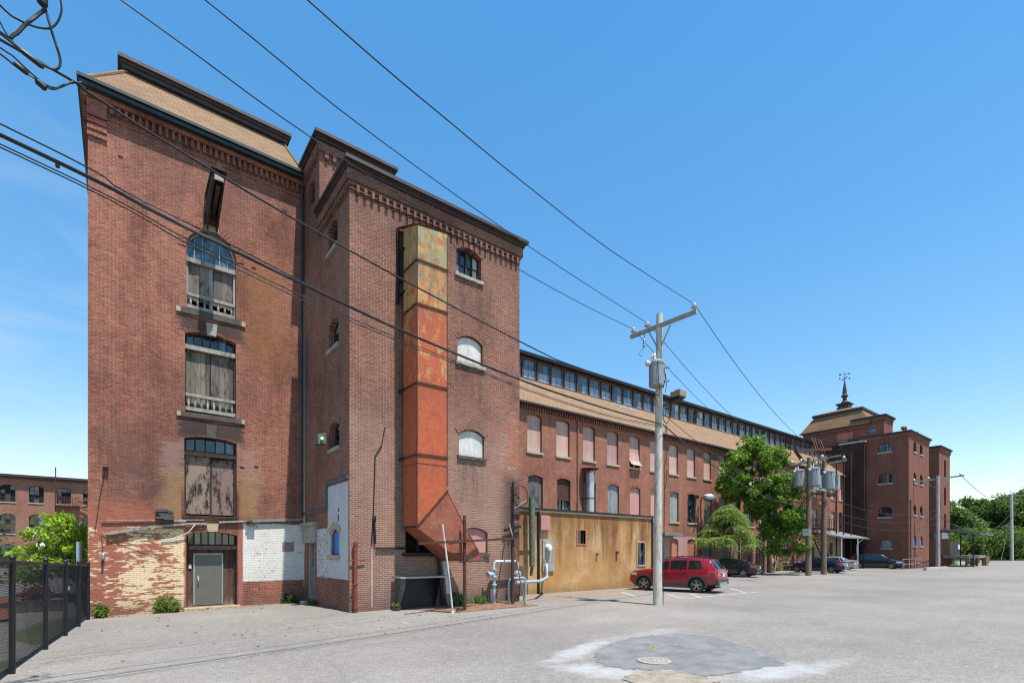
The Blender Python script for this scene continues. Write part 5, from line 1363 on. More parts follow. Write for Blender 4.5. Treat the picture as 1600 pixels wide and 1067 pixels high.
# ------------------------------------------------------------------ far end of the mill
FTX, FTY, FTX1, FTZ = 72.0, 18.1, 80.2, 15.75
ft = thing('far_stair_tower', 'square brick tower at the mill far end with blue ground-floor windows', 'tower', (76.1, 18.1, 0))
P, Q = PX(FTX), PY(FTY)
sw = [(19.75, 21.10, 13.85, 14.65, .32), (19.70, 21.06, 10.12, 11.0, .32), (19.72, 21.06, 6.12, 7.0, .32), (19.70, 20.80, 2.40, 3.2, .2)]
fw_ = []
for z in (13.75, 10.1, 6.3, 2.65):
    for u in (73.75, 76.35): fw_.append((u, u + 1.15, z, z + .85, .35))
mb = MB()
mb.wall(P, FTY, 24.2, -.4, FTZ, [arch(*w, 8) for w in sw], .25); mb.wall(Q, FTX, FTX1, -.4, FTZ, [arch(*w, 8) for w in fw_], .25); mb.wall(PXr(FTX1), FTY, 24.2, -.4, FTZ)
mb.build('wall', 'brick_far', ft)
mb = MB()
for PP, a, b in ((P, FTY, 23.0), (Q, FTX, FTX1)):
    mb.pbox(PP, a, b, 15.45, 15.75, -.02, .09); teeth(mb, PP, a + .2, b - .1, .42, .17, 14.98 + .1, 15.45, .09)
mb.build('brick_cornice', 'brick_far', ft)
mb = MB(); cornice(mb, FTX, FTX1, FTY, 24.2, 15.752); mb.box(FTX, FTX1, FTY, 24.2, 15.8, 15.86); mb.build('wood_cornice', 'cornice', ft)
mb = MB(); mb.tube([(74.5, 19, 16.05), (74.5, 19, 16.9)], .12, 8); mb.tube([(77.5, 18.6, 16.05), (77.5, 18.6, 16.7)], .1, 8); mb.lathe([(.3, 0), (.32, .25), (.12, .4), (.1, .8), (.28, .95), (.26, 1.2), (.05, 1.3)], (75.9, 19.6, 16.05), 14); mb.build('roof_vent', 'brick_arch', ft, 40)
for i, w in enumerate(sw): window(P, *w, ft, 'glass' if i < 3 else 'panel', .15, 4, 2, 'stone_grey', 0, pane=['glass', 'glass_blue'] if i < 3 else 'grey_board', sillh=.2)
for i, w in enumerate(fw_): window(Q, *w, ft, 'glass' if i < 6 else 'panel', .15, 2, 2, 'stone_grey', 0, pane=['glass', 'glass_dirty'] if i < 6 else 'blue', sillh=.16)
mb = MB(); mb.tube([(72.3, 17.98, 0), (72.3, 17.98, 8)], .05, 6); mb.build('downpipe', 'metal_dark', ft)
# set-back stage, near-black brick link and mansard
mt = thing('far_mansard_tower', 'far brick tower with hipped mansard roof, spire and weathervane', 'tower', (75.6, 25.9, 0))
mb = MB()
for PP, a, b in ((PX(71.98), 22.1, 29.5), (PXr(79.2), 22.1, 29.5), (PY(22.1), 71.98, 79.2), (PYr(29.5), 71.98, 79.2)): mb.wall(PP, a, b, 14.8, 17.55)
mb.pbox(PX(71.98), 22.1, 29.5, 17.2, 17.55, -.02, .1); teeth(mb, PX(71.98), 22.2, 29.4, .4, .16, 16.9, 17.2, .09)
mb.pbox(PX(71.98), 24.2, 26.0, 15.9, 16.0, -.02, .05)
mb.build('wall', 'brick_far', mt)
mb = MB(); mb.pbox(PX(71.98), 23.7, 25.5, 15.75, 16.95, -.02, .03); mb.build('boarding', 'red_board', mt)
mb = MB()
mb.wall(PX(71.3), 22.3, 33, -.4, 15.3); mb.wall(PY(22.3), 71.3, 72.0, -.4, 15.3); mb.build('dark_wall', 'brick_dark', mt)
mb = MB(); mb.box(71.18, 72.0, 22.2, 25.0, 15.3, 15.42); mb.build('white_coping', 'dirty_white', mt)
mb = MB()
A = [(71.7, 21.8, 17.6), (79.5, 21.8, 17.6), (79.5, 29.8, 17.6), (71.7, 29.8, 17.6)]
B = [(72.0, 22.96, 19.6), (78.2, 22.96, 19.6), (78.2, 28.4, 19.6), (72.6, 28.4, 19.6)]
B[0] = (72.5, 22.96, 19.6)
Cc = [(74.9, 25.4, 20.7), (75.9, 25.4, 20.7), (75.9, 26.2, 20.7), (74.9, 26.2, 20.7)]
Bo = [(72.3, 22.76, 19.85), (78.4, 22.76, 19.85), (78.4, 28.6, 19.85), (72.3, 28.6, 19.85)]
mb.add(A + B, [(0, 1, 5, 4), (1, 2, 6, 5), (2, 3, 7, 6), (3, 0, 4, 7)])
mb.add(Bo + Cc, [(0, 1, 5, 4), (1, 2, 6, 5), (2, 3, 7, 6), (3, 0, 4, 7), (4, 5, 6, 7)])
rf = mb.build('roof', 'shingle_far', mt)
mb = MB(); mb.box(72.32, 78.38, 22.78, 28.58, 19.58, 19.84); mb.box(71.62, 79.58, 21.72, 29.88, 17.50, 17.62); mb.build('roof_cornice', 'cornice', rf)
mb = MB()
mb.box(74.7, 76.1, 25.1, 26.5, 20.55, 20.9); mb.box(74.8, 76.0, 25.2, 26.4, 20.9, 21.25); mb.box(74.6, 76.2, 25.0, 26.6, 21.25, 21.4)
mb.lathe([(.45, 0), (.42, .25), (.25, .4), (.22, .8), (.40, .95), (.40, 1.1), (.26, 1.25), (.24, 1.8), (.05, 3.0), (.04, 3.5)], (75.4, 25.8, 21.4), 12)
fi = mb.build('spire', 'cornice', rf, 40)
mb = MB()
mb.tube([(75.4, 25.8, 24.6), (75.4, 25.8, 25.6)], .022, 6); mb.beam((74.9, 25.4, 24.75), (75.9, 26.2, 24.75), .035, .035); mb.beam((75.9, 25.4, 24.75), (74.9, 26.2, 24.75), .035, .035)
for p in ((74.9, 25.4), (75.9, 26.2), (75.9, 25.4), (74.9, 26.2)): mb.box(p[0] - .05, p[0] + .05, p[1] - .05, p[1] + .05, 24.68, 24.84)
mb.beam((75.1, 26.3, 25.3), (75.65, 25.2, 25.3), .035, .035); mb.prism([(75.1, 26.3, 25.15), (75.2, 26.1, 25.3), (75.1, 26.3, 25.5)], (.03, .03, 0)); mb.prism([(75.65, 25.2, 25.3), (75.58, 25.4, 25.18), (75.58, 25.4, 25.42)], (.03, .03, 0))
mb.build('weathervane', 'metal_dark', fi)
us = thing('far_upper_tower', 'small square brick stage with dark cornice behind the far stair tower', 'tower', (73.8, 20.5, 15.7))
mb = MB(); mb.wall(PX(71.985), 20.5, 23.9, 15.7, 18.1, [[(21.3, 16.35), (22.6, 16.35), (22.6, 16.9), (21.3, 16.9)]], .2); mb.wall(PY(20.5), 71.985, 75.2, 15.7, 18.1); mb.wall(PXr(75.2), 20.5, 23.9, 15.7, 18.1)
mb.pbox(PX(71.985), 20.5, 23.9, 17.8, 18.1, -.02, .08); teeth(mb, PX(71.985), 20.6, 23.8, .4, .16, 17.45, 17.8, .08); mb.pbox(PY(20.5), 71.985, 75.2, 17.8, 18.1, -.02, .08); teeth(mb, PY(20.5), 72.1, 75.1, .4, .16, 17.45, 17.8, .08)
mb.build('wall', 'brick_far', us)
mb = MB(); cornice(mb, 71.985, 75.2, 20.5, 23.9, 18.102); mb.box(72, 75.2, 20.5, 23.9, 18.2, 18.3); mb.build('wood_cornice', 'cornice', us)
mb = MB(); mb.pbox(PX(71.985), 21.3, 22.6, 16.35, 16.9, -.19, -.12); mb.build('pane', 'glass_blue', us)
sm = thing('far_pylon_tower', 'narrow brick tower beyond the far stair tower with tall slit windows', 'tower', (87.5, 18.1, 0))
slit = [(87.3, 88.3, 12.0, 14.1, .2), (87.3, 88.3, 8.2, 10.4, .2), (87.3, 88.3, 5.0, 6.9, .2)]
mb = MB(); mb.wall(PX(84.8), 18.1, 25, -.4, 15.6); mb.wall(PY(18.1), 84.8, 90.3, -.4, 15.6, [arch(*w, 8) for w in slit], .3); mb.wall(PXr(90.3), 18.1, 25, -.4, 15.6)
mb.pbox(PY(18.1), 84.8, 90.3, 15.2, 15.6, -.02, .12); mb.pbox(PX(84.8), 18.1, 25, 15.2, 15.6, -.02, .12)
mb.build('wall', 'brick_far', sm)
mb = MB(); cornice(mb, 84.8, 90.3, 18.1, 25, 15.602); mb.build('wood_cornice', 'cornice', sm)
for w in slit: window(PY(18.1), *w, sm, 'glass', .2, 2, 3, None, 0, pane='glass')
# canopies, dock and rail at the far end
ca = thing('entrance_canopy', 'grey lean-to canopy over the far mill doorway', 'canopy', (67.5, 22.6, 0))
mb = MB(); mb.add([(61.5, 24.5, 4.35), (71.9, 24.5, 4.35), (73.6, 21.9, 3.62), (62.5, 21.6, 3.62), (61.5, 24.5, 4.2), (71.9, 24.5, 4.2), (73.6, 21.9, 3.46), (62.5, 21.6, 3.46)], [(0, 1, 2, 3), (7, 6, 5, 4), (3, 2, 6, 7), (0, 3, 7, 4), (1, 5, 6, 2)]); mb.build('roof', 'tin', ca)
mb = MB()
for x in (62.8, 67.6): mb.tube([(x, 21.8, 0), (x, 21.8, 3.5)], .07, 8)
mb.build('post', 'galv', ca, 40)
mb = MB(); mb.pbox(MW, 60.6, 70.8, -.1, 3.9, 0, .06); mb.build('tan_wall', 'curb', ca)
mb = MB(); mb.pbox(MW, 61.4, 62.4, 0.6, 3.0, .06, .10); mb.pbox(MW, 64.3, 65.4, 0, 2.3, .06, .10); mb.pbox(MW, 66.8, 67.6, 1.6, 3.0, .06, .10); mb.build('door', 'wood_brown', ca)
mb = MB(); mb.pbox(PX(71.3), 22.5, 24.2, -.1, 3.2, 0, .06); mb.build('dark_door', 'void', ca)
mb = MB(); mb.pbox(MW, 70.3, 70.75, 0, 3.5, .06, .2); mb.build('red_jamb', 'red_board', ca)
mb = MB(); mb.tube([(70.5, 22.1, 3.5), (69.9, 22.3, 3.2), (69.2, 22.4, 2.8), (69.2, 22.4, 0)], .06, 8); mb.build('drainpipe', 'white', ca, 40)
dk = thing('loading_dock', 'low wooden loading dock by the narrow far tower', 'dock', (92, 16.5, 0))
mb = MB(); mb.box(86, 96, 15.4, 18.0, 1.1, 1.45); mb.build('deck', 'wood_grey', dk)
for x in (86.2, 89, 92, 95.8):
    mb = MB(); mb.box(x - .12, x + .12, 15.5, 15.74, 0, 1.1); mb.build('post', 'wood_pole_brown', dk)
mb = MB(); mb.box(96.0, 97.4, 15.3, 15.6, 0, 1.4); mb.build('bumper_post', 'wood_pole_brown', dk)
mb = MB(); mb.box(91, 99, 18.6, 18.8, 1.4, 3.4); mb.build('screen', 'wood_dark', dk)
mb = MB(); mb.box(97.0, 97.9, 18.5, 18.59, 2.3, 3.0); mb.build('blue_panel', 'plate', dk)
aw = thing('dock_awning', 'thin dark flat awning reaching over the loading dock', 'awning', (90, 15.5, 4))
mb = MB(); mb.add([(84.7, 18.1, 4.95), (90.5, 18.1, 4.95), (92.0, 13.9, 4.25), (85.5, 14.2, 4.35), (84.7, 18.1, 4.75), (90.5, 18.1, 4.75), (92.0, 13.9, 4.05), (85.5, 14.2, 4.15)], [(0, 1, 2, 3), (7, 6, 5, 4), (3, 2, 6, 7), (0, 3, 7, 4), (1, 5, 6, 2)]); mb.build('roof', 'slate', aw)
mb = MB(); mb.tube([(85.8, 14.9, 0), (85.8, 14.9, 4.2)], .07, 8); mb.tube([(90.4, 17.0, 0), (90.4, 17.0, 4.5)], .07, 8); mb.build('post', 'metal_dark', aw)
mb = MB(); mb.box(82, 85.6, 17.2, 18.0, 3.6, 4.4); mb.build('fascia', 'tin', aw)
hr = thing('handrail', 'grey steel handrail at the far tower foot', 'railing', (72, 16.5, 0))
mb = MB()
for x in (66.8, 69.0, 71.2, 73.4): mb.tube([(x, 17.3, 0), (x, 17.3, 1.15)], .03, 6)
for z in (.6, 1.15): mb.tube([(66.8, 17.3, z), (73.4, 17.3, z)], .03, 6)
mb.build('rails', 'metal_grey', hr)
mb = MB(); mb.box(66.5, 74.8, 15.2, 15.5, 0, .28); tag(mb.build('kerb_stone', 'concrete'), 'dark raised concrete kerb by the far tower', 'kerb')
hy = thing('red_hydrant', 'tiny red hydrant by the far roadside', 'hydrant', (122, 19.2, 0))
mb = MB(); mb.lathe([(.25, 0), (.25, .1), (.18, .12), (.18, .75), (.24, .78), (.2, .95), (.05, 1.05)], (122, 19.2, 0), 12); mb.lathe([(.1, -.35), (.1, .35)], (122, 19.2, .6), 8, axis=(1, 0, 0)); mb.build('body', 'lamp_red', hy, 40)

# ------------------------------------------------------------------ brick building far left
BY = 85.0
bb_ = thing('rear_building', 'flat-roofed brick building behind the fence with dark sash windows', 'building', (-14, 85, 0))
BW = PY(BY)
bx = [-21.6 + 2.53 * k for k in range(8)]
wz = [(7.95, 9.75, .28), (4.15, 6.25, .3), (.6, 2.6, .3)]
bws = [(u, u + 1.35, a, b, c) for (a, b, c) in wz for u in bx]
mb = MB(); mb.wall(BW, -34, 4, -.4, 11.0, [arch(*w, 8) for w in bws], .3); mb.wall(PX(-34), 85, 100, -.4, 11)
mb.build('wall', 'brick_back', bb_)
mb = MB(); mb.box(-34.4, 4.4, 84.4, 101, 11.0, 11.25); mb.box(-34.2, 4.2, 84.6, 84.9, 10.8, 11.0); mb.build('roof', 'cornice', bb_)
for w in bws: window(BW, *w, bb_, 'glass', .18, 3, 4, 'stone_grey', 0, pane=['glass', 'void'] if w[2] > 5 else ['glass', 'void', 'glass_dirty'])
fp = thing('balcony_escape', 'rusty iron balcony and pole on the rear brick building', 'fire escape', (-5.8, 84.5, 6))
mb = MB(); mb.tube([(-6.45, 84.2, 4.2), (-6.45, 84.2, 12.4)], .06, 6); mb.box(-6.5, -4.2, 83.6, 85, 7.6, 7.75)
for x in np.linspace(-6.4, -4.3, 9): mb.beam((x, 83.65, 7.7), (x, 83.65, 8.7), .05)
mb.beam((-6.5, 83.65, 8.7), (-4.2, 83.65, 8.7), .07); mb.beam((-4.3, 84.5, 8.4), (-1.5, 84.5, 6.6), .12); mb.beam((-4.3, 84.5, 7.7), (-1.5, 84.5, 5.9), .12)
mb.build('ironwork', 'rust', fp)
mb = MB(); mb.pbox(BW, -8.9, -7.4, 3.6, 4.6, 0, .06); mb.lathe([(.5, 0), (.6, .4), (.3, .9), (.45, 1.3), (.1, 1.8)], (-7.9, 84.6, 2.2), 10)
tag(mb.build('white_shrub', 'dirty_white'), 'pale lumpy white bush against the rear brick wall', 'bush')

# ------------------------------------------------------------------ chain-link fence
fe = thing('chain_link_fence', 'black chain-link fence running to the corner tower', 'fence', (-1.3, 12.0, 0))
fxy = lambda y: -1.46 + .0735 * (y - 10.9)
ftop = lambda y: 1.96 - .030 * (y - 9.0)
ys_ = [2.0, 4.4, 6.8, 9.15, 11.54, 14.05, 16.25, 18.2, 19.9]
for y in ys_:
    q = MB(); q.tube([(fxy(y), y, -.1), (fxy(y), y, ftop(y))], .042 if y < 19 else .05, 10); q.lathe([(.045, 0), (.055, .02), (.03, .06)], (fxy(y), y, ftop(y)), 10)
    q.build('post', 'metal_dark', fe, 40)
q = MB(); q.tube([(fxy(y) - .0, y, ftop(y) - .06) for y in np.linspace(2.0, 19.9, 12)], .026, 8)
for y in ys_: q.lathe([(.05, -.03), (.05, .03)], (fxy(y), y, ftop(y) - .06), 10, axis=(0, 1, 0))
for y in np.arange(2.0, 13, .45): q.lathe([(.031, -.006), (.031, .006)], (fxy(y), y, ftop(y) - .06), 8, axis=(0, 1, 0))
q.build('top_rail', 'metal_dark', fe, 40)
q = MB(); st_ = .052
def pw(y, z): return (fxy(y) - .045, y, z)
H = 1.80
for sgn in (1, -1):
    y = 2.0 - H
    while y < 19.9 + H:
        a, b = (y, y + H) if sgn == 1 else (y + H, y)
        za, zb = .03, .03 + H
        # clip to the run of the fence
        lo, hi = 2.0, 19.9
        t0, t1 = 0.0, 1.0
        for lim, s2 in ((lo, 1), (hi, -1)):
            fa, fb = (a - lim) * s2, (b - lim) * s2
            if fa < 0 and fb < 0: t0, t1 = 1, 0; break
            if fa < 0: t0 = max(t0, fa / (fa - fb))
            elif fb < 0: t1 = min(t1, fa / (fa - fb))
        if t1 > t0 + .01:
            A_ = (a + (b - a) * t0, za + (zb - za) * t0); B_ = (a + (b - a) * t1, za + (zb - za) * t1)
            sc = lambda yy, z: z * (ftop(yy) - .06) / 1.83
            q.tube([pw(A_[0], sc(A_[0], A_[1])), pw(B_[0], sc(B_[0], B_[1]))], .0032, 3, 0, False)
        y += st_
q.build('wire_mesh', 'metal_dark', fe)
q = MB(); q.pbox(lambda u, z, d: (fxy(u) - d, u, z), 16.9, 17.05, 1.02, 1.12, .03, .05); q.build('tag_plate', 'white', fe)
q = MB(); q.tube([(-1.2, 24.0, 0), (-1.2, 24.0, 2.35)], .09, 10); tag(q.build('steel_post', 'pipe_grey', smooth=40), 'single blue-grey steel post behind the fence end', 'post')

# ------------------------------------------------------------------ poles, transformers, wires
def insulator(c, parent, s=1.0):
    q = MB(); q.lathe([(.02 * s, 0), (.02 * s, .06 * s), (.09 * s, .07 * s), (.10 * s, .10 * s), (.06 * s, .13 * s), (.075 * s, .16 * s), (.05 * s, .20 * s), (.03 * s, .22 * s)], c, 12)
    return q.build('insulator', 'insul', parent, 40)
up_ = thing('utility_pole', 'tall weathered grey pole with one transformer beside the red car', 'utility pole', (15.78, 11.55, 0))
q = MB(); n = 14
q.tube([(15.78 + .012 * i * .8, 11.55, -.2 + 11.05 * i / n) for i in range(n + 1)], [.170 - .050 * i / n + random.uniform(-.004, .004) for i in range(n + 1)], 14)
q.build('pole', 'wood_pole', up_, 40)
px, py = 15.90, 11.50
q = MB(); q.beam((15.74, 12.75, 10.36), (15.98, 10.05, 10.42), .11, .13); q.build('crossarm', 'wood_grey', up_)
q = MB(); q.beam((15.95, 11.1, 10.3), (15.86, 11.45, 9.6), .03, .05); q.beam((15.8, 11.95, 10.3), (15.86, 11.6, 9.6), .03, .05); q.build('brace', 'metal_grey', up_)
ins_main = [(15.75, 12.62, 10.43), (15.80, 12.02, 10.45), (15.97, 10.14, 10.49)]
for c in ins_main: insulator(c, up_, 1.15)
q = MB(); q.lathe([(.03, 0), (.06, .04), (.045, .1), (.06, .14), (.045, .2), (.06, .25), (.03, .32)], (15.7, 12.1, 9.75), 10, axis=(.1, 0, 1)); q.beam((15.75, 12.1, 10.3), (15.7, 12.1, 10.02), .03); q.tube([(15.7, 12.1, 9.75), (15.62, 12.2, 9.6), (15.6, 12.3, 9.5), (15.66, 12.2, 9.42), (15.6, 12.05, 9.4)], .012, 5); q.build('fuse_cutout', 'metal_grey', up_, 40)
q = MB()
for k in range(5):
    q.tube([(15.95 + .02 * k, 11.33, 8.6 - k * .9), (16.0, 11.30, 8.2 - k * .9), (15.95, 11.33, 7.9 - k * .9)], .012, 5)
q.tube([(15.95, 11.33, 6.6), (15.9, 11.34, 3), (15.85, 11.35, 0)], .012, 5)
q.tube([(15.9 + .2 * math.cos(a), 11.25, 7.0 + .28 * math.sin(a)) for a in np.linspace(0, 9, 24)], .013, 5)
q.build('drop_wire', 'cable', up_)
def transformer(name_label, c, r, h, label, group, parent_axis=(0, 1), bush=2):
    t = thing('pole_transformer', label, 'transformer', c, group)
    x, y, z = c
    q = MB(); q.lathe([(r * .92, 0), (r, .03), (r, h - .08), (r * 1.06, h - .075), (r * 1.06, h), (r * .9, h + .06), (r * .3, h + .12)], c, 24); q.build('tank', 'galv_white', t, 35)
    for k in range(bush):
        a = 2.2 + k * 1.1; q = MB()
        q.lathe([(.04, 0), (.075, .05), (.05, .10), (.07, .15), (.04, .2), (.025, .28)], (x + r * .5 * math.cos(a), y + r * .5 * math.sin(a), z + h + .06), 10); q.build('bushing', 'insul', t, 40)
    q = MB(); q.lathe([(.05, 0), (.10, .05), (.10, .14), (.05, .2)], (x - r * .9, y + .1, z + h * .9), 10, axis=(-1, .2, .2))
    q.build('bushing', 'insul', t, 40)
    q = MB()
    for zz in (.22, .78): q.beam((x + parent_axis[0] * r * .9, y + parent_axis[1] * r * .9, z + h * zz), (x + parent_axis[0] * (r + .22), y + parent_axis[1] * (r + .22), z + h * zz), .10, .06)
    q.build('bracket', 'metal_grey', t)
    q = MB()
    q.tube([(x - r * .7, y - r * .75, z + h * 1.0), (x - r * .8, y - r * .85, z + h * .5), (x - r * .6, y - r * .9, z - .1), (x, y - .1, z - .4)], .013, 5)
    q.tube([(x + r * .3, y - r * 1.0, z + h * .7), (x + r * .5, y - r * 1.05, z + h * .3), (x + r * .3, y - r * .9, z - .1)], .013, 5)
    q.build('lead', 'cable', t)
    return t
def galv_white():
    m, nt, b = newmat('galv_white')
    p = nt.pos(); f = nt.noise(nt.scale(p, (4, 4, .6)), 1.5, 5, .7)
    link(m, nt.mix(nt.rng(f, .60, .68), (.25, .27, .28), (.20, .13, .085)), b.inputs['Base Color']); b.inputs['Roughness'].default_value = .4
    return m
M['galv_white'] = galv_white()
transformer('', (15.46, 11.36, 8.0), .27, .88, 'grey can transformer hung on the nearest tall grey pole', None, (.6, -.7))
fl2 = thing('pole_floodlight', 'square tan floodlight on an arm of the near pole', 'lamp', (16.2, 11.0, 7.6))
q = MB(); q.beam((15.9, 11.4, 7.38), (16.15, 11.05, 7.56), .05); q.build('arm', 'metal_dark', fl2)
q = MB(); q.box(16.02, 16.42, 10.76, 11.16, 7.66, 7.86); q.box(16.12, 16.30, 10.84, 11.05, 7.86, 7.93); q.build('housing', 'yellow_lamp', fl2)
q = MB(); q.add([(16.02, 10.76, 7.655), (16.42, 10.76, 7.655), (16.4, 11.1, 7.50), (16.05, 11.1, 7.50)], [(0, 1, 2, 3)]); q.box(16.0, 16.04, 10.75, 11.2, 7.52, 7.66); q.build('lens', 'metal_dark', fl2)

p1 = thing('utility_pole', 'left brown pole of the transformer pair beside the blue sedan', 'utility pole', (44.7, 17.93, 0), 'twin transformer poles')
q = MB(); q.tube([(44.7, 17.93, -.2), (44.75, 17.93, 4.5), (44.85, 17.93, 9.7)], [.235, .205, .165], 14); q.build('pole', 'wood_pole_brown', p1, 40)
q = MB(); q.beam((44.5, 19.3, 9.2), (45.2, 16.9, 9.5), .13, .15); q.build('crossarm', 'wood_grey', p1)
for (y, z) in ((19.15, 9.28), (18.5, 9.37), (17.05, 9.55)): insulator((44.5 + (19.3 - y) * .29, y, z), p1, 1.4)
q = MB(); q.pbox(PX(44.42), 17.7, 18.25, 3.3, 3.85, 0, .03); q.build('number_plate', 'plate', p1)
q = MB()
for z in (3.66, 3.52): q.pbox(PX(44.42), 17.80, 18.12, z, z + .05, .03, .034)
q.build('plate_marks', 'metal_grey', p1)
p2 = thing('utility_pole', 'right brown pole of the transformer pair beside the blue sedan', 'utility pole', (48.2, 18.1, 0), 'twin transformer poles')
q = MB(); q.tube([(48.2, 18.1, -.2), (48.25, 18.1, 4.5), (48.3, 18.1, 10.3)], [.235, .205, .165], 14); q.build('pole', 'wood_pole_brown', p2, 40)
q = MB(); q.beam((48.0, 19.5, 9.4), (48.7, 16.5, 9.75), .13, .15); q.beam((48.1, 19.2, 9.95), (48.6, 16.9, 10.2), .12, .13); q.build('crossarm', 'wood_grey', p2)
for (y, z) in ((19.3, 9.5), (18.7, 9.58), (16.7, 9.82)): insulator((48.0 + (19.5 - y) * .23, y, z), p2, 1.4)
q = MB()
for a, b in (((43.9, 18.25, 7.15), (48.9, 18.4, 7.15)), ((44.2, 17.55, 7.15), (48.9, 17.6, 7.15))): q.beam(a, b, .16, .2)
tag(q.build('transformer_platform', 'wood_grey'), 'wooden beams carrying the transformers between the twin poles', 'platform')
for i, (c, r, h, lb) in enumerate((((43.92, 18.36, 7.3), .44, 1.30, 'leftmost of the five white can transformers on the twin poles'),
                            ((44.22, 17.32, 7.3), .44, 1.36, 'transformer second from left on the twin poles'),
                            ((45.9, 17.75, 7.25), .34, 1.0, 'small rear transformer set between the twin poles'),
                            ((47.62, 17.50, 7.3), .46, 1.48, 'rust-stained transformer hung left of the right twin pole'),
                            ((48.90, 17.55, 7.3), .45, 1.25, 'rightmost of the five white can transformers on the twin poles'))):
    transformer('', c, r, h, lb, 'transformers on the twin poles', (0.3, .6), 2)
p3 = thing('utility_pole', 'smooth grey pole before the far brick towers', 'utility pole', (74.5, 16.0, 0))
q = MB(); q.tube([(74.5, 16.0, 0), (74.4, 16.0, 10.7)], [.22, .17], 14); q.build('pole', 'wood_pole', p3, 40)
q = MB(); q.beam((73.6, 18.2, 10.1), (75.6, 13.9, 10.6), .14, .16); q.beam((74.4, 16.0, 9.2), (74.1, 17.2, 10.1), .06); q.beam((74.4, 16, 9.2), (74.9, 15.0, 10.3), .06); q.build('crossarm', 'wood_grey', p3)
for y in (18.0, 16.8, 14.2): insulator((73.6 + (18.2 - y) * .46, y, 10.15 + (18.2 - y) * .11), p3, 1.5)
p4 = thing('utility_pole', 'farthest thin pole with crossarm before the trees', 'utility pole', (153, 20.3, 0))
q = MB(); q.tube([(153, 20.3, -.3), (152.6, 20.3, 14.4)], [.32, .22], 12); q.build('pole', 'wood_pole', p4, 40)
q = MB(); q.beam((151.5, 23.4, 13.9), (154.0, 17.6, 14.1), .18, .2); q.build('crossarm', 'wood_grey', p4)
for y in (23.1, 21.5, 17.9): insulator((151.5 + (23.4 - y) * .43, y, 14.05), p4, 2)

def spline(pts, sub=6):
    pts = [Vector(p) for p in pts]; out = []
    for i in range(len(pts) - 1):
        p0, p1_, p2_, p3_ = pts[max(i - 1, 0)], pts[i], pts[i + 1], pts[min(i + 2, len(pts) - 1)]
        for k in range(sub):
            t = k / sub
            out.append(0.5 * ((2 * p1_) + (p2_ - p0) * t + (2 * p0 - 5 * p1_ + 4 * p2_ - p3_) * t * t + (3 * p1_ - p0 - 3 * p2_ + p3_) * t ** 3))
    out.append(pts[-1]); return out
def wire(pts, r, label, name='power_line', group='overhead wires', sub=6):
    q = MB(); q.tube(spline(pts, sub), r, 6); return tag(q.build(name, 'cable', smooth=60), label, 'wire', group)
def sag(a, b, s, n=12):
    a, b = Vector(a), Vector(b)
    return [a + (b - a) * (i / n) - Vector((0, 0, s * 4 * (i / n) * (1 - i / n))) for i in range(n + 1)]
D_ = Vector((-16.66, -3.5, 0)).normalized()
def ext(p, dz=.6, L=14): p = Vector(p); return [p + D_ * L + Vector((0, 0, dz)), p + D_ * (L * .5) + Vector((0, 0, dz * .4))]
TW = [('thin high wire ending at the left end of the near pole crossarm', [(-.01, 9.31, 10.03), (2.87, 9.92, 9.85), (7.78, 10.95, 9.92), (12.0, 11.85, 10.22), ins_main[0][:2] + (10.62,)], .011, .9),
      ('thin high wire ending at the middle of the near pole crossarm', [(1.04, 8.91, 10.35), (3.59, 9.45, 10.18), (8.03, 10.38, 10.22), (12, 11.2, 10.4), ins_main[1][:2] + (10.66,)], .011, .9),
      ('thin high wire ending at the right end of the near pole crossarm', [(2.01, 7.16, 9.52), (4.56, 7.7, 9.55), (7.05, 8.22, 9.65), (10.31, 8.91, 9.89), ins_main[2][:2] + (10.70,)], .011, .6),
      ('black cable crossing the tall tower from the tangled cables at top left', [(-1.07, 7.96, 7.71), (-.37, 8.1, 7.65), (.34, 8.25, 7.55), (2.02, 8.6, 7.40), (4.43, 9.11, 7.29), (8.56, 9.98, 7.22), (10.3, 10.35, 7.30), (15.75, 11.45, 7.76)], .016, .5),
      ('thick black cable sagging across both brick towers to the near pole', [(-1.06, 7.86, 6.59), (.41, 8.17, 6.47), (1.99, 8.5, 6.36), (3.7, 8.86, 6.26), (5.43, 9.22, 6.22), (8.46, 9.86, 6.24), (12, 10.6, 6.42), (15.72, 11.38, 6.69)], .024, .5),
      ('thin cable just above the thick one at the left edge', [(-1.06, 7.91, 6.74), (.03, 8.14, 6.60), (1.02, 8.34, 6.52), (2.01, 8.55, 6.43), (2.9, 8.72, 6.33)], .010, .5),
      ('upper of two thin cables below the thick black cable', [(-1.04, 7.76, 6.43), (.76, 8.14, 6.23), (2.28, 8.46, 6.09), (4.39, 8.9, 6.01), (8.35, 9.74, 6.02), (12, 10.5, 6.2), (15.7, 11.3, 6.60)], .008, .5),
      ('lower of two thin cables below the thick black cable', [(-1.03, 7.66, 6.34), (.76, 8.04, 6.12), (2.25, 8.35, 5.98), (4.34, 8.79, 5.91), (8.25, 9.61, 5.93), (12, 10.4, 6.12), (15.7, 11.25, 6.54)], .008, .5)]
for lb, pts, r, dz in TW: wire(ext(pts[0], dz) + pts, r, lb)
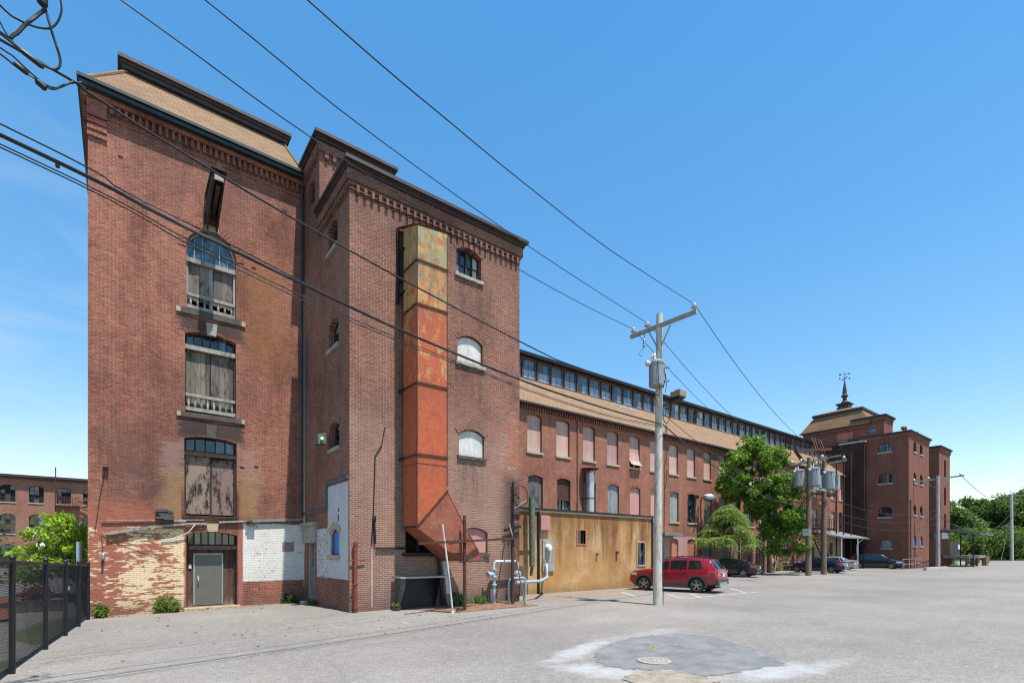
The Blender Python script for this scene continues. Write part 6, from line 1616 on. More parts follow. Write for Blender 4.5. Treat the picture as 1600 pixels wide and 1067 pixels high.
LP = [('lower slack cable hanging under the bundle at top left', [(-1.6, 7.85, 7.75), (-1.07, 7.96, 7.62), (-.97, 7.98, 7.60), (-.84, 8.0, 7.52), (-.71, 8.03, 7.47), (-.6, 8.05, 7.50), (-.5, 8.08, 7.63), (-.38, 8.1, 7.73)], .009),
      ('lowest slack cable with splices at top left', [(-1.6, 7.85, 7.72), (-1.07, 7.96, 7.55), (-.95, 7.98, 7.50), (-.79, 8.01, 7.47), (-.65, 8.04, 7.45), (-.55, 8.06, 7.57), (-.46, 8.08, 7.68)], .010),
      ('open cable loop in the top left corner', [(-1.5, 7.86, 8.4), (-1.07, 7.96, 8.09), (-.92, 7.99, 8.05), (-.76, 8.02, 8.09), (-.64, 8.05, 8.2), (-.57, 8.06, 8.41), (-.58, 8.06, 8.60), (-.66, 8.04, 8.9)], .011),
      ('thick short cable curving up to the clamp at top left', [(-1.6, 7.85, 8.0), (-1.07, 7.96, 7.79), (-.96, 7.98, 7.85), (-.87, 8.0, 8.04), (-.76, 8.02, 8.25), (-.71, 8.03, 8.39), (-.74, 8.02, 8.8)], .018),
      ('cable dropping in a hook from the clamp at top left', [(-.80, 8.01, 8.7), (-.71, 8.03, 8.38), (-.65, 8.04, 8.13), (-.58, 8.06, 7.88), (-.59, 8.05, 7.75), (-.65, 8.04, 7.69), (-.76, 8.02, 7.69), (-.92, 7.99, 7.73), (-1.07, 7.96, 7.78), (-1.6, 7.85, 7.95)], .014),
      ('thin cable slanting down into the bundle at top left', [(-1.3, 7.9, 8.4), (-1.07, 7.96, 7.90), (-1.0, 7.97, 7.79), (-.9, 7.99, 7.71), (-.76, 8.02, 7.68)], .008)]
for lb, pts, r in LP: wire(pts, r, lb, 'slack_cable', 'tangled cables at top left')
for c_, ax_, ln, rd, lb in (((-.73, 8.02, 8.36), (0, 0, 1), .16, .05, 'dark clamp at the top of the tangled cables'), ((-.79, 8.01, 7.46), (1, .2, -.5), .11, .035, 'splice on the lowest slack cable at top left'), ((-.92, 7.99, 7.72), (1, .2, -.35), .22, .028, 'long splice on the upper bundle at top left'), ((-.97, 7.98, 7.53), (1, .2, -.35), .14, .028, 'splice at the left end of the lowest slack cable'), ((-.60, 8.05, 6.55), (0, 0, 1), .06, .022, 'small clip on the thick cable at the left edge')):
    q = MB(); q.lathe([(rd * .4, 0), (rd, ln * .15), (rd, ln * .85), (rd * .4, ln)], c_, 8, axis=ax_)
    tag(q.build('cable_clamp', 'metal_dark', smooth=40), lb, 'clamp')
RW = [('wire from near pole right arm to the twin poles', sag(ins_main[2][:2] + (10.7,), (48.65, 16.7, 10.1), 1.6), .012), ('wire from near pole middle to the twin poles', sag((15.85, 12.0, 10.65), (48.1, 18.7, 9.85), 1.5), .012), ('wire from near pole left arm to the twin poles', sag(ins_main[0][:2] + (10.6,), (48.0, 19.3, 9.75), 1.5), .012),
      ('thick cable passing before the leafy tree to the twin poles', sag((15.9, 11.45, 6.75), (44.7, 17.9, 5.9), 1.0), .026), ('thin cable above the thick one before the tree', sag((15.9, 11.5, 7.2), (44.7, 18.0, 7.4), 1.1), .012),
      ('upper cable from twin poles across the far tower', sag((48.2, 18.1, 6.9), (74.4, 16.0, 6.8), 1.1), .022), ('middle cable from twin poles across the far tower', sag((48.2, 18.1, 5.7), (74.4, 16.0, 5.9), .9), .022), ('lower cable from twin poles across the far tower', sag((48.2, 18.1, 5.2), (74.4, 16.0, 5.2), 1.1), .022),
      ('far wire from the smooth grey pole to the farthest pole', sag((75.5, 14.2, 10.7), (153, 18.5, 14.2), 2.5), .03), ('low far cable drooping before the trees', sag((74.5, 16, 6.2), (152.8, 20.3, 10.5), 3.0), .045), ('lowest far cable drooping before the trees', sag((74.5, 16, 5.0), (152.8, 20.3, 9.0), 2.5), .04),
      ('slanting guy wire of the farthest pole', [(152.7, 20.3, 9.5), (146, 20.2, 5.0), (139, 20, .1)], .05)]
for lb, pts, r in RW: wire(pts, r, lb, sub=2)

# ------------------------------------------------------------------ fire escape and small things along the mill
fe2 = thing('fire_escape', 'rusty iron fire escape climbing the mill behind the twin poles', 'fire escape', (61.5, 23.5, 0))
for z in (4.6, 8.5):
    q = MB()
    for k in range(6): q.beam((54.2, 23.2 + .22 * k, z), (65.2, 23.2 + .22 * k, z), .06, .05)
    for x in (54.2, 58.2, 61.7, 65.2): q.beam((x, 23.1, z - .08), (x, 24.5, z - .08), .09, .12)
    q.build('landing', 'rust', fe2)
    q = MB()
    for x in np.linspace(54.2, 65.2, 24): q.beam((x, 23.15, z), (x, 23.15, z + 1.05), .045)
    for zz in (.55, 1.05): q.beam((54.2, 23.15, z + zz), (65.2, 23.15, z + zz), .06)
    q.build('railing', 'rust', fe2)
for (x0, z0, x1, z1) in ((64.6, .1, 59.8, 4.6), (55.0, 4.6, 59.8, 8.5), (54.6, .1, 58.8, 4.6), (64.5, 8.5, 60.5, 11.8)):
    q = MB()
    for y in (23.25, 23.95): q.beam((x0, y, z0), (x1, y, z1), .06, .2); q.beam((x0, y, z0 + .95), (x1, y, z1 + .95), .05, .05)
    n = 14
    for i in range(n + 1):
        t = i / n; x, z = x0 + (x1 - x0) * t, z0 + (z1 - z0) * t
        q.box(x - .13, x + .13, 23.25, 23.95, z - .025, z + .025)
        if i % 2 == 0: q.beam((x, 23.25, z), (x, 23.25, z + .95), .045)
    q.build('stair_flight', 'rust', fe2)
for x, y, z in ((54.2, 23.15, 9.5), (58.2, 23.15, 9.5), (65.2, 23.15, 13.0), (61.7, 23.15, 9.5), (66.9, 23.0, 13.6), (68.9, 22.9, 13.6)):
    q = MB(); q.beam((x, y, 0), (x, y, z), .12, .12); q.build('upright', 'rust', fe2)
q = MB()
q.beam((55.8, 23.6, 12.5), (64.3, 23.4, 13.7), .25, .3); q.beam((56.4, 23.9, 12.6), (58.6, 23.9, 11.5), .3, .15)
for x in (61.2, 61.9, 62.9, 63.6): q.beam((x - .6, 23.2, 12.2), (x + 1.0, 24.6, 15.0), .08, .08)
for i in range(6): q.beam((61.0 + .25 * i, 23.3 + .22 * i, 12.5 + .42 * i), (62.6 + .25 * i, 23.3 + .22 * i, 12.7 + .42 * i), .05)
q.build('roof_ladder', 'rust', fe2)

lp = thing('area_lamp', 'white cobra-head lamp on an iron mast against the mill', 'lamp', (39.3, 24.2, 0))
q = MB(); q.tube([(39.25, 24.3, 0), (39.25, 24.3, 6.3), (39.1, 24.1, 6.55), (38.6, 23.4, 6.65)], .05, 8); q.build('mast', 'rust', lp, 40)
q = MB(); q.lathe([(.05, 0), (.18, .15), (.26, .5), (.2, .85), (.05, 1.0)], (39.0, 23.9, 6.62), 14, axis=(.55, -.8, -.02)); q.build('lamp_head', 'white', lp, 40)
q = MB(); q.box(38.1, 38.9, 24.25, 24.48, 6.5, 6.75); q.build('junction_box', 'metal_dark', lp)
wp = [(47.9, 22.6, 6.3, 'tall broken brown post standing before the leafy tree', .21), (45.6, 22.6, 3.4, 'short brown post left of the tall broken post', .15), (46.7, 22.5, 3.4, 'thin brown post between the short and tall posts', .13)]
for x, y, z, lb, r in wp:
    q = MB(); q.tube([(x, y, -.1), (x + .03, y, z * .5), (x, y, z)], [r * 1.1, r, r * .95], 12); tag(q.build('wooden_post', 'wood_pole_brown', smooth=40), lb, 'post', 'posts under the leafy tree')
q = MB(); q.beam((48.2, 22.3, .1), (51.5, 22.8, 3.6), .12); tag(q.build('timber_brace', 'wood_pole_brown'), 'yellow-brown timber brace leaning under the leafy tree', 'brace')
wf = thing('wire_fence', 'low rusty wire fence along the mill foot behind the cars', 'fence', (44, 23.2, 0))
q = MB()
for x in np.linspace(36.5, 52.5, 8): q.tube([(x, 23.2, 0), (x, 23.2, 2.0)], .035, 6)
for z in (.1, 1.0, 1.98): q.beam((36.5, 23.2, z), (52.5, 23.2, z), .03)
q.build('post', 'rust', wf)
q = MB()
for sgn in (1, -1):
    for x in np.arange(34.6, 52.5, .30):
        a, b = (x, x + 1.9) if sgn == 1 else (x + 1.9, x)
        if a >= 36.5 and b <= 52.5 and b >= 36.5 and a <= 52.5: q.tube([(a, 23.2, .05), (b, 23.2, 1.95)], .006, 3, 0, False)
q.build('wire_mesh', 'rust', wf)
q = MB(); q.pbox(MW, 33.2, 35.6, 3.25, 3.45, 0, .9); tag(q.build('door_hood', 'tin'), 'small grey flat hood over the pink-painted mill wall', 'hood')

# ------------------------------------------------------------------ vegetation
def leaf_obj(name, mat, C, s, parent=None, up=.45, aspect=.55, dirs=None, origin=None):
    """Many small pointed leaves, each four corners folded a little along its length."""
    n = len(C)
    d = rng.normal(size=(n, 3)) if dirs is None else dirs
    d /= np.linalg.norm(d, axis=1, keepdims=True)
    nn = rng.normal(size=(n, 3)); nn[:, 2] += up * 3
    nn -= d * np.sum(nn * d, axis=1, keepdims=True); nn /= np.linalg.norm(nn, axis=1, keepdims=True) + 1e-9
    t = np.cross(d, nn)
    s = np.asarray(s).reshape(-1, 1) * np.ones((n, 1))
    V = np.empty((n, 4, 3))
    V[:, 0] = C - d * s * .5; V[:, 1] = C + t * s * aspect * .5 + nn * s * .06; V[:, 2] = C + d * s * .5 - nn * s * .10; V[:, 3] = C - t * s * aspect * .5 + nn * s * .06
    org = np.array(WL[parent] if parent is not None else (origin or (0, 0, 0)))
    V = (V - org).reshape(-1, 3)
    me = bpy.data.meshes.new(name)
    me.vertices.add(4 * n); me.vertices.foreach_set('co', V.ravel())
    me.loops.add(4 * n); me.loops.foreach_set('vertex_index', np.arange(4 * n, dtype=np.int32))
    me.polygons.add(n); me.polygons.foreach_set('loop_start', np.arange(0, 4 * n, 4, dtype=np.int32))
    me.update(calc_edges=True); me.materials.append(M[mat])
    o = bpy.data.objects.new(name, me); COL.objects.link(o)
    if parent is not None: o.parent = parent
    else: o.location = tuple(org)
    WL[o] = Vector(org)
    return o
def clump_points(clumps, n):
    w = np.array([c[3] * c[3] * c[4] ** .5 for c in clumps]); w /= w.sum()
    idx = rng.choice(len(clumps), n, p=w)
    a = np.array(clumps)[idx]
    v = rng.normal(size=(n, 3)); v /= np.linalg.norm(v, axis=1, keepdims=True)
    r = rng.uniform(.25, 1.0, (n, 1)) ** .45 * (1 + rng.normal(0, .07, (n, 1)))
    # twigs: leaves gather in small sprays that stick out past the clump
    k = max(1, n // 14)
    sp = rng.normal(0, 1, (k, 3)) * rng.uniform(.05, .30, (k, 1))
    j = rng.integers(0, k, n)
    base_ = rng.integers(0, n, k)
    P_ = a[:, :3] + v * r * np.stack([a[:, 3], a[:, 3], a[:, 4]], 1)
    Q_ = P_[base_][j] + (sp[j] + rng.normal(0, .22, (n, 3))) * a[base_][j][:, 3:4]
    return np.where(rng.random((n, 1)) < .55, Q_, P_)
def tree(name, label, cat, base, trunk_h, clumps, n, size, mat, tr=.25, group=None, limbs=True, bark='bark'):
    t = thing(name, label, cat, base, group)
    bx_, by_, bz_ = base
    q = MB()
    cx_ = np.mean([c[0] for c in clumps]); cy_ = np.mean([c[1] for c in clumps])
    top = (bx_ + (cx_ - bx_) * .6, by_ + (cy_ - by_) * .6, bz_ + trunk_h)
    q.tube([(bx_, by_, bz_ - .2), (bx_ + (top[0] - bx_) * .3, by_, bz_ + trunk_h * .4), top], [tr, tr * .8, tr * .55], 10)
    for c in clumps[: (16 if limbs else 0)]:
        s = Vector(top) * .75 + Vector((bx_, by_, bz_ + trunk_h * .6)) * .25
        e = Vector(c[:3]); m_ = s.lerp(e, .5) + Vector((0, 0, .15))
        q.tube([s, m_, e], [tr * .4, tr * .25, tr * .08], 6)
    q.build('trunk', bark, t, 50)
    leaf_obj('crown', mat, clump_points(clumps, n), rng.uniform(.65, 1.3, n) * size, t)
    return t
# the big leafy tree: uneven lobes with gaps
base = (43.6, 21.3, 0.0)
cl = []
def lobe(lat, z, rl, rz, rd, k, e0, e1):
    for i in range(k):
        v = Vector((random.gauss(0, 1), random.gauss(0, 1), random.gauss(0, 1))).normalized() * random.uniform(.55, 1.0)
        a, d_ = lat + v.x * rl, v.y * rd
        e = random.uniform(e0, e1) * .82
        cl.append((43.25 + .791 * a + .612 * d_, min(23.7, 21.0 - .612 * a + .791 * d_), z + v.z * rz, e, e * .6))
lobe(-.9, 8.6, 3.1, 2.7, 2.4, 84, .35, .85); lobe(-.6, 6.6, 1.9, 1.6, 1.6, 16, .4, .7); lobe(-.8, 11.1, .8, .9, .8, 9, .35, .55); lobe(1.5, 5.8, 2.3, 2.4, 2.0, 60, .35, .8); lobe(1.9, 3.3, 2.0, 2.0, 1.8, 46, .35, .7); lobe(-2.6, 8.0, 1.2, .7, 1.2, 9, .35, .6); lobe(1.7, 9.6, .6, .4, .7, 4, .35, .5)
tree('leafy_tree', 'large bright green broadleaf tree growing against the mill', 'tree', base, 5.5, cl, 30000, .27, 'leaf_tree', .20)
# sumac in front of it: long drooping fronds
sx, sy = 38.4, 21.3
su = thing('sumac_tree', 'small sumac tree with drooping feathery fronds before the mill', 'tree', (sx, sy, 0))
q = MB(); tips = []
for i in range(74):
    a = random.uniform(0, 2 * math.pi); f_ = random.random(); rr = (.35 + 2.2 * f_ ** 1.2) * random.uniform(.6, 1.0)
    h_ = 5.7 - 2.9 * f_ + random.uniform(-.4, .2)
    tips.append(Vector((sx + rr * math.cos(a) * 1.15, sy + rr * math.sin(a) * .8, h_)))
for k in range(4):
    b0 = Vector((sx + random.uniform(-.3, .3), sy + random.uniform(-.2, .2), -.1)); b1 = Vector((sx + random.uniform(-.9, .9), sy + random.uniform(-.3, .3), 2.6))
    q.tube([b0, b0.lerp(b1, .5) + Vector((.1, 0, 0)), b1], [.09, .07, .05], 8)
    for t_ in tips[k::4]: q.tube([b1, b1.lerp(t_, .5) + Vector((0, 0, .25)), t_], [.035, .022, .012], 5)
q.build('trunk', 'bark', su, 50)
Cs, Ds, Ss = [], [], []
for tp in tips:
    for j in range(9):
        a = 2 * math.pi * j / 9 + random.uniform(-.3, .3); L = random.uniform(.7, 1.15); up0 = random.uniform(.05, .5)
        out = Vector((math.cos(a), math.sin(a), 0)); side = Vector((-math.sin(a), math.cos(a), 0))
        for m_ in range(9):
            t_ = (m_ + 1) / 9
            p = tp + out * L * t_ + Vector((0, 0, up0 * t_ - .85 * L * t_ * t_))
            for sg in (1, -1):
                dl = (side * sg + out * .45 + Vector((0, 0, -.35))).normalized()
                Cs.append(tuple(p + dl * .13)); Ds.append(tuple(dl)); Ss.append(.27 * (1 - .35 * t_))
leaf_obj('crown', 'leaf_sumac', np.array(Cs), np.array(Ss), su, .8, .34, np.array(Ds))
# lime bush-tree and dark shrubs behind the fence
cl = []
for i in range(46):
    a = random.uniform(0, 6.28); r_ = 1.55 * math.sqrt(random.random()); z = random.uniform(.8, 3.55)
    k = 1.0 if z < 2.4 else max(.25, (3.8 - z) / 1.4)
    e = random.uniform(.28, .5); cl.append((-1.95 + r_ * k * math.cos(a), 30 + r_ * k * math.sin(a), z, e, e * .75))
tree('lime_tree', 'small lime green tree behind the black fence', 'tree', (-1.95, 30, 0), 1.8, cl, 6500, .19, 'leaf_lime', .09)
def shrub(name, label, c, rx, rz, n, size, mat, k=9, group=None, cat='shrub', up=.45):
    t = thing(name, label, cat, c, group); cl = []
    for i in range(k):
        a = random.uniform(0, 6.28); r_ = rx * .65 * math.sqrt(random.random()); e = rx * random.uniform(.28, .5)
        cl.append((c[0] + r_ * math.cos(a), c[1] + r_ * math.sin(a) * .8, c[2] + rz * random.uniform(.25, .8), e, min(e, rz * .4)))
    q = MB()
    for q_ in cl[:7]: q.tube([(c[0], c[1], c[2] - .05), tuple(Vector(c).lerp(Vector(q_[:3]), .6)), q_[:3]], [.02 + rx * .01, .015, .006], 5)
    q.build('stem', 'bark', t); leaf_obj('foliage', mat, clump_points(cl, n), rng.uniform(.6, 1.3, n) * size, t, up)
    return t
shrub('dark_shrub', 'dark green shrub below the rear brick building', (-8.0, 46, 0), 3.6, 3.4, 4500, .30, 'leaf_dark', 16)
shrub('dark_shrub', 'broad dark shrub at the left edge behind the fence', (-13.2, 45, 0), 3.4, 2.9, 3500, .30, 'leaf_dark', 14)
shrub('flowering_shrub', 'shrub with red flowers seen through the black fence', (-4.4, 29, 0), .6, 1.0, 900, .14, 'leaf_red', 9)
shrub('flowering_shrub', 'low red shrub right of the planter behind the fence', (-2.6, 26, 0), .6, .7, 700, .13, 'leaf_red', 8)
shrub('green_shrub', 'green shrub between red flowers and planter behind the fence', (-4.9, 26.5, 0), 1.2, 1.3, 1600, .15, 'leaf_mid', 9)
pb = thing('planter_box', 'terracotta brown planter box seen through the black fence', 'planter', (-3.1, 20.8, 0))
q = MB(); q.box(-3.6, -2.55, 20.4, 21.1, .05, .62); q.box(-3.66, -2.49, 20.34, 20.42, .52, .66); q.box(-3.66, -2.49, 21.08, 21.16, .52, .66); q.build('box', 'red_board', pb)
q = MB(); q.box(-3.55, -2.6, 20.42, 21.08, .55, .63); q.build('soil', 'soil', pb)
q = MB(); q.box(-5.5, -1.6, 23.0, 23.25, 0, .35); tag(q.build('timber_edging', 'wood_brown'), 'long dark red timber edging on the grass behind the fence', 'edging')
shrub('weed_plant', 'leafy green weed clump at the wall left of the grey steel door', (1.22, 20.22, -.02), .52, .42, 1300, .08, 'leaf_bush', 12, cat='weed')
shrub('weed_plant', 'bright weeds at the corner where fence meets tower', (-.5, 20.25, -.06), .32, .45, 340, .11, 'leaf_bush', 9, cat='weed')
shrub('weed_plant', 'tiny weed tuft in the shaded inner corner', (5.0, 20.35, 0), .35, .35, 350, .08, 'leaf_dark', 6, cat='weed')
shrub('weed_plant', 'dark weed by the shaded side door step', (5.4, 18.8, 0), .22, .3, 250, .07, 'leaf_dark', 5, cat='weed')
shrub('weed_plant', 'thin weed by the green counter left leg', (7.05, 15.2, .06), .16, .3, 160, .07, 'leaf_bush', 5, cat='weed')
def grass_tuft(label, c, r, h, n):
    P_ = np.column_stack([c[0] + np.clip(rng.normal(0, r * .35, n), -r, r), c[1] + rng.normal(0, .10, n), np.full(n, c[2])])
    d = np.column_stack([rng.normal(0, .3, n), rng.normal(0, .3, n), np.ones(n)])
    hh = rng.uniform(.5, 1.0, n) * h
    P_[:, 2] += hh * .5
    return tag(leaf_obj('grass_tuft', 'leaf_pale', P_, hh, None, 0, .10, d, c), label, 'grass', 'grass tufts under the duct')
grass_tuft('tall grass tuft under the duct beside the yellow pipe foot', (9.55, 15.45, .07), .42, .55, 260)
grass_tuft('yellow-green grass tuft at the wall right of the first tuft', (10.45, 15.45, .05), .36, .38, 240)
grass_tuft('small grass tuft beneath the blue hoop guard', (11.9, 15.42, .03), .3, .25, 160)
for i, (x, y) in enumerate(((55.5, 24.1), (53.0, 24.2))): shrub('weed_plant', ('weed patch at the mill foot left of the blue sedan', 'yellowish weeds at the mill foot below the leafy tree')[i], (x, y, 0), .8, .7, 500, .15, 'leaf_bush', 7, cat='weed')
# dry leaves blown against the walls
P_ = np.column_stack([rng.uniform(-.6, 5.4, 150), 20.45 - np.abs(rng.normal(0, .30, 150)), np.zeros(150)])
P2 = np.column_stack([rng.uniform(-.5, 9, 60), rng.uniform(11, 19, 60), np.zeros(60)])
P_ = np.vstack([P_, P2]); P_[:, 2] = [gz(a, b) + .02 for a, b in P_[:, :2]]
dd_ = rng.normal(size=(len(P_), 3)); dd_[:, 2] *= .25
tag(leaf_obj('dry_leaves', 'dry_leaf', P_, rng.uniform(.05, .11, len(P_)), None, 1.5, .6, dd_), 'brown dry leaves blown along the wall foot', kind='stuff')
q = MB(); q.box(5.28, 5.40, 19.6, 19.72, .0, .16); tag(q.build('plastic_litter', 'white'), 'white plastic litter in the shaded inner corner', 'litter')
# trees closing the view at the right
FT = [(163.4, 36.0, 15.0, 6.0, 'leaf_mid', 'tree half hidden by the narrow far tower'), (164.2, 32.0, 14.6, 5.6, 'leaf_pale', 'pale green tree closest to the narrow far tower'), (176.0, 31.8, 15.6, 5.6, 'leaf_mid', 'mid green tree second from the narrow far tower'),
      (168.5, 27.6, 14.2, 5.2, 'leaf_dark', 'dark rounded tree in the middle of the far row'), (182.0, 28.6, 15.4, 5.4, 'leaf_pale', 'pale thin tree in the dip of the far row'), (177.0, 24.4, 15.2, 5.4, 'leaf_mid', 'mid green tree left of the farthest pole'),
      (187.0, 23.4, 17.0, 5.8, 'leaf_dark', 'dark tree behind the farthest pole'), (180.0, 20.4, 16.6, 5.8, 'leaf_mid', 'tallest tree at the right edge'), (192.0, 17.6, 17.5, 6.0, 'leaf_dark', 'tree beyond the right edge of the row'), (205, 40, 17.5, 7.0, 'leaf_dark', 'dark tree standing behind the pale trees'), (215, 31, 18.0, 7.0, 'leaf_dark', 'dark tree in the rear of the far row')]
for x, y, h_, r_, mt_, lb in FT:
    cl = []
    for i in range(52):
        z = h_ * random.uniform(.06, .97); a = random.uniform(0, 6.28); f_ = math.sin(min(1, max(0.05, z / h_)) * 2.75) ** .6
        rr = r_ * f_ * math.sqrt(random.uniform(.1, 1)); e = r_ * random.uniform(.18, .34)
        cl.append((x + rr * math.cos(a), y + rr * math.sin(a), z, e, e * .7))
    tree('broadleaf_tree', lb, 'tree', (x, y, 0), h_ * .4, cl, 9500, .72, mt_, .3, 'trees closing the view at the right')
for i, (x, y, r_, h_, lb) in enumerate(((136, 30.5, 4.2, 6.0, 'bright shrub beside the loading dock'), (146, 30.0, 4.6, 6.8, 'bright arching shrub right of the dock screen'), (150, 26.6, 4.6, 6.6, 'broad bright shrub left of the red hydrant'), (155, 24.2, 4.8, 6.8, 'broad bright shrub behind the red hydrant'), (158.5, 21.6, 4.6, 6.6, 'bright shrub left of the farthest pole foot'), (163, 19.0, 4.8, 7.0, 'bright shrub behind the farthest pole foot'), (166, 15.6, 4.8, 7.0, 'bright shrub at the right edge'), (170, 12.0, 4.8, 7.2, 'bright shrub beyond the right edge'), (100, 20.0, 1.6, 1.9, 'low bush under the dock awning'), (99.5, 17.5, 1.2, 1.2, 'small yellow-green bush at the dock end'))):
    shrub('roadside_shrub', lb, (x, y, 0), r_, h_, 4200 if r_ > 2 else 900, .55 if r_ > 2 else .3, 'leaf_bush' if i % 2 else 'leaf_mid', 16, 'bright shrubs along the far roadside')

# ------------------------------------------------------------------ cars
def cs(x, pts):
    xs_ = [p[0] for p in pts]; ys2 = [p[1] for p in pts]
    return float(np.interp(x, xs_, ys2))
def car(name, label, loc, heading, sp, paint):
    """heading: angle of the nose from +X. The body is one lofted solid with wheel wells cut from it."""
    t = thing(name, label, 'car', loc, None, R(heading))
    L2, W2 = sp['L'] / 2, sp['W'] / 2
    top = lambda x: cs(x, sp['top'])
    belt = lambda x: min(cs(x, sp['belt']), top(x) - .03)
    bot = lambda x: cs(x, sp['bot'])
    wid = lambda x: W2 * cs(x, sp['plan'])
    cab = lambda x: min(1, max(0, (top(x) - belt(x) - .03) / .45))
    def ring(x):
        w, zt, zb, z0 = wid(x), top(x), belt(x), bot(x)
        wr = w * (.93 - .20 * cab(x))
        zs = zb + (zt - zb) * (.82 if cab(x) > .3 else .6)
        zm = z0 + (zb - z0) * .55
        return [(0, z0), (w * .80, z0), (w * .955, z0 + .10), (w * 1.0, zm - .12), (w, zm + .08), (w * .975, zb - .05), (w * .945, zb), (wr, zs), (wr * .90, zt - (zt - zs) * .25), (wr * .62, zt - .012), (0, zt)]
    xs_ = sorted(set(list(np.linspace(-L2, L2, 44)) + [p[0] for p in sp['top']]))
    n = 11; rings = []
    for x in xs_:
        h_ = ring(x); rings.append([(x, y, z) for y, z in h_] + [(x, -y, z) for y, z in h_[-2:0:-1]])
    m_ = len(rings[0]); mb = MB()
    vs = [p for r_ in rings for p in r_]; fs = []
    for i in range(len(rings) - 1):
        for k in range(m_): fs.append((i * m_ + k, i * m_ + (k + 1) % m_, (i + 1) * m_ + (k + 1) % m_, (i + 1) * m_ + k))
    fs.append(tuple(range(m_))); fs.append(tuple(range((len(rings) - 1) * m_, len(rings) * m_))[::-1])
    mb.add(vs, fs)
    body = mb.build('body', [paint, 'rubber'], t, local=True)
    bm = bmesh.new(); bm.from_mesh(body.data); bmesh.ops.recalc_face_normals(bm, faces=bm.faces); bm.to_mesh(body.data); bm.free()
    cut = MB(); rw = sp['rw']; wx = sp['wx']
    for x in wx:
        for s in (1, -1): cut.lathe([(rw * 1.13, W2 * .55), (rw * 1.13, W2 * 1.3)], (x, 0, rw), 28, 1, axis=(0, s, 0))
    co = cut.build('wheel_cutter', ['rubber', 'rubber'], None, origin=(0, 0, 0))
    bm = bmesh.new(); bm.from_mesh(co.data); bmesh.ops.recalc_face_normals(bm, faces=bm.faces); bm.to_mesh(co.data); bm.free()
    body.parent = None; body.location = (0, 0, 0)
    md = body.modifiers.new('wells', 'BOOLEAN'); md.operation = 'DIFFERENCE'; md.object = co; md.solver = 'EXACT'
    dg = bpy.context.evaluated_depsgraph_get(); dg.update()
    me = bpy.data.meshes.new_from_object(body.evaluated_get(dg))
    body.modifiers.clear(); body.data = me; bpy.data.objects.remove(co)
    me.polygons.foreach_set('use_smooth', [True] * len(me.polygons)); me.set_sharp_from_angle(angle=R(32))
    body.parent = t
    # glass and panels follow the loft
    def surf(x, k0, k1, f, s, off):
        h_ = ring(x); a, b = h_[k0], h_[k1]
        y, z = a[0] + (b[0] - a[0]) * f, a[1] + (b[1] - a[1]) * f
        nx, nz = b[1] - a[1], -(b[0] - a[0]); l_ = math.hypot(nx, nz) or 1
        return (x, s * (y + nx / l_ * off), z + nz / l_ * off)
    def patch(name, mat, k0, k1, s, xa0, xa1, xb0, xb1, f0, f1, off=.006, parent=t, m2=8):
        q = MB(); vs = []
        for j in range(5):
            fj = f0 + (f1 - f0) * j / 4
            for i in range(m2 + 1):
                x = (xa0 + (xb0 - xa0) * j / 4) + ((xa1 + (xb1 - xa1) * j / 4) - (xa0 + (xb0 - xa0) * j / 4)) * i / m2
                vs.append(surf(x, k0, k1, fj, s, off))
        q.add(vs, [(j * (m2 + 1) + i, j * (m2 + 1) + i + 1, (j + 1) * (m2 + 1) + i + 1, (j + 1) * (m2 + 1) + i) for j in range(4) for i in range(m2)])
        return q.build(name, mat, parent, 60, local=True)
    for s in (1, -1):
        for (a0, a1, b0, b1) in sp['side']: patch('side_window', 'glass_car', 6, 7, s, a0, a1, b0, b1, .08, .95)
        for (a0, a1) in sp['doors']:
            q = MB(); vs = []
            pts = [surf(a0 + (a1 - a0) * i / 6, k, k + 1, f, s, .004) for (k, f) in ((2, .6), (3, 0.0), (3, .5), (4, 0), (4, .5), (5, 0), (5, .8)) for i in range(7)]
            q.add(pts, [(j * 7 + i, j * 7 + i + 1, (j + 1) * 7 + i + 1, (j + 1) * 7 + i) for j in range(6) for i in range(6)])
            # dark shut lines round the panel
            dr = q.build('door', paint, t, 60, local=True)
            q = MB(); y0 = wid((a0 + a1) / 2)
            for x in (a0, a1): q.tube([surf(x, k, k + 1, f, s, .005) for (k, f) in ((2, .6), (3, 0.0), (4, 0), (5, 0), (5, .9))], .006, 5)
            q.build('shut_line', 'rubber', dr, local=True)
            q = MB(); xh = a0 + .16; p_ = surf(xh, 5, 6, .1, s, .02); q.box(p_[0] - .09, p_[0] + .09, p_[1] - .015, p_[1] + .015, p_[2] - .085, p_[2] - .055); q.build('handle', paint, dr, local=True)
    def glass_top(name, xa, xb, fr=.92, mat='glass_car'):
        q = MB(); vs = []
        m2, n2 = 6, 10
        for i in range(m2 + 1):
            x = xa + (xb - xa) * i / m2; h_ = ring(x); zt = h_[10][1]
            slope = (top(x + .02) - top(x - .02)) / .04; nrm = Vector((-slope, 0, 1)).normalized()
            for j in range(n2 + 1):
                y = (-1 + 2 * j / n2) * h_[8][0] * fr
                ay = abs(y)
                z = np.interp(ay, [0, h_[9][0], h_[8][0], h_[7][0]], [h_[10][1], h_[9][1], h_[8][1], h_[7][1]])
                vs.append(tuple(Vector((x, y, z)) + nrm * .012))
        q.add(vs, [(i * (n2 + 1) + j, i * (n2 + 1) + j + 1, (i + 1) * (n2 + 1) + j + 1, (i + 1) * (n2 + 1) + j) for i in range(m2) for j in range(n2)])
        return q.build(name, mat, t, 60, local=True)
    glass_top('windscreen', *sp['ws']); glass_top('rear_window', *sp['rw_glass'])
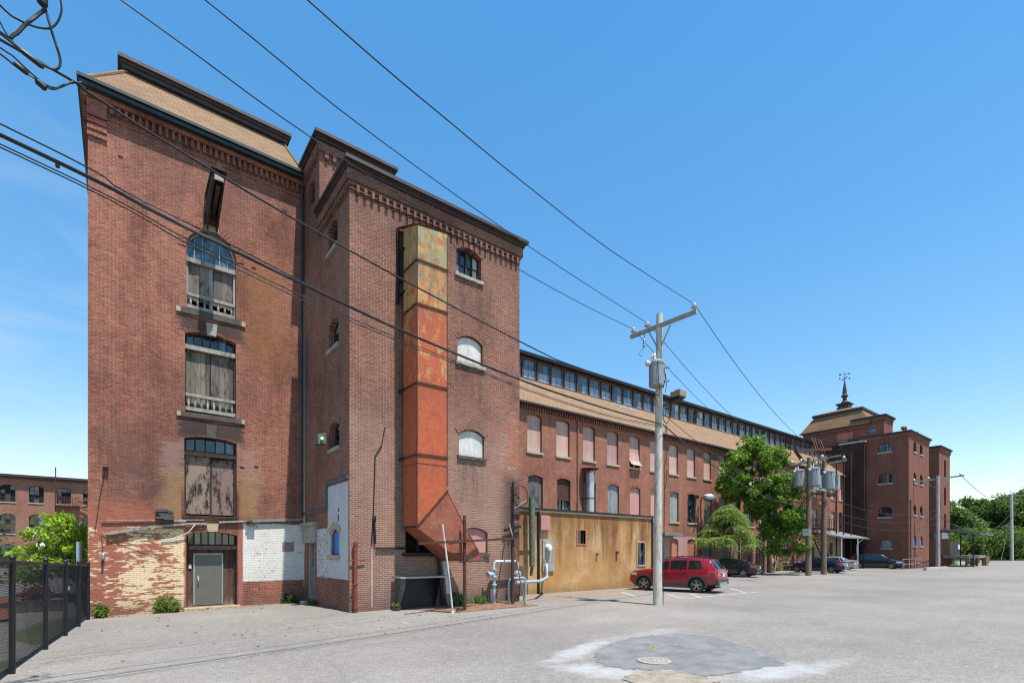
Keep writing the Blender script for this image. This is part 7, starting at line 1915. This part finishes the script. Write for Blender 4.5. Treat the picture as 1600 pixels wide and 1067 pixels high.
    for x in wx:
        for s in (1, -1):
            yo = s * (W2 - .015); q = MB()
            q.lathe([(rw * .68, -.20), (rw * .94, -.20), (rw, -.16), (rw, -.04), (rw * .95, 0), (rw * .70, .004), (rw * .66, -.02), (rw * .66, -.2)], (x, yo, rw), 32, axis=(0, s, 0))
            w = q.build('wheel', 'rubber', t, 40, local=True)
            q = MB(); q.lathe([(rw * .69, -.03), (rw * .69, .004), (rw * .655, .006), (rw * .645, -.03), (rw * .69, -.03)], (x, yo, rw), 28, axis=(0, s, 0), caps=False); q.lathe([(rw * .18, -.03), (rw * .17, .0), (rw * .1, .006)], (x, yo, rw), 14, axis=(0, s, 0))
            for k in range(5):
                for dlt in (-.16, .16):
                    a = 2 * math.pi * k / 5 + .3
                    c0, c1 = a + dlt * 1.6, a + dlt
                    q.beam((x + rw * .14 * math.cos(c0), yo - s * .012, rw + rw * .14 * math.sin(c0)), (x + rw * .64 * math.cos(c1), yo - s * .006, rw + rw * .64 * math.sin(c1)), rw * .10, .02, 0, up=(0, 1, 0))
            q.build('rim', 'alloy', w, 30, local=True)
            q = MB(); q.lathe([(rw * .6, -.12), (rw * .6, -.08)], (x, yo, rw), 20, axis=(0, s, 0)); q.build('brake_disc', 'metal_dark', w, local=True)
            if sp.get('clad'):
                q = MB(); n_ = 18
                for i in range(n_):
                    a, b = -.25 + (math.pi + .5) * i / n_, -.25 + (math.pi + .5) * (i + 1) / n_
                    y1, y2 = s * (W2 - .05), s * (W2 + .012)
                    pp_ = [(x + r_ * math.cos(c), y_, rw + r_ * math.sin(c)) for c in (a, b) for r_ in (rw * 1.10, rw * 1.32) for y_ in (y1, y2)]
                    q.add(pp_, [(1, 3, 7, 5), (0, 4, 6, 2), (0, 1, 5, 4), (2, 6, 7, 3)])
                q.build('wheel_arch', 'cladding', t, 40, local=True)
    if sp.get('clad'):
        for s in (1, -1):
            q = MB(); q.hexa([(wx[1] + rw * 1.2, s * (W2 - .1), .22), (wx[0] - rw * 1.2, s * (W2 - .1), .22), (wx[0] - rw * 1.2, s * (W2 + .008), .24), (wx[1] + rw * 1.2, s * (W2 + .008), .24), (wx[1] + rw * 1.2, s * (W2 - .1), .42), (wx[0] - rw * 1.2, s * (W2 - .1), .42), (wx[0] - rw * 1.2, s * (W2 + .002), .40), (wx[1] + rw * 1.2, s * (W2 + .002), .40)]); q.build('sill_cladding', 'cladding', t, local=True)
            q = MB(); q.tube([(.35, s * W2 * .66, top(.35) + .0), (.25, s * W2 * .66, top(.2) + .05), (-.6, s * W2 * .66, top(-.6) + .055), (-1.45, s * W2 * .64, top(-1.45) + .05), (-1.6, s * W2 * .63, top(-1.6) + .0)], .022, 6); q.build('roof_rail', 'rubber', t, 40, local=True)
        q = MB(); q.box(-L2 - .02, -L2 + .30, -W2 * .88, W2 * .88, .40, .66); q.build('bumper', 'cladding', t, local=True)
        q = MB(); q.box(-L2 - .03, -L2 + .1, -W2 * .62, W2 * .62, .36, .52); q.build('skid_plate', 'metal_grey', t, local=True)
    for s in (1, -1):
        for nm, mt_, x0, x1, z0, z1 in ((('tail_lamp', 'lamp_red') + sp['tail']), (('headlight', 'lamp_clear') + sp['head'])):
            q = MB(); vs = []
            for i in range(7):
                x = x0 + (x1 - x0) * i / 6
                for z in (z0, (z0 + z1) / 2, z1):
                    h_ = ring(x); y = np.interp(z, [h_[2][1], h_[3][1], h_[4][1], h_[5][1], h_[6][1], h_[7][1]], [h_[2][0], h_[3][0], h_[4][0], h_[5][0], h_[6][0], h_[7][0]])
                    vs.append((x, s * (y + .008), z))
            q.add(vs, [(i * 3 + j, i * 3 + j + 1, i * 3 + j + 4, i * 3 + j + 3) for i in range(6) for j in range(2)])
            xe = x0 if nm == 'tail_lamp' else x1
            sg = -1 if nm == 'tail_lamp' else 1
            h_ = ring(xe); ye = vs[0 if nm == 'tail_lamp' else -1][1]
            q.hexa([(xe, ye, z0), (xe + sg * .012, ye * .72, z0 + .03), (xe + sg * .02, ye * .72, z0 + .03), (xe + sg * .02, ye, z0), (xe, ye, z1), (xe + sg * .012, ye * .72, z1 - .01), (xe + sg * .02, ye * .72, z1 - .01), (xe + sg * .02, ye, z1)])
            q.build(nm, mt_, t, 40, local=True)
        q = MB(); xm, zm = sp['mirror']; ym = s * (wid(xm) * .97 + .10)
        q.lathe([(.03, -.06), (.09, -.04), (.10, .04), (.05, .07)], (xm, ym, zm), 10, axis=(1, 0, 0)); q.beam((xm, s * wid(xm) * .9, zm - .04), (xm, ym, zm - .02), .04, .03); q.build('mirror', paint, t, 40, local=True)
    q = MB(); xp = -L2 - .022; q.box(xp - .012, xp, -.16, .16, sp['pz'], sp['pz'] + .16); q.build('number_plate', 'plate', t, local=True)
    q = MB(); q.box(-L2 - .018, -L2 + .05, -W2 * .36, W2 * .36, sp['pz'] + .18, sp['pz'] + .22); q.build('tailgate_trim', 'metal_grey', t, local=True)
    q = MB()
    q.box(-L2 + .3, L2 - .3, -W2 * .7, W2 * .7, bot(0) - .03, bot(0) + .02); q.build('underbody', 'rubber', t, local=True)
    return t
SUV = dict(L=4.60, W=1.86, rw=.365, wx=(1.35, -1.34), clad=True,
           top=[(-2.30, .86), (-2.27, 1.06), (-2.10, 1.30), (-1.88, 1.60), (-1.6, 1.66), (-.9, 1.70), (-.3, 1.70), (.25, 1.64), (.62, 1.40), (1.02, 1.14), (1.35, 1.10), (1.9, 1.02), (2.15, .90), (2.26, .76), (2.30, .62)],
           belt=[(-2.3, 1.14), (-1.0, 1.09), (1.2, 1.03), (2.3, .95)], bot=[(-2.3, .46), (-2.0, .34), (-1.5, .24), (1.6, .24), (2.0, .30), (2.3, .40)],
           plan=[(-2.30, .80), (-2.22, .92), (-1.9, .98), (-1.2, 1.0), (1.3, 1.0), (1.8, .97), (2.1, .88), (2.25, .74), (2.30, .62)],
           side=[(.05, .80, .08, .38), (-.85, -.02, -.82, .0), (-1.62, -.93, -1.45, -.92)], doors=[(.02, .98), (-.90, -.02)], ws=(.34, .98), rw_glass=(-2.20, -1.90),
           tail=(-2.27, -1.86, .96, 1.10), head=(1.75, 2.22, .78, .92), mirror=(.78, 1.08), pz=.78)
SED = dict(L=4.62, W=1.78, rw=.325, wx=(1.32, -1.33),
           top=[(-2.31, .72), (-2.28, .98), (-2.1, 1.05), (-1.75, 1.08), (-1.1, 1.36), (-.7, 1.43), (-.1, 1.46), (.3, 1.42), (.75, 1.18), (1.15, .98), (1.6, .90), (2.0, .82), (2.22, .70), (2.31, .52)],
           belt=[(-2.3, 1.0), (-1.2, .96), (1.0, .90), (2.3, .75)], bot=[(-2.31, .36), (-2.0, .24), (-1.5, .18), (1.6, .18), (2.0, .20), (2.31, .30)],
           plan=[(-2.31, .78), (-2.2, .90), (-1.8, .97), (-1.0, 1.0), (1.2, 1.0), (1.8, .95), (2.1, .84), (2.31, .60)],
           side=[(.02, .88, .04, .42), (-.92, -.05, -.72, -.04), (-1.30, -.99, -.98, -.80)], doors=[(.0, .98), (-.92, -.04)], ws=(.36, 1.08), rw_glass=(-1.72, -1.08),
           tail=(-2.26, -1.85, .78, .94), head=(1.78, 2.18, .62, .74), mirror=(.80, .98), pz=.66)
VAN = dict(L=5.05, W=1.98, rw=.35, wx=(1.50, -1.50),
           top=[(-2.52, .95), (-2.48, 1.25), (-2.34, 1.62), (-2.1, 1.71), (-1.2, 1.75), (-.2, 1.75), (.5, 1.68), (1.0, 1.42), (1.5, 1.16), (1.9, 1.06), (2.25, .92), (2.46, .74), (2.52, .56)],
           belt=[(-2.5, 1.15), (-1.0, 1.10), (1.2, 1.02), (2.5, .9)], bot=[(-2.52, .34), (-2.2, .24), (-1.6, .18), (1.6, .18), (2.1, .22), (2.52, .32)],
           plan=[(-2.52, .84), (-2.4, .94), (-1.9, .99), (1.3, 1.0), (1.9, .95), (2.3, .82), (2.52, .60)],
           side=[(.35, 1.15, .38, .70), (-.95, .28, -.92, .30), (-2.2, -1.03, -2.1, -1.02)], doors=[(.32, 1.25), (-.95, .28)], ws=(.60, 1.42), rw_glass=(-2.46, -2.36),
           tail=(-2.46, -2.15, 1.0, 1.40), head=(1.95, 2.38, .70, .86), mirror=(1.10, 1.12), pz=.80)
SV2 = dict(SED)
NAV = dict(SED, L=4.9, W=1.85, wx=(1.42, -1.43))
car('suv', 'red compact car with grey cladding parked nose to the annex', (22.4, 15.25, 0), 103, SUV, 'paint_red')
car('parked_car', 'dark grey car parked just behind the red car', (38.3, 21.3, 0), 103, SED, 'paint_slate')
car('parked_car', 'dark blue sedan parked behind the twin brown poles', (51.7, 20.0, 0), 93, NAV, 'paint_navy')
car('parked_car', 'silver car half hidden behind the dark blue sedan', (62.0, 22.4, 0), 96, SV2, 'paint_silver')
car('parked_car', 'black minivan parked along the far brick tower', (69.3, 20.4, 0), -84, VAN, 'paint_black')
